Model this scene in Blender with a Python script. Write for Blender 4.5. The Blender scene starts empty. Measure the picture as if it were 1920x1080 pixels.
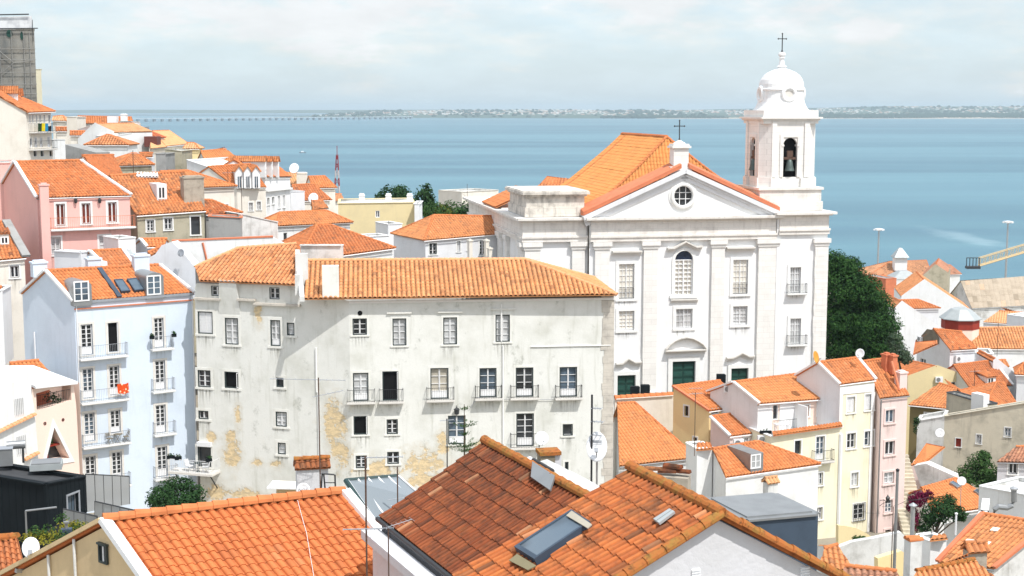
import bpy, math, random
from mathutils import Vector as V, noise as MN
random.seed(7)
RND = random.Random(11)
Z = V((0, 0, 1))
FPX = 2666.667
TH = math.atan(335 / FPX)
CAM = V((0, 0, 60))
scene = bpy.context.scene
COL = scene.collection

# ------------------------------------------------------------------ camera rays used to lay out plan positions
def ray(px, py):
    u = (px - 960) / FPX; v = (540 - py) / FPX
    return V((u, math.cos(TH) + v * math.sin(TH), -math.sin(TH) + v * math.cos(TH)))
def P(px, py, D):
    r = ray(px, py); return CAM + r * (D / r.y)
def PZ(px, py, z):
    r = ray(px, py); return CAM + r * ((z - CAM.z) / r.z)
def hit(px, py, pt, n):
    r = ray(px, py); return CAM + r * ((pt - CAM).dot(n) / r.dot(n))

class Frame:                       # a vertical wall plane: e runs along it, n points out of it
    def __init__(s, a, b):
        s.o = V((a.x, a.y, 0)); d = V((b.x - a.x, b.y - a.y, 0)); s.L = d.length
        s.e = d.normalized(); s.n = s.e.cross(Z)
    def pt(s, u, d, z): return s.o + s.e * u + s.n * d + Z * z
    def sz(s, px, py, d=0):
        p = hit(px, py, s.o + s.n * d, s.n); return ((p - s.o).dot(s.e), p.z)
    def rect(s, x0, y0, x1, y1, d=0):
        xm, ym = (x0 + x1) / 2, (y0 + y1) / 2
        return s.sz(x0, ym, d)[0], s.sz(x1, ym, d)[0], s.sz(xm, y1, d)[1], s.sz(xm, y0, d)[1]
def vframe(xa, Da, xb, Db, y=540): return Frame(P(xa, y, Da), P(xb, y, Db))

# ------------------------------------------------------------------ mesh builder
class MB:
    def __init__(s): s.v = []; s.f = []; s.uv = []; s.has = False
    def poly(s, pts, uv=None):
        i = len(s.v); s.v += [tuple(p) for p in pts]; s.f.append(tuple(range(i, i + len(pts)))); s.uv.append(uv)
        if uv: s.has = True
    def face(s, idx, uv=None):
        s.f.append(tuple(idx)); s.uv.append(uv)
        if uv: s.has = True
    def box8(s, p):                # p: 4 bottom, 4 top
        i = len(s.v); s.v += [tuple(q) for q in p]
        for q in ((3, 2, 1, 0), (4, 5, 6, 7), (0, 1, 5, 4), (1, 2, 6, 5), (2, 3, 7, 6), (3, 0, 4, 7)):
            s.f.append(tuple(i + k for k in q)); s.uv.append(None)
    def bx(s, F, s0, s1, d0, d1, z0, z1):
        s.box8([F.pt(s0, d0, z0), F.pt(s1, d0, z0), F.pt(s1, d1, z0), F.pt(s0, d1, z0),
                F.pt(s0, d0, z1), F.pt(s1, d0, z1), F.pt(s1, d1, z1), F.pt(s0, d1, z1)])
    def ob(s, c, ax, ay, az):      # oriented box: half axes
        s.box8([c - ax - ay - az, c + ax - ay - az, c + ax + ay - az, c - ax + ay - az,
                c - ax - ay + az, c + ax - ay + az, c + ax + ay + az, c - ax + ay + az])
    def cube(s, c, hx, hy, hz, rz=0):
        a = V((math.cos(rz), math.sin(rz), 0)); b = V((-math.sin(rz), math.cos(rz), 0))
        s.ob(c, a * hx, b * hy, Z * hz)
    def prism(s, pts, off):        # polygon extruded by vector off
        n = len(pts); i = len(s.v)
        s.v += [tuple(p) for p in pts] + [tuple(p + off) for p in pts]
        s.face(range(i, i + n)); s.face(range(i + 2 * n - 1, i + n - 1, -1))
        for k in range(n):
            j = (k + 1) % n; s.face((i + k, i + k + n, i + j + n, i + j))
    def tube(s, pts, r, seg=6, r2=None, cap=True):
        pts = [V(p) for p in pts]; n = len(pts); i0 = len(s.v)
        for k, p in enumerate(pts):
            t = (pts[min(k + 1, n - 1)] - pts[max(k - 1, 0)]).normalized()
            h = Z if abs(t.z) < .9 else V((1, 0, 0))
            a = t.cross(h).normalized(); b = t.cross(a)
            rr = r if r2 is None else r + (r2 - r) * k / (n - 1)
            for q in range(seg):
                w = 2 * math.pi * q / seg
                s.v.append(tuple(p + (a * math.cos(w) + b * math.sin(w)) * rr))
        for k in range(n - 1):
            for q in range(seg):
                a = i0 + k * seg + q; b = i0 + k * seg + (q + 1) % seg
                s.face((a, b, b + seg, a + seg))
        if cap:
            s.face(range(i0 + seg - 1, i0 - 1, -1)); s.face(range(i0 + (n - 1) * seg, i0 + n * seg))
    def lathe(s, c, prof, seg=16, ex=2.0, rot=0.0, axes=None):   # prof: (radius, height); ex>2 squares the section
        X, Y, W = axes or (V((1, 0, 0)), V((0, 1, 0)), Z)
        i0 = len(s.v)
        for r, h in prof:
            for q in range(seg):
                w = 2 * math.pi * q / seg + rot
                cx, sy = math.cos(w - rot), math.sin(w - rot)
                m = (abs(cx) ** ex + abs(sy) ** ex) ** (-1 / ex)
                s.v.append(tuple(c + X * (math.cos(w) * r * m) + Y * (math.sin(w) * r * m) + W * h))
        for k in range(len(prof) - 1):
            for q in range(seg):
                a = i0 + k * seg + q; b = i0 + k * seg + (q + 1) % seg
                s.face((a, b, b + seg, a + seg))
        s.face(range(i0 + seg - 1, i0 - 1, -1))
        k = len(prof) - 1; s.face(range(i0 + k * seg, i0 + k * seg + seg))

ROOT = {}
def thing(name, label, cat, loc, group=None):
    o = bpy.data.objects.new(name, None); COL.objects.link(o); o.location = loc
    o.empty_display_size = .3
    o['label'] = label; o['category'] = cat
    if group: o['group'] = group
    ROOT[o.name] = V(loc); return o
def build(name, mb, mat, parent=None, loc=None, smooth=False, label=None):
    L = ROOT[parent.name] if parent is not None else (V(loc) if loc is not None else V((0, 0, 0)))
    me = bpy.data.meshes.new(name)
    me.from_pydata([(x - L.x, y - L.y, z - L.z) for x, y, z in mb.v], [], mb.f)
    if mb.has:
        uv = me.uv_layers.new(name='UVMap'); data = []
        for f, u in zip(mb.f, mb.uv):
            if u is None: data += [0.0, 0.0] * len(f)
            else:
                for a, b in u: data += [a, b]
        uv.data.foreach_set('uv', data)
    me.materials.append(mat)
    if smooth: me.polygons.foreach_set('use_smooth', [True] * len(me.polygons))
    o = bpy.data.objects.new(name, me); COL.objects.link(o)
    if parent is not None: o.parent = parent
    else: o.location = L
    ROOT[o.name] = L
    if label: o['label'] = label
    return o
def single(name, label, cat, mb, mat, loc, group=None, smooth=False):
    o = build(name, mb, mat, None, loc, smooth); o['label'] = label; o['category'] = cat
    if group: o['group'] = group
    return o
def setting(name, mb, mat, kind='structure', smooth=False):
    o = build(name, mb, mat, None, None, smooth); o['kind'] = kind; return o
def copy_tree(o, loc, rz=0, label=None, parent=None):
    c = o.copy(); COL.objects.link(c); c.parent = parent
    if parent is None:
        c.location = loc; c.rotation_euler = (0, 0, rz)
        if label: c['label'] = label
    for ch in list(o.children): copy_tree(ch, None, parent=c)
    return c

# ------------------------------------------------------------------ materials
class NT:
    def __init__(s, name):
        s.m = bpy.data.materials.new(name); s.m.use_nodes = True
        s.t = s.m.node_tree; s.b = s.t.nodes['Principled BSDF']
    def n(s, typ, **kw):
        x = s.t.nodes.new('ShaderNode' + typ)
        for k, v in kw.items():
            if k in x.inputs.keys() if isinstance(k, str) else False: pass
            setattr(x, k, v)
        return x
    def l(s, a, b): s.t.links.new(a, b)
    def pos(s, sc=(1, 1, 1), loc=(0, 0, 0)):
        g = s.n('NewGeometry'); m = s.n('Mapping'); m.inputs['Scale'].default_value = sc; m.inputs['Location'].default_value = loc
        s.l(g.outputs['Position'], m.inputs['Vector']); return m.outputs[0]
    def noise(s, vec, scale, detail=4, rough=.55):
        x = s.n('TexNoise'); x.inputs['Scale'].default_value = scale; x.inputs['Detail'].default_value = detail
        x.inputs['Roughness'].default_value = rough
        if vec is not None: s.l(vec, x.inputs['Vector'])
        return x.outputs[0]
    def ramp(s, fac, lo, hi, a=0, b=1):
        x = s.n('MapRange'); x.interpolation_type = 'SMOOTHSTEP'
        for k, v in ((1, lo), (2, hi), (3, a), (4, b)): x.inputs[k].default_value = v
        s.l(fac, x.inputs[0]); return x.outputs[0]
    def math(s, op, a, b=None):
        x = s.n('Math'); x.operation = op
        for i, q in enumerate((a, b)):
            if q is None: continue
            if isinstance(q, (int, float)): x.inputs[i].default_value = q
            else: s.l(q, x.inputs[i])
        return x.outputs[0]
    def mix(s, fac, a, b, mode='MIX'):
        x = s.n('MixRGB'); x.blend_type = mode
        for i, q in zip((0, 1, 2), (fac, a, b)):
            if isinstance(q, (int, float)): x.inputs[i].default_value = q
            elif isinstance(q, tuple): x.inputs[i].default_value = (*q[:3], 1)
            else: s.l(q, x.inputs[i])
        return x.outputs[0]
    def bump(s, h, strength=.3, dist=.05):
        x = s.n('Bump'); x.inputs['Strength'].default_value = strength; x.inputs['Distance'].default_value = dist
        s.l(h, x.inputs['Height']); s.l(x.outputs[0], s.b.inputs['Normal'])
    def fin(s, col, rough=.85, spec=.3, metal=0):
        if isinstance(col, tuple): s.b.inputs['Base Color'].default_value = (*col[:3], 1)
        else: s.l(col, s.b.inputs['Base Color'])
        s.b.inputs['Roughness'].default_value = rough
        s.b.inputs['Specular IOR Level'].default_value = spec
        s.b.inputs['Metallic'].default_value = metal
        return s.m

def plaster(name, col, dcol=None, dirt=.35, streak=.35, scale=.5, bump=.25, patches=None, pcol=(.50, .33, .13), blocks=None, rough=.88):
    t = NT(name)
    dcol = dcol or tuple(c * .62 for c in col)
    a = t.noise(t.pos(), scale, 8, .62)
    b = t.noise(t.pos((2.2, 2.2, .22)), 1.0, 5, .6)
    c = t.noise(t.pos(), 9, 3)
    k = t.math('MULTIPLY', t.ramp(a, .42, .78), dirt)
    q = t.mix(k, col, dcol)
    q = t.mix(t.math('MULTIPLY', t.ramp(b, .52, .82), streak), q, dcol)
    q = t.mix(t.math('MULTIPLY', t.ramp(c, .35, .75), .16), q, tuple(min(1, x * .8) for x in col))
    h = t.math('ADD', t.math('MULTIPLY', c, .3), a)
    if blocks:                     # ashlar joints
        g = t.n('NewGeometry'); br = t.n('TexBrick')
        cb = t.n('CombineXYZ'); sp = t.n('SeparateXYZ'); t.l(g.outputs['Position'], sp.inputs[0])
        t.l(t.math('ADD', sp.outputs[0], sp.outputs[1]), cb.inputs[0]); t.l(sp.outputs[2], cb.inputs[1])
        t.l(cb.outputs[0], br.inputs['Vector'])
        br.inputs['Scale'].default_value = 1; br.inputs['Brick Width'].default_value = blocks[0]
        br.inputs['Row Height'].default_value = blocks[1]; br.inputs['Mortar Size'].default_value = .018
        br.inputs['Mortar Smooth'].default_value = .3
        for i, v in (('Color1', .93), ('Color2', 1.0), ('Mortar', .82)): br.inputs[i].default_value = (v, v * .99, v * .97, 1)
        q = t.mix(1.0, q, br.outputs['Color'], 'MULTIPLY')
    if patches:
        n1 = t.noise(t.pos(), 1.1, 6, .65); n2 = t.noise(t.pos((1, 1, 1.8)), 2.6, 5, .65)
        tot = None
        for (cx, cy, cz, rx, rz) in patches:
            m = t.pos((1 / rx, 1 / rx * .3, 1 / rz), (-cx / rx, -cy / rx * .3, -cz / rz))
            ln = t.n('VectorMath'); ln.operation = 'LENGTH'; t.l(m, ln.inputs[0])
            v = t.math('SUBTRACT', 1.0, ln.outputs['Value'])
            tot = v if tot is None else t.math('MAXIMUM', tot, v)
        n3 = t.noise(t.pos(), 5.5, 5, .7)
        e = t.math('ADD', tot, t.math('ADD', t.math('MULTIPLY', t.math('SUBTRACT', n1, .54), 3.0), t.math('MULTIPLY', t.math('SUBTRACT', n3, .5), 1.0)))
        fm = t.math('MULTIPLY', t.ramp(e, .05, .35), t.ramp(n2, .15, .5, .35, .92))
        oc = t.mix(t.ramp(n2, .3, .7), tuple(c * .8 for c in pcol), tuple(min(1, c * 1.3) for c in pcol))
        q = t.mix(t.math('MULTIPLY', t.ramp(e, -.7, .1), .35), q, (.56, .50, .38))
        q = t.mix(fm, q, oc)
        mo = t.noise(t.pos((1, 1, .8), (5, 1, 3)), .8, 9, .72); q = t.mix(t.math('MULTIPLY', t.math('MULTIPLY', t.ramp(mo, .56, .72), .6), t.math('SUBTRACT', 1.0, fm)), q, (.27, .28, .23))
        h = t.math('SUBTRACT', h, t.math('MULTIPLY', fm, t.math('ADD', .6, t.math('MULTIPLY', n2, 1.2))))
    t.bump(h, bump, .06)
    return t.fin(q, rough, .25)

def flat(name, col, rough=.6, spec=.4, metal=0, var=.25, scale=3, bump=0):
    t = NT(name)
    a = t.noise(t.pos(), scale, 5)
    q = t.mix(t.math('MULTIPLY', t.ramp(a, .35, .7), var), col, tuple(c * .6 for c in col))
    if bump: t.bump(a, bump, .03)
    return t.fin(q, rough, spec, metal)

def tilemat(name, c1, c2, dark=(.09, .055, .04), age=.3, lichen=0.0, streak=0.0, channel=.35, rough=.8):
    t = NT(name)
    uv = t.n('UVMap'); fl = t.n('VectorMath'); fl.operation = 'FLOOR'
    t.l(uv.outputs[0], fl.inputs[0])
    wn = t.n('TexWhiteNoise'); wn.noise_dimensions = '3D'; t.l(fl.outputs[0], wn.inputs['Vector'])
    q = t.mix(wn.outputs['Value'], c1, c2)
    oi = t.n('ObjectInfo'); orn = oi.outputs['Random']     # every roof has its own age
    q = t.mix(t.math('MULTIPLY', t.ramp(orn, .45, 1.0), .38), q, (.72, .36, .145)); q = t.mix(t.math('MULTIPLY', t.ramp(orn, .5, 0), .30), q, (.36, .12, .05))
    a = t.noise(t.pos(), .45, 8, .7); b = t.noise(t.pos(), 5, 5, .65)
    wc = t.math('MULTIPLY', t.ramp(wn.outputs['Value'], .72, .95), .5)
    ag = t.math('MULTIPLY', t.ramp(t.math('ADD', t.math('MULTIPLY', a, .6), t.math('MULTIPLY', b, .5)), .46, .76), min(1, age * 1.25))
    q = t.mix(ag, q, dark)
    q = t.mix(t.math('MULTIPLY', wc, age), q, dark)
    sc_ = t.n('SeparateXYZ'); t.l(wn.outputs['Color'], sc_.inputs[0])        # odd replacement tiles
    q = t.mix(t.math('MULTIPLY', t.ramp(sc_.outputs[1], .955, .97), min(.42, age * .6)), q, (.70, .38, .20)); q = t.mix(t.math('MULTIPLY', t.ramp(sc_.outputs[2], .94, .96), min(.55, age * .9)), q, dark)
    if channel:                    # sunk channels painted darker, their shade put into the tile colour
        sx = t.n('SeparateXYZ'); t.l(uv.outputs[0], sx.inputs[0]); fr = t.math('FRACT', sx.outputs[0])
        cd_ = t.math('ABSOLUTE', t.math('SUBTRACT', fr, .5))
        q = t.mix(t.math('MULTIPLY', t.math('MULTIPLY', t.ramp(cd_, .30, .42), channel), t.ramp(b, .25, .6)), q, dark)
    if streak:                     # sooty streaks running down each tile
        mp = t.n('Mapping'); mp.inputs['Scale'].default_value = (2.4, .35, 1); t.l(uv.outputs[0], mp.inputs['Vector'])
        sn = t.noise(mp.outputs[0], 1.6, 6, .7)
        q = t.mix(t.math('MULTIPLY', t.ramp(sn, .45, .75), streak), q, dark)
    if lichen:
        c = t.noise(t.pos(), 2.2, 8, .75)
        q = t.mix(t.math('MULTIPLY', t.ramp(c, .56, .7), lichen), q, (.33, .22, .05))
    t.bump(b, .2, .02)
    return t.fin(q, rough, .25)

def leafmat(name, c1, c2, tr=.35):
    t = NT(name); g = t.n('NewGeometry')
    q = t.mix(g.outputs['Random Per Island'], c1, c2)
    n = t.noise(t.pos(), .9, 3); q = t.mix(t.math('MULTIPLY', t.ramp(n, .4, .7), .6), q, tuple(c * .55 for c in c1))
    t.fin(q, .7, .12)
    tl = t.n('BsdfTranslucent'); t.l(q, tl.inputs[0]); mx = t.n('MixShader'); mx.inputs[0].default_value = tr
    out = t.t.nodes['Material Output']
    t.l(t.b.outputs[0], mx.inputs[1]); t.l(tl.outputs[0], mx.inputs[2]); t.l(mx.outputs[0], out.inputs[0])
    return t.m

def glassmat(name, col, rough=.07, var=.6):
    t = NT(name)
    a = t.noise(t.pos(), .7, 2); q = t.mix(t.ramp(a, .4, .65), col, tuple(c * (1 - var) for c in col))
    return t.fin(q, rough, .5)

def stainmat():
    t = NT('rain_stain'); n = t.noise(t.pos((7, 7, .45)), 1.0, 5, .6); uv = t.n('UVMap'); sp = t.n('SeparateXYZ'); t.l(uv.outputs[0], sp.inputs[0])
    sd = t.ramp(t.math('ABSOLUTE', t.math('SUBTRACT', sp.outputs[0], .5)), .3, .5, 1, 0)
    a = t.math('MULTIPLY', t.math('MULTIPLY', t.ramp(n, .42, .68), sd), t.math('MULTIPLY', t.math('POWER', sp.outputs[1], 1.4), .5))
    t.fin((.20, .19, .15), .95, .05); t.l(a, t.b.inputs['Alpha']); return t.m
def lichenclay():
    t = NT('lichen_ridge_clay'); a = t.noise(t.pos(), 3.5, 8, .7); b = t.noise(t.pos((1, 1, 1), (4, 2, 7)), 7, 6, .7)
    q = t.mix(t.ramp(a, .42, .66), (.38, .13, .04), (.30, .165, .045)); q = t.mix(t.math('MULTIPLY', t.ramp(b, .48, .68), .8), q, (.07, .045, .025)); t.bump(b, .5, .03)
    return t.fin(q, .95, .1)
WHITE = (.80, .80, .78)
M = dict(
    white=plaster('white_plaster', (.78, .785, .775), (.50, .48, .43), .45, .6),
    cleanwhite=plaster('clean_white_plaster', (.82, .825, .825), (.58, .565, .53), .32, .45),
    cool=plaster('cool_white_plaster', (.74, .75, .77), (.5, .49, .48), .4, .5),
    cream=plaster('cream_plaster', (.78, .735, .655), (.5, .45, .37), .4, .5),
    yellow=plaster('pale_yellow_plaster', (.84, .79, .60), (.62, .54, .36), .4, .5),
    ochre=plaster('yellow_ochre_plaster', (.85, .67, .36), (.72, .55, .3), .3, .2),
    sand=plaster('sandy_yellow_plaster', (.74, .62, .36), (.55, .47, .3), .4, .35),
    tan=plaster('tan_plaster', (.70, .53, .31), (.42, .32, .2), .5, .55),
    olive=plaster('olive_plaster', (.24, .19, .09), (.16, .13, .07), .3, .2),
    pink=plaster('pink_plaster', (.80, .47, .42), (.62, .37, .33), .38, .45),
    palepink=plaster('pale_pink_plaster', (.78, .62, .58), (.58, .46, .42), .4, .5),
    peach=plaster('peach_plaster', (.86, .67, .57), (.75, .58, .48), .2, .15),
    blue=plaster('pale_blue_plaster', (.645, .725, .82), (.47, .54, .62), .36, .45),
    ruin=plaster('weathered_beige_plaster', (.60, .545, .43), (.27, .25, .2), .75, .6, .7, .5),
    greywall=plaster('grey_cement_plaster', (.33, .33, .32), (.18, .18, .17), .7, .6, .8, .4),
    mossy=plaster('mossy_grey_plaster', (.44, .40, .30), (.2, .2, .14), .8, .5, .9, .5),
    stainwhite=plaster('stained_white_plaster', (.70, .70, .68), (.27, .26, .23), .75, .8, .7, .4),
    gable=plaster('grey_white_plaster', (.60, .60, .62), (.45, .44, .42), .35, .25, .9, .5),
    stone=plaster('pale_limestone', (.82, .81, .79), (.58, .55, .51), .28, .32, .8, .3, blocks=(1.5, .55)),
    ashlar=plaster('stained_limestone_blocks', (.80, .775, .74), (.38, .34, .31), .4, .5, .9, .3, blocks=(1.3, .5)),
    stub=plaster('blackened_limestone_blocks', (.72, .68, .62), (.12, .11, .10), .8, .85, .9, .35, blocks=(1.3, .5)),
    longtrim=plaster('wall_coloured_trim', (.76, .755, .71), (.5, .48, .4), .4, .4, 1.2),
    quoin=plaster('worn_corner_stone', (.62, .58, .52), (.3, .28, .26), .7, .6, 1.2, .4, blocks=(.9, .55)),
    trim=plaster('stone_trim', (.70, .675, .63), (.5, .47, .42), .4, .3, 1.5),
    whitetrim=plaster('white_trim', (.80, .80, .78), (.66, .65, .6), .25, .2, 1.5),
    chimstone=plaster('rubble_stone', (.42, .37, .3), (.2, .17, .14), .8, .4, 2.0, .7),
    frame=flat('white_paint', (.82, .82, .82), .45, .4, 0, .1),
    rim=flat('dark_green_paint', (.035, .05, .05), .5),
    iron=flat('black_iron', (.03, .032, .035), .5),
    greyiron=flat('grey_painted_iron', (.30, .32, .35), .5),
    brownframe=flat('dark_brown_wood', (.14, .04, .03), .6),
    green=flat('dark_green_door', (.008, .045, .036), .5),
    greenl=flat('green_door_panel', (.018, .075, .06), .5),
    glass=glassmat('dark_window_glass', (.045, .05, .055)),
    glassb=glassmat('bluish_window_glass', (.10, .14, .18)),
    curtain=glassmat('curtained_glass', (.52, .48, .40), .15, .35),
    greycurtain=glassmat('pale_curtained_glass', (.55, .56, .56), .15, .3),
    blind=glassmat('cream_blind_glass', (.76, .72, .64), .2, .2),
    dark=flat('dark_interior', (.012, .012, .013), .9, .1),
    zinc=flat('zinc_sheet', (.30, .31, .315), .45, .5, .5, .35, 1.5),
    zincl=flat('pale_zinc_sheet', (.40, .43, .43), .5, .5, .2, .3, 1.5),
    slate=flat('dark_blue_cladding', (.05, .075, .11), .6, .4, 0, .5, 1.2),
    black=flat('black_cladding', (.008, .012, .015), .75, .15, 0, .4, 1),
    asphalt=flat('dark_roof_felt', (.06, .062, .066), .95, .2, 0, .4, 3),
    metal=flat('galvanised_steel', (.5, .51, .52), .4, .5, .7, .3),
    rustmetal=flat('rusty_steel', (.13, .08, .06), .7, .3, .3, .5, 8),
    plastic=flat('white_plastic', (.78, .79, .80), .4, .5, 0, .1),
    dish=flat('white_dish_paint', (.84, .85, .86), .4, .4, 0, .25, 2),
    orangedish=flat('orange_dish_paint', (.70, .30, .04), .5),
    terracotta=flat('plain_terracotta_paint', (.62, .20, .10), .8, .3, 0, .35, 1.5),
    redwood=flat('dark_red_boards', (.30, .035, .02), .7, .3, 0, .4, 2),
    wood=flat('grey_weathered_boards', (.23, .20, .15), .85, .2, 0, .6, 2),
    yellowpaint=flat('crane_beige_yellow_paint', (.66, .50, .27), .6),
    fibre=flat('old_fibre_cement', (.52, .44, .33), .95, .1, 0, .45, 1.2, .3),
    bronze=flat('green_bronze', (.10, .13, .12), .5, .5, .6, .5, 4),
    mastred=flat('mast_red', (.26, .035, .045), .7), mastgrey=flat('mast_greyish_white', (.5, .47, .46), .7), whitepaint=flat('mast_white', (.8, .8, .8), .6),
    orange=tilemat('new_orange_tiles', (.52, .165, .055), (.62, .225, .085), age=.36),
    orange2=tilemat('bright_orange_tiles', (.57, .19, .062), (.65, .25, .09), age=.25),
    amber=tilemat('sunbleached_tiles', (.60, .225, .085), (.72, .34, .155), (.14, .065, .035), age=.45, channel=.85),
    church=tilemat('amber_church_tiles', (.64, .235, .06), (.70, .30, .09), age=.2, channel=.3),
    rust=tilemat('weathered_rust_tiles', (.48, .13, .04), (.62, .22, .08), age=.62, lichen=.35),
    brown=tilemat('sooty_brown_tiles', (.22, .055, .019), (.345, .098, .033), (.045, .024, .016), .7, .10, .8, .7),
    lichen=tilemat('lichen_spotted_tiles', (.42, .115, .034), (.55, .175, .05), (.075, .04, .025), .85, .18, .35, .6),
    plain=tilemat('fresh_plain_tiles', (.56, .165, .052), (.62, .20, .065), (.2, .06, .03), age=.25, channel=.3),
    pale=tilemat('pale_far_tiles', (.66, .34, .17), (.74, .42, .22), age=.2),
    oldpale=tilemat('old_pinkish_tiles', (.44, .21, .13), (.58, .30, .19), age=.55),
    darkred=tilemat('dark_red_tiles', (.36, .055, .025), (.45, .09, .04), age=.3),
    ridge=flat('ridge_tile_clay', (.58, .20, .075), .85, .2, 0, .55, 2.5),
    ridgelichen=lichenclay(),
    ridgepale=flat('pale_ridge_clay', (.72, .36, .18), .85, .2, 0, .45, 2.5),
    pine=leafmat('pine_needles', (.010, .046, .012), (.065, .15, .035), .25),
    leaf=leafmat('broad_leaves', (.030, .085, .022), (.09, .17, .05), .35),
    leafdark=leafmat('dark_leaves', (.018, .055, .02), (.05, .11, .035), .3),
    leafgrey=leafmat('greyish_leaves', (.05, .09, .055), (.12, .16, .09), .3),
    leafyel=leafmat('yellow_green_leaves', (.13, .18, .03), (.25, .26, .05), .35),
    bougain=leafmat('bougainvillea_bracts', (.12, .008, .035), (.24, .02, .075), .35),
    sedum=leafmat('sedum_carpet', (.16, .17, .02), (.42, .36, .04), .2),
    stain=stainmat(),
    bark=flat('tree_bark', (.12, .09, .065), .95, .1, 0, .5, 6, .5),
)

# ------------------------------------------------------------------ roofs of real tiles
T_ = lambda pitch=.26, row=.42, amp=.06, step=.028, k=4, prof=1.0: (pitch, row, amp, step, k, prof)
TF = T_(.40, .6, .11, .03, 6)         # far
TM = T_(.30, .42, .085, .022, 6)         # middle distance
def tiles(mb, poly, U, W, tp):
    pw, rl, amp, stp, k, pf = tp
    O = poly[0]; N = U.cross(W).normalized()
    if N.z < 0: N = -N
    uw = U.dot(W); det = 1 - uw * uw
    pts = []
    for p in poly:
        d = p - O; du, dv = d.dot(U), d.dot(W)
        pts.append(((du - uw * dv) / det, (dv - uw * du) / det))
    a0 = min(p[0] for p in pts); a1 = max(p[0] for p in pts)
    b0 = min(p[1] for p in pts); b1 = max(p[1] for p in pts)
    n = max(2, int(math.ceil((a1 - a0) / pw * k)))
    A = [min(a0 + i * pw / k, a1) for i in range(n + 1)]
    def span(a):
        a = min(max(a, a0 + 1e-5), a1 - 1e-5); r = []
        for (x0, y0), (x1, y1) in zip(pts, pts[1:] + pts[:1]):
            if (x0 - a) * (x1 - a) <= 0 and abs(x1 - x0) > 1e-9: r.append(y0 + (y1 - y0) * (a - x0) / (x1 - x0))
        return (min(r), max(r)) if r else (0, 0)
    S = [span(a) for a in A]
    def prof(t):                   # half-round cover tile with a sunk channel beside it
        d = abs(t % 1 - .5) / .36
        return amp * math.sqrt(max(0, 1 - d * d)) if d < 1 else -amp * .12
    Hh = [prof((a - a0) / pw) for a in A]
    wob = [0] * (n + 1); cur = 0
    for i in range(n + 1):
        if i % k == 0: cur = RND.uniform(-.02, .02)
        wob[i] = cur
    r0 = int(math.floor(b0 / rl)); r1 = int(math.ceil(b1 / rl)); prev = None
    for r in range(r0, r1):
        bi = []; ti = []; ok = []
        tl = 0
        for i in range(n + 1):
            if i % k == 0: tl = RND.uniform(-.004, .004) + (RND.random() < .05) * RND.uniform(0, .024)
            lo, hi = S[i]
            bl = min(max(r * rl + (wob[i] if r > r0 else 0), lo), hi); bt = min(max((r + 1) * rl + wob[i], lo), hi)
            sag = .035 * MN.noise(V((A[i] * .45, r * rl * .45, O.x))); base = O + U * A[i] + N * sag
            ok.append(bt - bl > 1e-4)
            mb.v.append(tuple(base + W * bl + N * (Hh[i] + stp + tl))); bi.append(len(mb.v) - 1)
            mb.v.append(tuple(base + W * bt + N * Hh[i])); ti.append(len(mb.v) - 1)
        for i in range(n):
            if ok[i] or ok[i + 1]:
                u0 = i // k + (i % k) / k + .01; u1 = u0 + .98 / k
                mb.face((bi[i], bi[i + 1], ti[i + 1], ti[i]), ((u0, r + .02), (u1, r + .02), (u1, r + .98), (u0, r + .98)))
                if prev and pok[i] and pok[i + 1]:
                    mb.face((prev[i], prev[i + 1], bi[i + 1], bi[i]), ((u0, r + .02),) * 4)
        prev = ti; pok = ok
    # underside slab and rim, so that the roof has thickness
    t = .07; bot = [p - N * t for p in poly]; q = ((0.5, 0.5),)
    mb.poly(bot[::-1], q * len(bot))
    for i in range(len(poly)):
        j = (i + 1) % len(poly)
        mb.poly([bot[i], bot[j], poly[j] + N * .012, poly[i] + N * .012], q * 4)
    return N

def caps(mb, p, q, r=.13, L=.42, lift=.03):
    d = q - p; n = max(1, int(d.length / L)); t = d.normalized(); s = t.cross(Z).normalized(); up = s.cross(t)
    for i in range(n):
        a = p + d * (i / n) + up * (lift + RND.uniform(-.008, .008)); b = p + d * ((i + 1.08) / n) + up * (lift - .01)
        i0 = len(mb.v); seg = 6
        for c, rr in ((a, r * 1.12), (b, r * .94)):
            for k in range(seg + 1):
                w = math.pi * (k / seg * 1.1 - .05)
                mb.v.append(tuple(c + s * math.cos(w) * rr + up * math.sin(w) * rr))
        for k in range(seg): mb.face((i0 + k, i0 + k + 1, i0 + seg + 2 + k, i0 + seg + 1 + k))
        mb.face(range(i0, i0 + seg + 1)); mb.face(range(i0 + 2 * seg + 1, i0 + seg, -1))

def strip(mb, p, q, w=.25, h=.12, side=None, lift=0):
    t = (q - p).normalized(); s = side or t.cross(Z).normalized(); up = s.cross(t)
    if up.z < 0: up = -up
    mb.ob((p + q) / 2 + up * (h / 2 + lift), t * ((q - p).length / 2), s * (w / 2), up * (h / 2))

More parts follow.
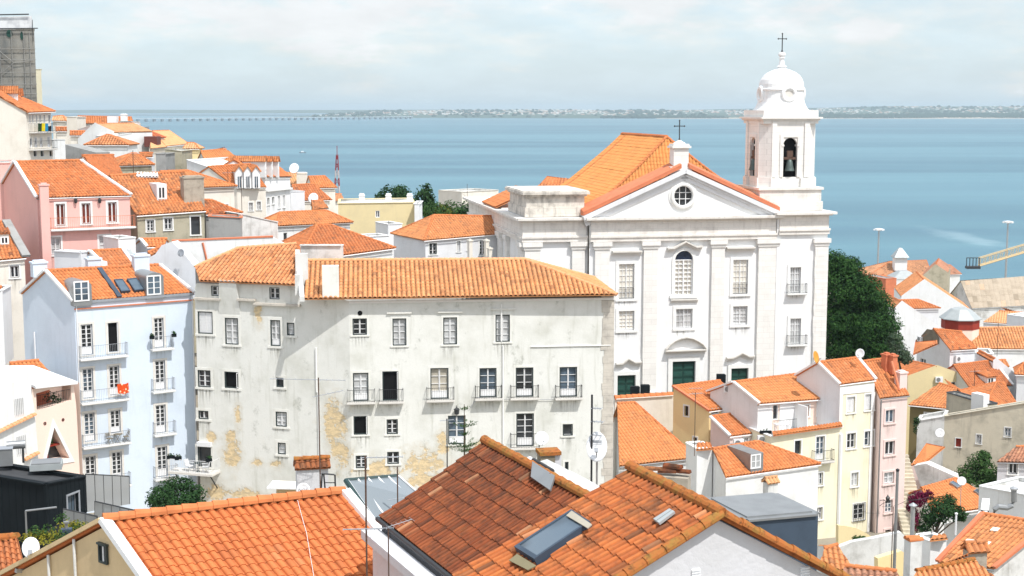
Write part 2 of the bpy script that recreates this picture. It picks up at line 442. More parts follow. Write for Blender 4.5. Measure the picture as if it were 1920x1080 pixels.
# ------------------------------------------------------------------ walls and windows
def span_at(poly, x):
    r = []
    for (x0, y0), (x1, y1) in zip(poly, poly[1:] + poly[:1]):
        if (x0 - x) * (x1 - x) <= 0 and abs(x1 - x0) > 1e-9: r.append(y0 + (y1 - y0) * (x - x0) / (x1 - x0))
    return (min(r), max(r)) if r else None
def wallface(mb, F, poly, holes=(), deep=.2):
    """a wall outline with openings, cut into upright strips; reveals go in by deep"""
    holes = [list(h) if isinstance(h[0], tuple) else [(h[0], h[2]), (h[0], h[3]), (h[1], h[3]), (h[1], h[2])] for h in holes]
    poly = list(poly); p0, p1 = min(p[0] for p in poly), max(p[0] for p in poly)
    xs = sorted({round(p[0], 5) for q in [poly] + holes for p in q if p0 - 1e-6 <= p[0] <= p1 + 1e-6})
    for xa, xb in zip(xs, xs[1:]):
        if xb - xa < 1e-4: continue
        ep = (xb - xa) * 1e-3; qa, qb = span_at(poly, xa + ep), span_at(poly, xb - ep)
        if not qa or not qb: continue
        cut = []
        for h in holes:
            if min(p[0] for p in h) < xa + ep and max(p[0] for p in h) > xb - ep:
                ha, hb = span_at(h, xa + ep), span_at(h, xb - ep)
                if ha and hb: cut.append((ha[0], hb[0], ha[1], hb[1]))
        cut.sort(); la, lb = qa[0], qb[0]
        for c0a, c0b, c1a, c1b in cut + [(qa[1], qb[1], 0, 0)]:
            if c0a - la > 1e-4 or c0b - lb > 1e-4: mb.poly([F.pt(xa, 0, la), F.pt(xb, 0, lb), F.pt(xb, 0, c0b), F.pt(xa, 0, c0a)])
            la, lb = c1a, c1b
    for h in holes:
        for (a, b), (c, d) in zip(h, h[1:] + h[:1]):
            mb.poly([F.pt(a, 0, b), F.pt(c, 0, d), F.pt(c, -deep, d), F.pt(a, -deep, b)])

def S_(sur='trim', sw=.14, fr='frame', rim=None, sill=True, lintel=False, glass='glass', proud=.03):
    return dict(sur=sur, sw=sw, fr=fr, rim=rim, sill=sill, lintel=lintel, glass=glass, proud=proud)
PLAIN = S_(None, 0, 'frame', None, False)

def win(par, F, rc, kind='c', rows=3, S=PLAIN, name=None, glass=None, cols=2):
    s0, s1, z0, z1 = rc; w = s1 - s0; h = z1 - z0
    sw = S['sw']; pr = S['proud']
    nm = name or ('french_door' if kind == 'd' else 'window')
    b = MB()
    if S['sur'] and sw > 0:
        b.bx(F, s0 - sw, s0, -.02, pr, z0, z1); b.bx(F, s1, s1 + sw, -.02, pr, z0, z1)
        b.bx(F, s0 - sw, s1 + sw, -.02, pr + .004, z1, z1 + sw)
        if S['sill']: b.bx(F, s0 - sw - .03, s1 + sw + .03, -.02, pr + .05, z0 - sw * .8, z0)
        else: b.bx(F, s0 - sw, s1 + sw, -.02, pr, z0 - sw * .8, z0)
        if S['lintel']: b.bx(F, s0 - sw - .25, s1 + sw + .25, -.02, pr + .12, z1 + sw + .22, z1 + sw + .34)
        o = build(nm, b, M[S['sur']], par)
    else:
        t = .05
        b.bx(F, s0, s0 + t, -.19, -.02, z0, z1); b.bx(F, s1 - t, s1, -.19, -.02, z0, z1)
        b.bx(F, s0 + t, s1 - t, -.19, -.02, z1 - t, z1); b.bx(F, s0 + t, s1 - t, -.19, -.02, z0, z0 + t)
        o = build(nm, b, M[S['rim'] or S['fr']], par)
    if S['sur'] and w > .5 and S['sill'] is not None:  # rain stain running down from the sill
        L = RND.uniform(.5, 1.5); d = .004; zt = z0 - sw * .8; q = MB(); q.poly([F.pt(s0 - sw, d, zt - L), F.pt(s1 + sw, d, zt - L), F.pt(s1 + sw, d, zt), F.pt(s0 - sw, d, zt)], ((0, 0), (1, 0), (1, 1), (0, 1))); build('rain_stain', q, M['stain'], o)
    if S['rim'] and S['sur']:
        b = MB(); t = .085
        b.bx(F, s0, s0 + t, -.16, -.015, z0, z1); b.bx(F, s1 - t, s1, -.16, -.03, z0, z1)
        b.bx(F, s0 + t, s1 - t, -.16, -.03, z1 - t, z1); b.bx(F, s0 + t, s1 - t, -.16, -.03, z0, z0 + t)
        build('outer_frame', b, M[S['rim']], o)
    t = .042
    i0, i1, j0, j1 = s0 + .05, s1 - .05, z0 + .05, z1 - .05
    gm = M[glass or S['glass']]
    pb = MB(); pb.poly([F.pt(s0, -.185, z0), F.pt(s1, -.185, z0), F.pt(s1, -.185, z1), F.pt(s0, -.185, z1)])
    if kind in 'ox':
        build('pane', pb, M['dark'] if kind == 'o' else gm, o)
        if kind == 'o':
            fb = MB(); lw = w * .42; a = F.e * .45 + F.n * .89
            hp = F.pt(s1 - .05, -.1, 0)
            for (p, q, u0, u1) in ((0, .06, j0, j1), (lw - .06, lw, j0, j1), (.06, lw - .06, j0, j0 + .07), (.06, lw - .06, j1 - .07, j1)):
                c = hp + a * 0 + (F.n * .85 - F.e * .1) * ((p + q) / 2 * .55); fb.ob(V((c.x, c.y, (u0 + u1) / 2)), (F.n * .85 - F.e * .1).normalized() * ((q - p) / 2 * .55), F.e * .02, Z * ((u1 - u0) / 2))
            fb.bx(F, s0 + .02, s0 + .08, -.15, -.08, z0, z1)
            build('open_leaf', fb, M[S['fr']], o)
        return o
    build('pane', pb, gm, o)
    fb = MB(); d0, d1 = -.175, -.10
    if kind == 's':
        mid = (i0 + i1) / 2
        for a, c in ((i0, mid - .015), (mid + .015, i1)):
            fb.bx(F, a, a + t, d0, d1, j0, j1); fb.bx(F, c - t, c, d0, d1, j0, j1)
            fb.bx(F, a + t, c - t, d0, d1 - .05, j0, j1)
            q = j0
            while q < j1 - .05:
                fb.bx(F, a + t, c - t, d0, d1 - .012, q, q + .07); q += .12
        build('shutter', fb, M[S['fr']], o); return o
    jb = j0
    if kind == 'd':
        jb = j0 + h * .22; fb.bx(F, i0, i1, d0, d1 - .02, j0, jb)
    nl = 1 if kind == 'p' else cols
    for k in range(nl):
        a = i0 + (i1 - i0) * k / nl; c = i0 + (i1 - i0) * (k + 1) / nl
        if nl > 1: a += .008 * (k > 0); c -= .008 * (k < nl - 1)
        fb.bx(F, a, a + t, d0, d1, jb, j1); fb.bx(F, c - t, c, d0, d1, jb, j1)
        fb.bx(F, a + t, c - t, d0, d1, jb, jb + t); fb.bx(F, a + t, c - t, d0, d1, j1 - t, j1)
        for r in range(1, rows):
            q = jb + (j1 - jb) * r / rows
            fb.bx(F, a + t, c - t, d0, d1 - .02, q - .014, q + .014)
        if kind == 'm':
            q = (a + c) / 2; fb.bx(F, q - .015, q + .015, d0, d1 - .02, jb + t, j1 - t)
    build('sash', fb, M[S['fr']], o)
    return o

def balcony(par, F, s0, s1, z, deep=.55, h=.95, mat='iron', slab='trim', sp=.13, thick=.12):
    b = MB(); b.bx(F, s0, s1, 0, deep, z - thick, z); b.bx(F, s0 + .06, s1 - .06, 0, deep - .06, z - thick - .06, z - thick)
    o = build('balcony', b, M[slab], par); railing(o, F, s0 + .04, s1 - .04, z, deep - .04, h, mat, sp); return o
def railing(o, F, s0, s1, z, deep, h, mat, sp=.13, name='railing'):
    r = MB(); t = .014
    for zz in (z + .08, z + h):
        r.bx(F, s0, s1, deep - .03, deep, zz - .015, zz + .015)
        if deep > .1:
            r.bx(F, s0, s0 + .03, 0, deep - .03, zz - .015, zz + .015); r.bx(F, s1 - .03, s1, 0, deep - .03, zz - .015, zz + .015)
    n = max(2, int((s1 - s0) / sp))
    for i in range(n + 1):
        q = s0 + .015 + (s1 - s0 - .03) * i / n; r.bx(F, q - t / 2, q + t / 2, deep - .022, deep - .008, z, z + h - .016)
    m = int(deep / sp)
    for i in range(m):
        for q in (s0 + .015, s1 - .015): r.bx(F, q - t / 2, q + t / 2, i * sp, i * sp + t, z, z + h - .016)
    return build(name, r, M[mat], o)

def put_windows(root, F, specs, S):
    holes = []
    for sp in specs:
        rc = F.rect(*sp[:4]); holes.append(rc)
        rg = RND.random(); auto = None if rg < .62 else ('glassb' if rg < .84 else 'greycurtain')
        kind = sp[4] if len(sp) > 4 else 'c'; rows = sp[5] if len(sp) > 5 else 3
        kw = sp[6] if len(sp) > 6 else {}
        SS = dict(S); SS.update({k: v for k, v in kw.items() if k in S})
        win(root, F, rc, kind, rows, SS, glass=kw.get('g') or (auto if kind in 'cdmp' else None), cols=kw.get('cols', 2))
        if 'balc' in kw:
            x0, x1 = kw['balc'][:2]; ya = sp[3]
            a = F.sz(x0, ya)[0]; c = F.sz(x1, ya)[0]
            balcony(root, F, a, c, rc[2] - .02, kw.get('deep', .55), kw.get('bh', .95), kw.get('bm', 'iron'), kw.get('slab', 'trim'))
    return holes

# ------------------------------------------------------------------ a house from its eave, its ridge and its pitch
def house(nm, label, cat, eave, D, ridge, pitch, wm, rm, D2=None, ends='gg', base=12, over=.25, tp=TM, wins=(), lw=(), rw=(),
          S=PLAIN, verge=None, vsides='lr', cap='ridge', group=None, mono=False, rlabel=None, walls=True, capr=.13, into=None, gm=None):
    if D2 is None and abs(eave[0][1] - 205) < 70: D2 = D
    A = P(*eave[0], D); B = P(*eave[1], D2) if D2 else PZ(*eave[1], A.z)
    U = (B - A).normalized(); e = V((B.x - A.x, B.y - A.y, 0)).normalized(); n = e.cross(Z); N = -n
    p = math.radians(pitch); W = (N * math.cos(p) + Z * math.sin(p))
    pn = U.cross(W).normalized()
    R1 = hit(*ridge[0], A, pn); R2 = hit(*ridge[1], A, pn)
    if (R2 - R1).length < .05: R2 = R1 + U * .05
    def back(E, R_, k):
        if mono: return R_.copy()
        if k == 'g': return V((2 * R_.x - E.x, 2 * R_.y - E.y, E.z))
        return E + N * (2 * (R_ - E).dot(N))
    A2 = back(A, R1, ends[0]); B2 = back(B, R2, ends[1])
    root = into or thing(nm, label, cat, V(((A.x + B.x) / 2, (A.y + B.y) / 2, A.z - base)), group)
    if ends == 'gg': W = ((R1 - A).normalized() + (R2 - B).normalized()).normalized()
    rb = MB(); tiles(rb, [A, B, R2, R1], U, W, tp)
    if not mono:
        tiles(rb, [B2, A2, R1, R2], (A2 - B2).normalized(), ((R1 - A2).normalized() + (R2 - B2).normalized()).normalized() if ends == 'gg' else (-N * math.cos(p) + Z * math.sin(p)), tp)
        for k, E, E2, R_ in ((0, A, A2, R1), (1, B, B2, R2)):
            if ends[k] == 'h':
                q = (E2 - E) if k else (E - E2); q.normalize(); c = (E + E2) / 2
                m = R_ - c; m = (m - q * m.dot(q)).normalized()
                tiles(rb, [E, E2, R_] if k else [E2, E, R_], q, m, tp)
    ro = build('roof', rb, M[rm], root, label=rlabel)
    if cap:
        cb = MB()
        if (R2 - R1).length > .3: caps(cb, R1, R2, capr)
        if not mono:
            for k, E, E2, R_ in ((0, A, A2, R1), (1, B, B2, R2)):
                if ends[k] == 'h': caps(cb, E, R_, capr * .9); caps(cb, E2, R_, capr * .9)
        if cb.v: build('ridge_cap', cb, M[cap], ro)
    if verge:
        for s_, E, E2, R_ in (('l', A, A2, R1), ('r', B, B2, R2)):
            if s_ in vsides:
                vb = MB(); strip(vb, E, R_, .28, .16)
                if not mono: strip(vb, R_, E2, .28, .16)
                build('verge', vb, M[verge], ro)
    if not walls: return dict(root=root, roof=ro, A=A, B=B, R1=R1, R2=R2, A2=A2, B2=B2, pn=pn, U=U, W=W, N=N, e=e, n=n, zb=A.z - base)
    # walls
    gb = MB(); gd = -N * .05 - Z * .1; gb.tube([A + gd, B + gd], .055, 6); build('gutter', gb, M['frame' if RND.random() < .6 else 'zinc'], ro)
    os0 = over if ends[0] == 'h' else .1; os1 = over if ends[1] == 'h' else .1
    tz = math.tan(p); zb = A.z - base
    a = A + N * over + e * os0; b = B + N * over - e * os1
    bo = 0 if mono else over
    a2 = A2 - N * bo + e * os0; b2 = B2 - N * bo - e * os1
    za = A.z + over * tz - .1; zc = B.z + over * tz - .1; za2 = A2.z + bo * tz - .1; zb2 = B2.z + bo * tz - .1
    wb = MB()
    Ff = Frame(a, b); hf = put_windows(root, Ff, wins, S)
    wallface(wb, Ff, [(0, zb), (Ff.L, zb), (Ff.L, zc), (0, za)], hf)
    Fl = Frame(a2, a); hl = put_windows(root, Fl, lw, S)
    pl = [(0, zb), (Fl.L, zb), (Fl.L, za)]
    if ends[0] == 'g' and not mono: pl.append(((R1 - a2).dot(Fl.e), R1.z - .1))
    pl.append((0, za2)); lb_ = MB() if gm else wb; wallface(lb_, Fl, pl, hl)
    if gm: build('gable_wall', lb_, M[gm], root)
    Fr = Frame(b, b2); hr = put_windows(root, Fr, rw, S)
    pr = [(0, zb), (Fr.L, zb), (Fr.L, zb2)]
    if ends[1] == 'g' and not mono: pr.append(((R2 - b).dot(Fr.e), R2.z - .1))
    pr.append((0, zc)); wallface(wb, Fr, pr, hr)
    Fb = Frame(b2, a2); wallface(wb, Fb, [(0, zb), (Fb.L, zb), (Fb.L, za2), (0, zb2)])
    wo = build('wall', wb, M[wm], root)
    return dict(root=root, roof=ro, wall=wo, F=Ff, L=Fl, Rt=Fr, A=A, B=B, R1=R1, R2=R2, A2=A2, B2=B2, pn=pn, U=U, W=W, N=N, e=e, n=n, zb=zb)

def block(nm, label, cat, top, D, depth, wm, D2=None, base=12, wins=(), lw=(), rw=(), S=PLAIN, roof='stainwhite', cop=None, ldir=None, group=None, para=.3, rdir=None, into=None):
    if D2 is None and abs(top[0][1] - 205) < 80: D2 = D
    A = P(*top[0], D); B = P(*top[1], D2) if D2 else PZ(*top[1], A.z)
    e = V((B.x - A.x, B.y - A.y, 0)).normalized(); N = -e.cross(Z)
    L = (V((*ldir, 0)).normalized() if ldir else N) * depth; Rr = (V((*rdir, 0)).normalized() * depth if rdir else L)
    A2 = A + L; B2 = B + Rr; zb = A.z - base
    root = into or thing(nm, label, cat, V(((A.x + B.x) / 2, (A.y + B.y) / 2, zb)), group)
    wb = MB(); frames = []
    for p, q, sp in ((A, B, wins), (A2, A, lw), (B, B2, rw), (B2, A2, ())):
        F = Frame(p, q); frames.append(F); h = put_windows(root, F, sp, S)
        wallface(wb, F, [(0, zb), (F.L, zb), (F.L, q.z), (0, p.z)], h)
    wo = build('wall', wb, M[wm], root)
    rb = MB(); t = V((0, 0, para)); c = (A + B + A2 + B2) / 4
    ins = [p + (c - p).normalized() * .2 - t for p in (A, B, B2, A2)]
    rb.poly(ins); top4 = [A, B, B2, A2]
    for i in range(4):
        j = (i + 1) % 4
        rb.poly([ins[i], ins[j], ins[j] + t, ins[i] + t])
    build('roof', rb, M[roof], root)
    cb = MB()
    for i in range(4):
        j = (i + 1) % 4; pi = top4[i] + (c - top4[i]).normalized() * .1; pj = top4[j] + (c - top4[j]).normalized() * .1
        strip(cb, pi, pj, .32, .07)
    build('coping', cb, M[cop or wm], root)
    return dict(root=root, F=frames[0], L=frames[1], Rt=frames[2], A=A, B=B, A2=A2, B2=B2, N=N, e=e, n=-N, zb=zb, wall=wo)

def slab(nm, label, cat, px, F, thick, mat, group=None, cap=None, capw=None):
    """free-standing wall: an outline on the vertical plane F, thick metres deep"""
    pts = [hit(x, y, F.o, F.n) for x, y in px]; b = MB(); b.prism(pts, -F.n * thick)
    c = sum(pts, V((0, 0, 0))) / len(pts)
    o = thing(nm, label, cat, V((c.x, c.y, min(p.z for p in pts))), group)
    build('wall', b, M[mat], o)
    return o, pts

def chimney(par, F_or_e, x0, x1, yt, yb, D, depth=.7, mat='white', kind='slab', name='chimney', capmat=None):
    e = F_or_e.e if isinstance(F_or_e, Frame) else F_or_e
    a = P(x0, (yt + yb) / 2, D); c = P(x1, (yt + yb) / 2, D); w = (c - a).length
    F = Frame(V((a.x, a.y, 0)), V((a.x, a.y, 0)) + e); zt = P((x0 + x1) / 2, yt, D).z; zb = P((x0 + x1) / 2, yb, D).z - .35
    k = abs(e.x) or 1; w = w / max(.5, k)
    b = MB()
    if kind == 'slab':
        b.bx(F, 0, w, -depth, 0, zb, zt - .25); b.bx(F, -.07, w + .07, -depth - .07, .07, zt - .25, zt - .12); b.bx(F, .12, w - .12, -depth + .12, -.12, zt - .12, zt)
    elif kind == 'vent':
        b.bx(F, 0, w, -depth, 0, zb, zt - .55)
        for s in (0, w - .14):
            for d in (-depth, -.14): b.bx(F, s, s + .14, d, d + .14, zt - .55, zt - .15)
        b.bx(F, -.06, w + .06, -depth - .06, .06, zt - .15, zt)
    elif kind == 'taper':
        b.box8([F.pt(0, 0, zb), F.pt(w, 0, zb), F.pt(w, -depth, zb), F.pt(0, -depth, zb),
                F.pt(.1 * w, -.05, zt - .3), F.pt(.9 * w, -.05, zt - .3), F.pt(.9 * w, -depth + .05, zt - .3), F.pt(.1 * w, -depth + .05, zt - .3)])
        b.bx(F, .04 * w, .96 * w, -depth, 0, zt - .3, zt - .2); b.bx(F, .15 * w, .85 * w, -depth + .1, -.1, zt - .2, zt)
    else:
        b.bx(F, 0, w, -depth, 0, zb, zt)
    o = build(name, b, M[mat], par)
    if kind == 'tiled':
        tb = MB(); f1 = [F.pt(-.1, .12, zt), F.pt(w + .1, .12, zt), F.pt(w + .1, -depth / 2, zt + .35), F.pt(-.1, -depth / 2, zt + .35)]
        f2 = [F.pt(w + .1, -depth - .12, zt), F.pt(-.1, -depth - .12, zt), F.pt(-.1, -depth / 2, zt + .35), F.pt(w + .1, -depth / 2, zt + .35)]
        tiles(tb, f1, F.e, (f1[3] - f1[0]).normalized(), TM); tiles(tb, f2, -F.e, (f2[3] - f2[0]).normalized(), TM)
        caps(tb, f1[3], f1[2], .1)
        build('tile_cap', tb, M[capmat or 'orange'], o)
    return o

def arch_pts(F, s0, s1, z0, z1, d, n=8):
    r = (s1 - s0) / 2; zc = z1 - r; q = [F.pt(s0, d, z0), F.pt(s1, d, z0)]
    for i in range(n + 1):
        w = math.pi * i / n; q.append(F.pt((s0 + s1) / 2 + r * math.cos(w), d, zc + r * math.sin(w)))
    return q

def leaves(mb, blobs, n, size, rnd, gap=.8):
    tot = sum(b[1] * b[2] * b[3] for b in blobs) ** 1
    ws = [(b[1] * b[2] * b[3]) ** .66 for b in blobs]; tw = sum(ws)
    for b, w_ in zip(blobs, ws):
        c = V(b[0])
        for _ in range(int(n * w_ / tw)):
            d = V((rnd.gauss(0, 1), rnd.gauss(0, 1), rnd.gauss(0, 1))).normalized()
            r = rnd.uniform(.55, 1.06) if rnd.random() < .85 else rnd.uniform(.2, .6)
            p = c + V((d.x * b[1], d.y * b[2], d.z * b[3])) * (r * (1 + .22 * MN.noise(d * 2.3 + c)))
            if MN.noise(p * (.42 / size)) < -.16 and rnd.random() < gap: continue
            nrm = (d * .8 + Z * .5 + V((rnd.uniform(-1, 1), rnd.uniform(-1, 1), rnd.uniform(-1, 1))) * .8).normalized()
            t = nrm.cross(V((rnd.uniform(-1, 1), rnd.uniform(-1, 1), rnd.uniform(-1, 1)))).normalized(); s = nrm.cross(t)
            L = size * rnd.uniform(.6, 1.3); wd = L * .45
            i = len(mb.v)
            mb.v += [tuple(p - t * L * .5), tuple(p + s * wd * .5 - nrm * .05 * L), tuple(p + t * L * .5 - nrm * .12 * L), tuple(p - s * wd * .5 - nrm * .05 * L)]
            mb.face((i, i + 1, i + 2, i + 3))

def tree(nm, label, cat, base, blobs, n, size, leaf, trunk_r=.15, seed=1, group=None, limbs=True, gap=.8):
    rnd = random.Random(seed); base = V(base)
    o = thing(nm, label, cat, base, group)
    tb = MB(); top = max(blobs, key=lambda b: b[0][2])[0]; top = V(top)
    tb.tube([base, base.lerp(top, .35) + V((.05, .02, 0)), base.lerp(top, .9)], trunk_r, 8, trunk_r * .3)
    if limbs:
        for b in blobs:
            c = V(b[0]); st = base.lerp(top, rnd.uniform(.3, .55)); md = st.lerp(c, .55) + Z * .1
            tb.tube([st, md, c], trunk_r * .45, 5, trunk_r * .12)
    build('trunk', tb, M['bark'], o)
    lb = MB(); leaves(lb, blobs, n, size, rnd, gap)
    build('crown', lb, M[leaf], o)
    return o

def dish(px, py, D, r, aim=(-.3, -1, .35), mat='dish', label='', pole=0, group='satellite dishes on the roofs', ry=1.0):
    c = P(px, py, D); a = V(aim).normalized(); x = a.cross(Z).normalized(); y = x.cross(a)
    o = thing('satellite_dish', label, 'satellite dish', c - Z * max(pole, r), group)
    b = MB(); prof = [(r * k / 5, r * .22 * (k / 5) ** 2) for k in range(6)]
    rim = [(r * k / 5 - (.0 if k else 0), r * .22 * (k / 5) ** 2 - .03) for k in range(5, -1, -1)]
    b.lathe(c, [(max(.005, p[0]), p[1]) for p in prof + rim], 20, axes=(x, y * ry, a))
    build('reflector', b, M[mat], o, smooth=True)
    m = MB(); f = c + a * r * .95 - y * r * .45
    m.tube([c - y * r, c - y * r * .95 + a * r * .3, f], .02, 5); m.ob(f, a * .09, x * .05, y * .05)
    build('feed_arm', m, M['metal'], o)
    m = MB(); m.tube([c - a * .05, c - a * .2, c - a * .2 - Z * max(pole, r * .9)], .03, 6); build('mast', m, M['metal'], o)
    return o

def aerial(px, ytop, ybot, D, booms=(), label='', r=.022, mat='rustmetal', group='television aerials on the roofs'):
    """a mast with Yagi booms: (y pixel, left m, right m, n elements, element half length, tilt)"""
    t = P(px, ytop, D); bt = P(px, ybot, D); bt = V((t.x, t.y, bt.z))
    o = thing('television_aerial', label, 'aerial', bt, group)
    b = MB(); b.tube([bt, t], r, 6); build('mast', b, M[mat], o)
    for (py, l, rr, k, hl, dirv) in booms:
        c = P(px, py, D); c = V((t.x, t.y, c.z)); d = V(dirv).normalized(); s = d.cross(Z).normalized()
        m = MB(); m.tube([c - d * l, c + d * rr], r * .5, 4)
        for i in range(k):
            q = c + d * (-l + (l + rr) * i / max(1, k - 1)); m.tube([q - s * hl * (.7 + .3 * i / k), q + s * hl * (.7 + .3 * i / k)], r * .28, 4)
        build('boom', m, M['greyiron'], o)
    return o

def acunit(c, F, label, w=.85, h=.62, d=.32):
    o = thing('air_conditioner', label, 'air conditioner', c, 'air conditioning units on walls and roofs')
    G = Frame(c, c + F.e); b = MB(); b.bx(G, -w / 2, w / 2, .05, d, c.z, c.z + h)
    b.bx(G, -w * .4, -w * .3, 0, .05, c.z + .05, c.z + .15); b.bx(G, w * .3, w * .4, 0, .05, c.z + .05, c.z + .15)
    ca = build('casing', b, M['plastic'], o)
    b = MB(); b.lathe(G.pt(-w * .12, d, c.z + h / 2), [(.24, 0), (.24, .02), (.2, .02), (.2, .008), (.03, .012)], 16, axes=(G.e, Z, G.n))
    build('fan_grille', b, M['zinc'], o)
    return o

def dormer(h, fx0, fx1, fy0, fy1, wrect, arch=True, mat='zinc', fmat=None, tiled=None, rows=3, glass=None, S=PLAIN, label=None, kind='c'):
    """dormer standing on the front slope of house dict h; px of its front face and of its window"""
    q = hit((fx0 + fx1) / 2, fy1, h['A'] + Z * .1, h['pn'])
    G = Frame(V((q.x, q.y, 0)), V((q.x, q.y, 0)) + h['e']); s0, s1, z0, z1 = G.rect(fx0, fy0, fx1, fy1)
    tanp = abs(h['W'].z) / math.hypot(h['W'].x, h['W'].y); dep = (z1 - z0) / tanp + .3
    pts = arch_pts(G, s0, s1, z0 - .3, z1, 0, 10) if arch else [G.pt(s0, 0, z0 - .3), G.pt(s1, 0, z0 - .3), G.pt(s1, 0, z1), G.pt(s0, 0, z1)]
    if arch:                       # flatter arch
        m = []
        zz = z1 - (s1 - s0) * .28
        m = [G.pt(s0, 0, z0 - .3), G.pt(s1, 0, z0 - .3)] + [G.pt((s0 + s1) / 2 + (s1 - s0) / 2 * math.cos(math.pi * i / 10), 0, zz + (z1 - zz) * math.sin(math.pi * i / 10)) for i in range(11)]
        pts = m
    b = MB(); b.prism(pts, -G.n * dep); o = build('dormer', b, M[mat], h['roof'] if False else h['root'], label=label)
    G2 = Frame(G.o + G.n * .2, G.o + G.n * .2 + G.e); rc = G2.rect(*wrect)
    fb = MB(); fb.bx(G, rc[0] - .1, rc[1] + .1, .004, .05, rc[2] - .1, rc[2]); fb.bx(G, rc[0] - .1, rc[0], .004, .05, rc[2], rc[3]); fb.bx(G, rc[1], rc[1] + .1, .004, .05, rc[2], rc[3])
    fb.bx(G, rc[0] - .1, rc[1] + .1, .004, .05, rc[3], rc[3] + .1)
    w = build('window', fb, M[fmat or 'frame'], o)
    pb = MB(); pb.bx(G, rc[0], rc[1], .004, .012, rc[2], rc[3]); build('pane', pb, M[glass or 'glassb'], w)
    sb = MB(); t = .05
    mid = (rc[0] + rc[1]) / 2; sb.bx(G, mid - .05, mid + .05, .012, .04, rc[2], rc[3])
    for a, c in ((rc[0], mid - .05), (mid + .05, rc[1])):
        for r in range(1, rows):
            z = rc[2] + (rc[3] - rc[2]) * r / rows; sb.bx(G, a, c, .012, .035, z - .02, z + .02)
    build('sash', sb, M['frame'], w)
    if not arch and tiled:
        e0 = G.pt(s0 - .12, .15, z1 + .02); e1 = G.pt(s1 + .12, .15, z1 + .02); up = (-G.n + Z * .18).normalized()
        tb = MB(); tiles(tb, [e0, e1, e1 + up * (dep + .15), e0 + up * (dep + .15)], G.e, up, TM); build('dormer_roof', tb, M[tiled], o)
    return o, G

def skylight(h, px, label=None, frame='slate', glass='glassb', lift=.24):
    """roof window from its four corner pixels on the front slope of h"""
    pts = [hit(x, y, h['A'] + Z * .03, h['pn']) for x, y in px]; n = h['pn'] if h['pn'].z > 0 else -h['pn']
    b = MB(); c = sum(pts, V((0, 0, 0))) / 4
    ins = [p + (c - p) * .14 for p in pts]
    for i in range(4):
        j = (i + 1) % 4
        b.box8([pts[i], pts[j], ins[j], ins[i]] + [q + n * lift for q in (pts[i], pts[j], ins[j], ins[i])])
    o = build('roof_window', b, M[frame], h['root'], label=label)
    g = MB(); g.prism([p + n * (lift * .78) for p in ins], n * .02); build('pane', g, M[glass], o)
    return o

def gablefront(nm, label, cat, l, ap, r, D, length, wm, rm, D2=None, base=10, wins=(), S=PLAIN, tp=TM, bdir=None, cap='ridge', into=None):
    """house whose gable faces the viewer: pixels of the left eave, the apex and the right eave"""
    F = vframe(l[0], D, r[0], D2 or D, (l[1] + r[1]) / 2); A = hit(*l, F.o, F.n); B = hit(*r, F.o, F.n); C = hit(*ap, F.o, F.n)
    L = (V((*bdir, 0)).normalized() if bdir else -F.n) * length; zb = min(A.z, B.z) - base
    root = into or thing(nm, label, cat, V(((A.x + B.x) / 2, (A.y + B.y) / 2, zb))); f = F.n * -.02
    rb = MB(); u = L.normalized()
    tiles(rb, [A + L + Z * .12, A + f + Z * .12, C + f + Z * .12, C + L + Z * .12], -u, (C - A).normalized(), tp); tiles(rb, [B + f + Z * .12, B + L + Z * .12, C + L + Z * .12, C + f + Z * .12], u, (C - B).normalized(), tp)
    ro = build('roof', rb, M[rm], root); cb = MB(); caps(cb, C + f + Z * .12, C + L + Z * .12); build('ridge_cap', cb, M[cap], ro)
    wb = MB(); h = put_windows(root, F, wins, S); sa, sb, sc = [(q - F.o).dot(F.e) for q in (A, B, C)]
    wallface(wb, F, [(sa, zb), (sb, zb), (sb, B.z + .3), (sc, C.z + .35), (sa, A.z + .3)], h)
    for p, q in ((A + L, A), (B, B + L)):
        G = Frame(p, q); wallface(wb, G, [(0, zb), (G.L, zb), (G.L, q.z), (0, p.z)])
    G = Frame(B + L, A + L); wallface(wb, G, [(0, zb), (G.L, zb), (G.L, A.z), (G.L * abs(sc - sb) / abs(sb - sa), C.z), (0, B.z)])
    build('wall', wb, M[wm], root); return dict(root=root, F=F, A=A, B=B, C=C)
def roofpart(par, pts, mat, tp=TM, name='roof', label=None, cap=None):
    U = (pts[1] - pts[0]).normalized(); n = U.cross(pts[2] - pts[1]).normalized(); W = n.cross(U)
    if W.z < 0: W = -W
    b = MB(); tiles(b, pts, U, W, tp); o = build(name, b, M[mat], par, label=label)
    return o
# ================================================================== light, sky, camera
SUN = V((.616 * math.cos(math.radians(58)), -.788 * math.cos(math.radians(58)), math.sin(math.radians(58)))).normalized()
w = bpy.data.worlds.new('World'); scene.world = w; w.use_nodes = True
nt = w.node_tree; bg = nt.nodes['Background']; out = nt.nodes['World Output']
sky = nt.nodes.new('ShaderNodeTexSky'); sky.sky_type = 'NISHITA'; sky.sun_disc = False
sky.sun_elevation = math.radians(58); sky.sun_rotation = math.atan2(SUN.x, SUN.y); sky.altitude = 60; sky.dust_density = 1.2; sky.ozone_density = 1.4
nt.links.new(sky.outputs[0], bg.inputs[0]); bg.inputs[1].default_value = .13
tc = nt.nodes.new('ShaderNodeTexCoord'); sp = nt.nodes.new('ShaderNodeSeparateXYZ'); nt.links.new(tc.outputs['Generated'], sp.inputs[0])
def wm_(op, a, b):
    x = nt.nodes.new('ShaderNodeMath'); x.operation = op
    for i, q in enumerate((a, b)):
        if isinstance(q, (int, float)): x.inputs[i].default_value = q
        else: nt.links.new(q, x.inputs[i])
    return x.outputs[0]
zc = wm_('MAXIMUM', wm_('ADD', sp.outputs[2], .035), .035)
cb = nt.nodes.new('ShaderNodeCombineXYZ')
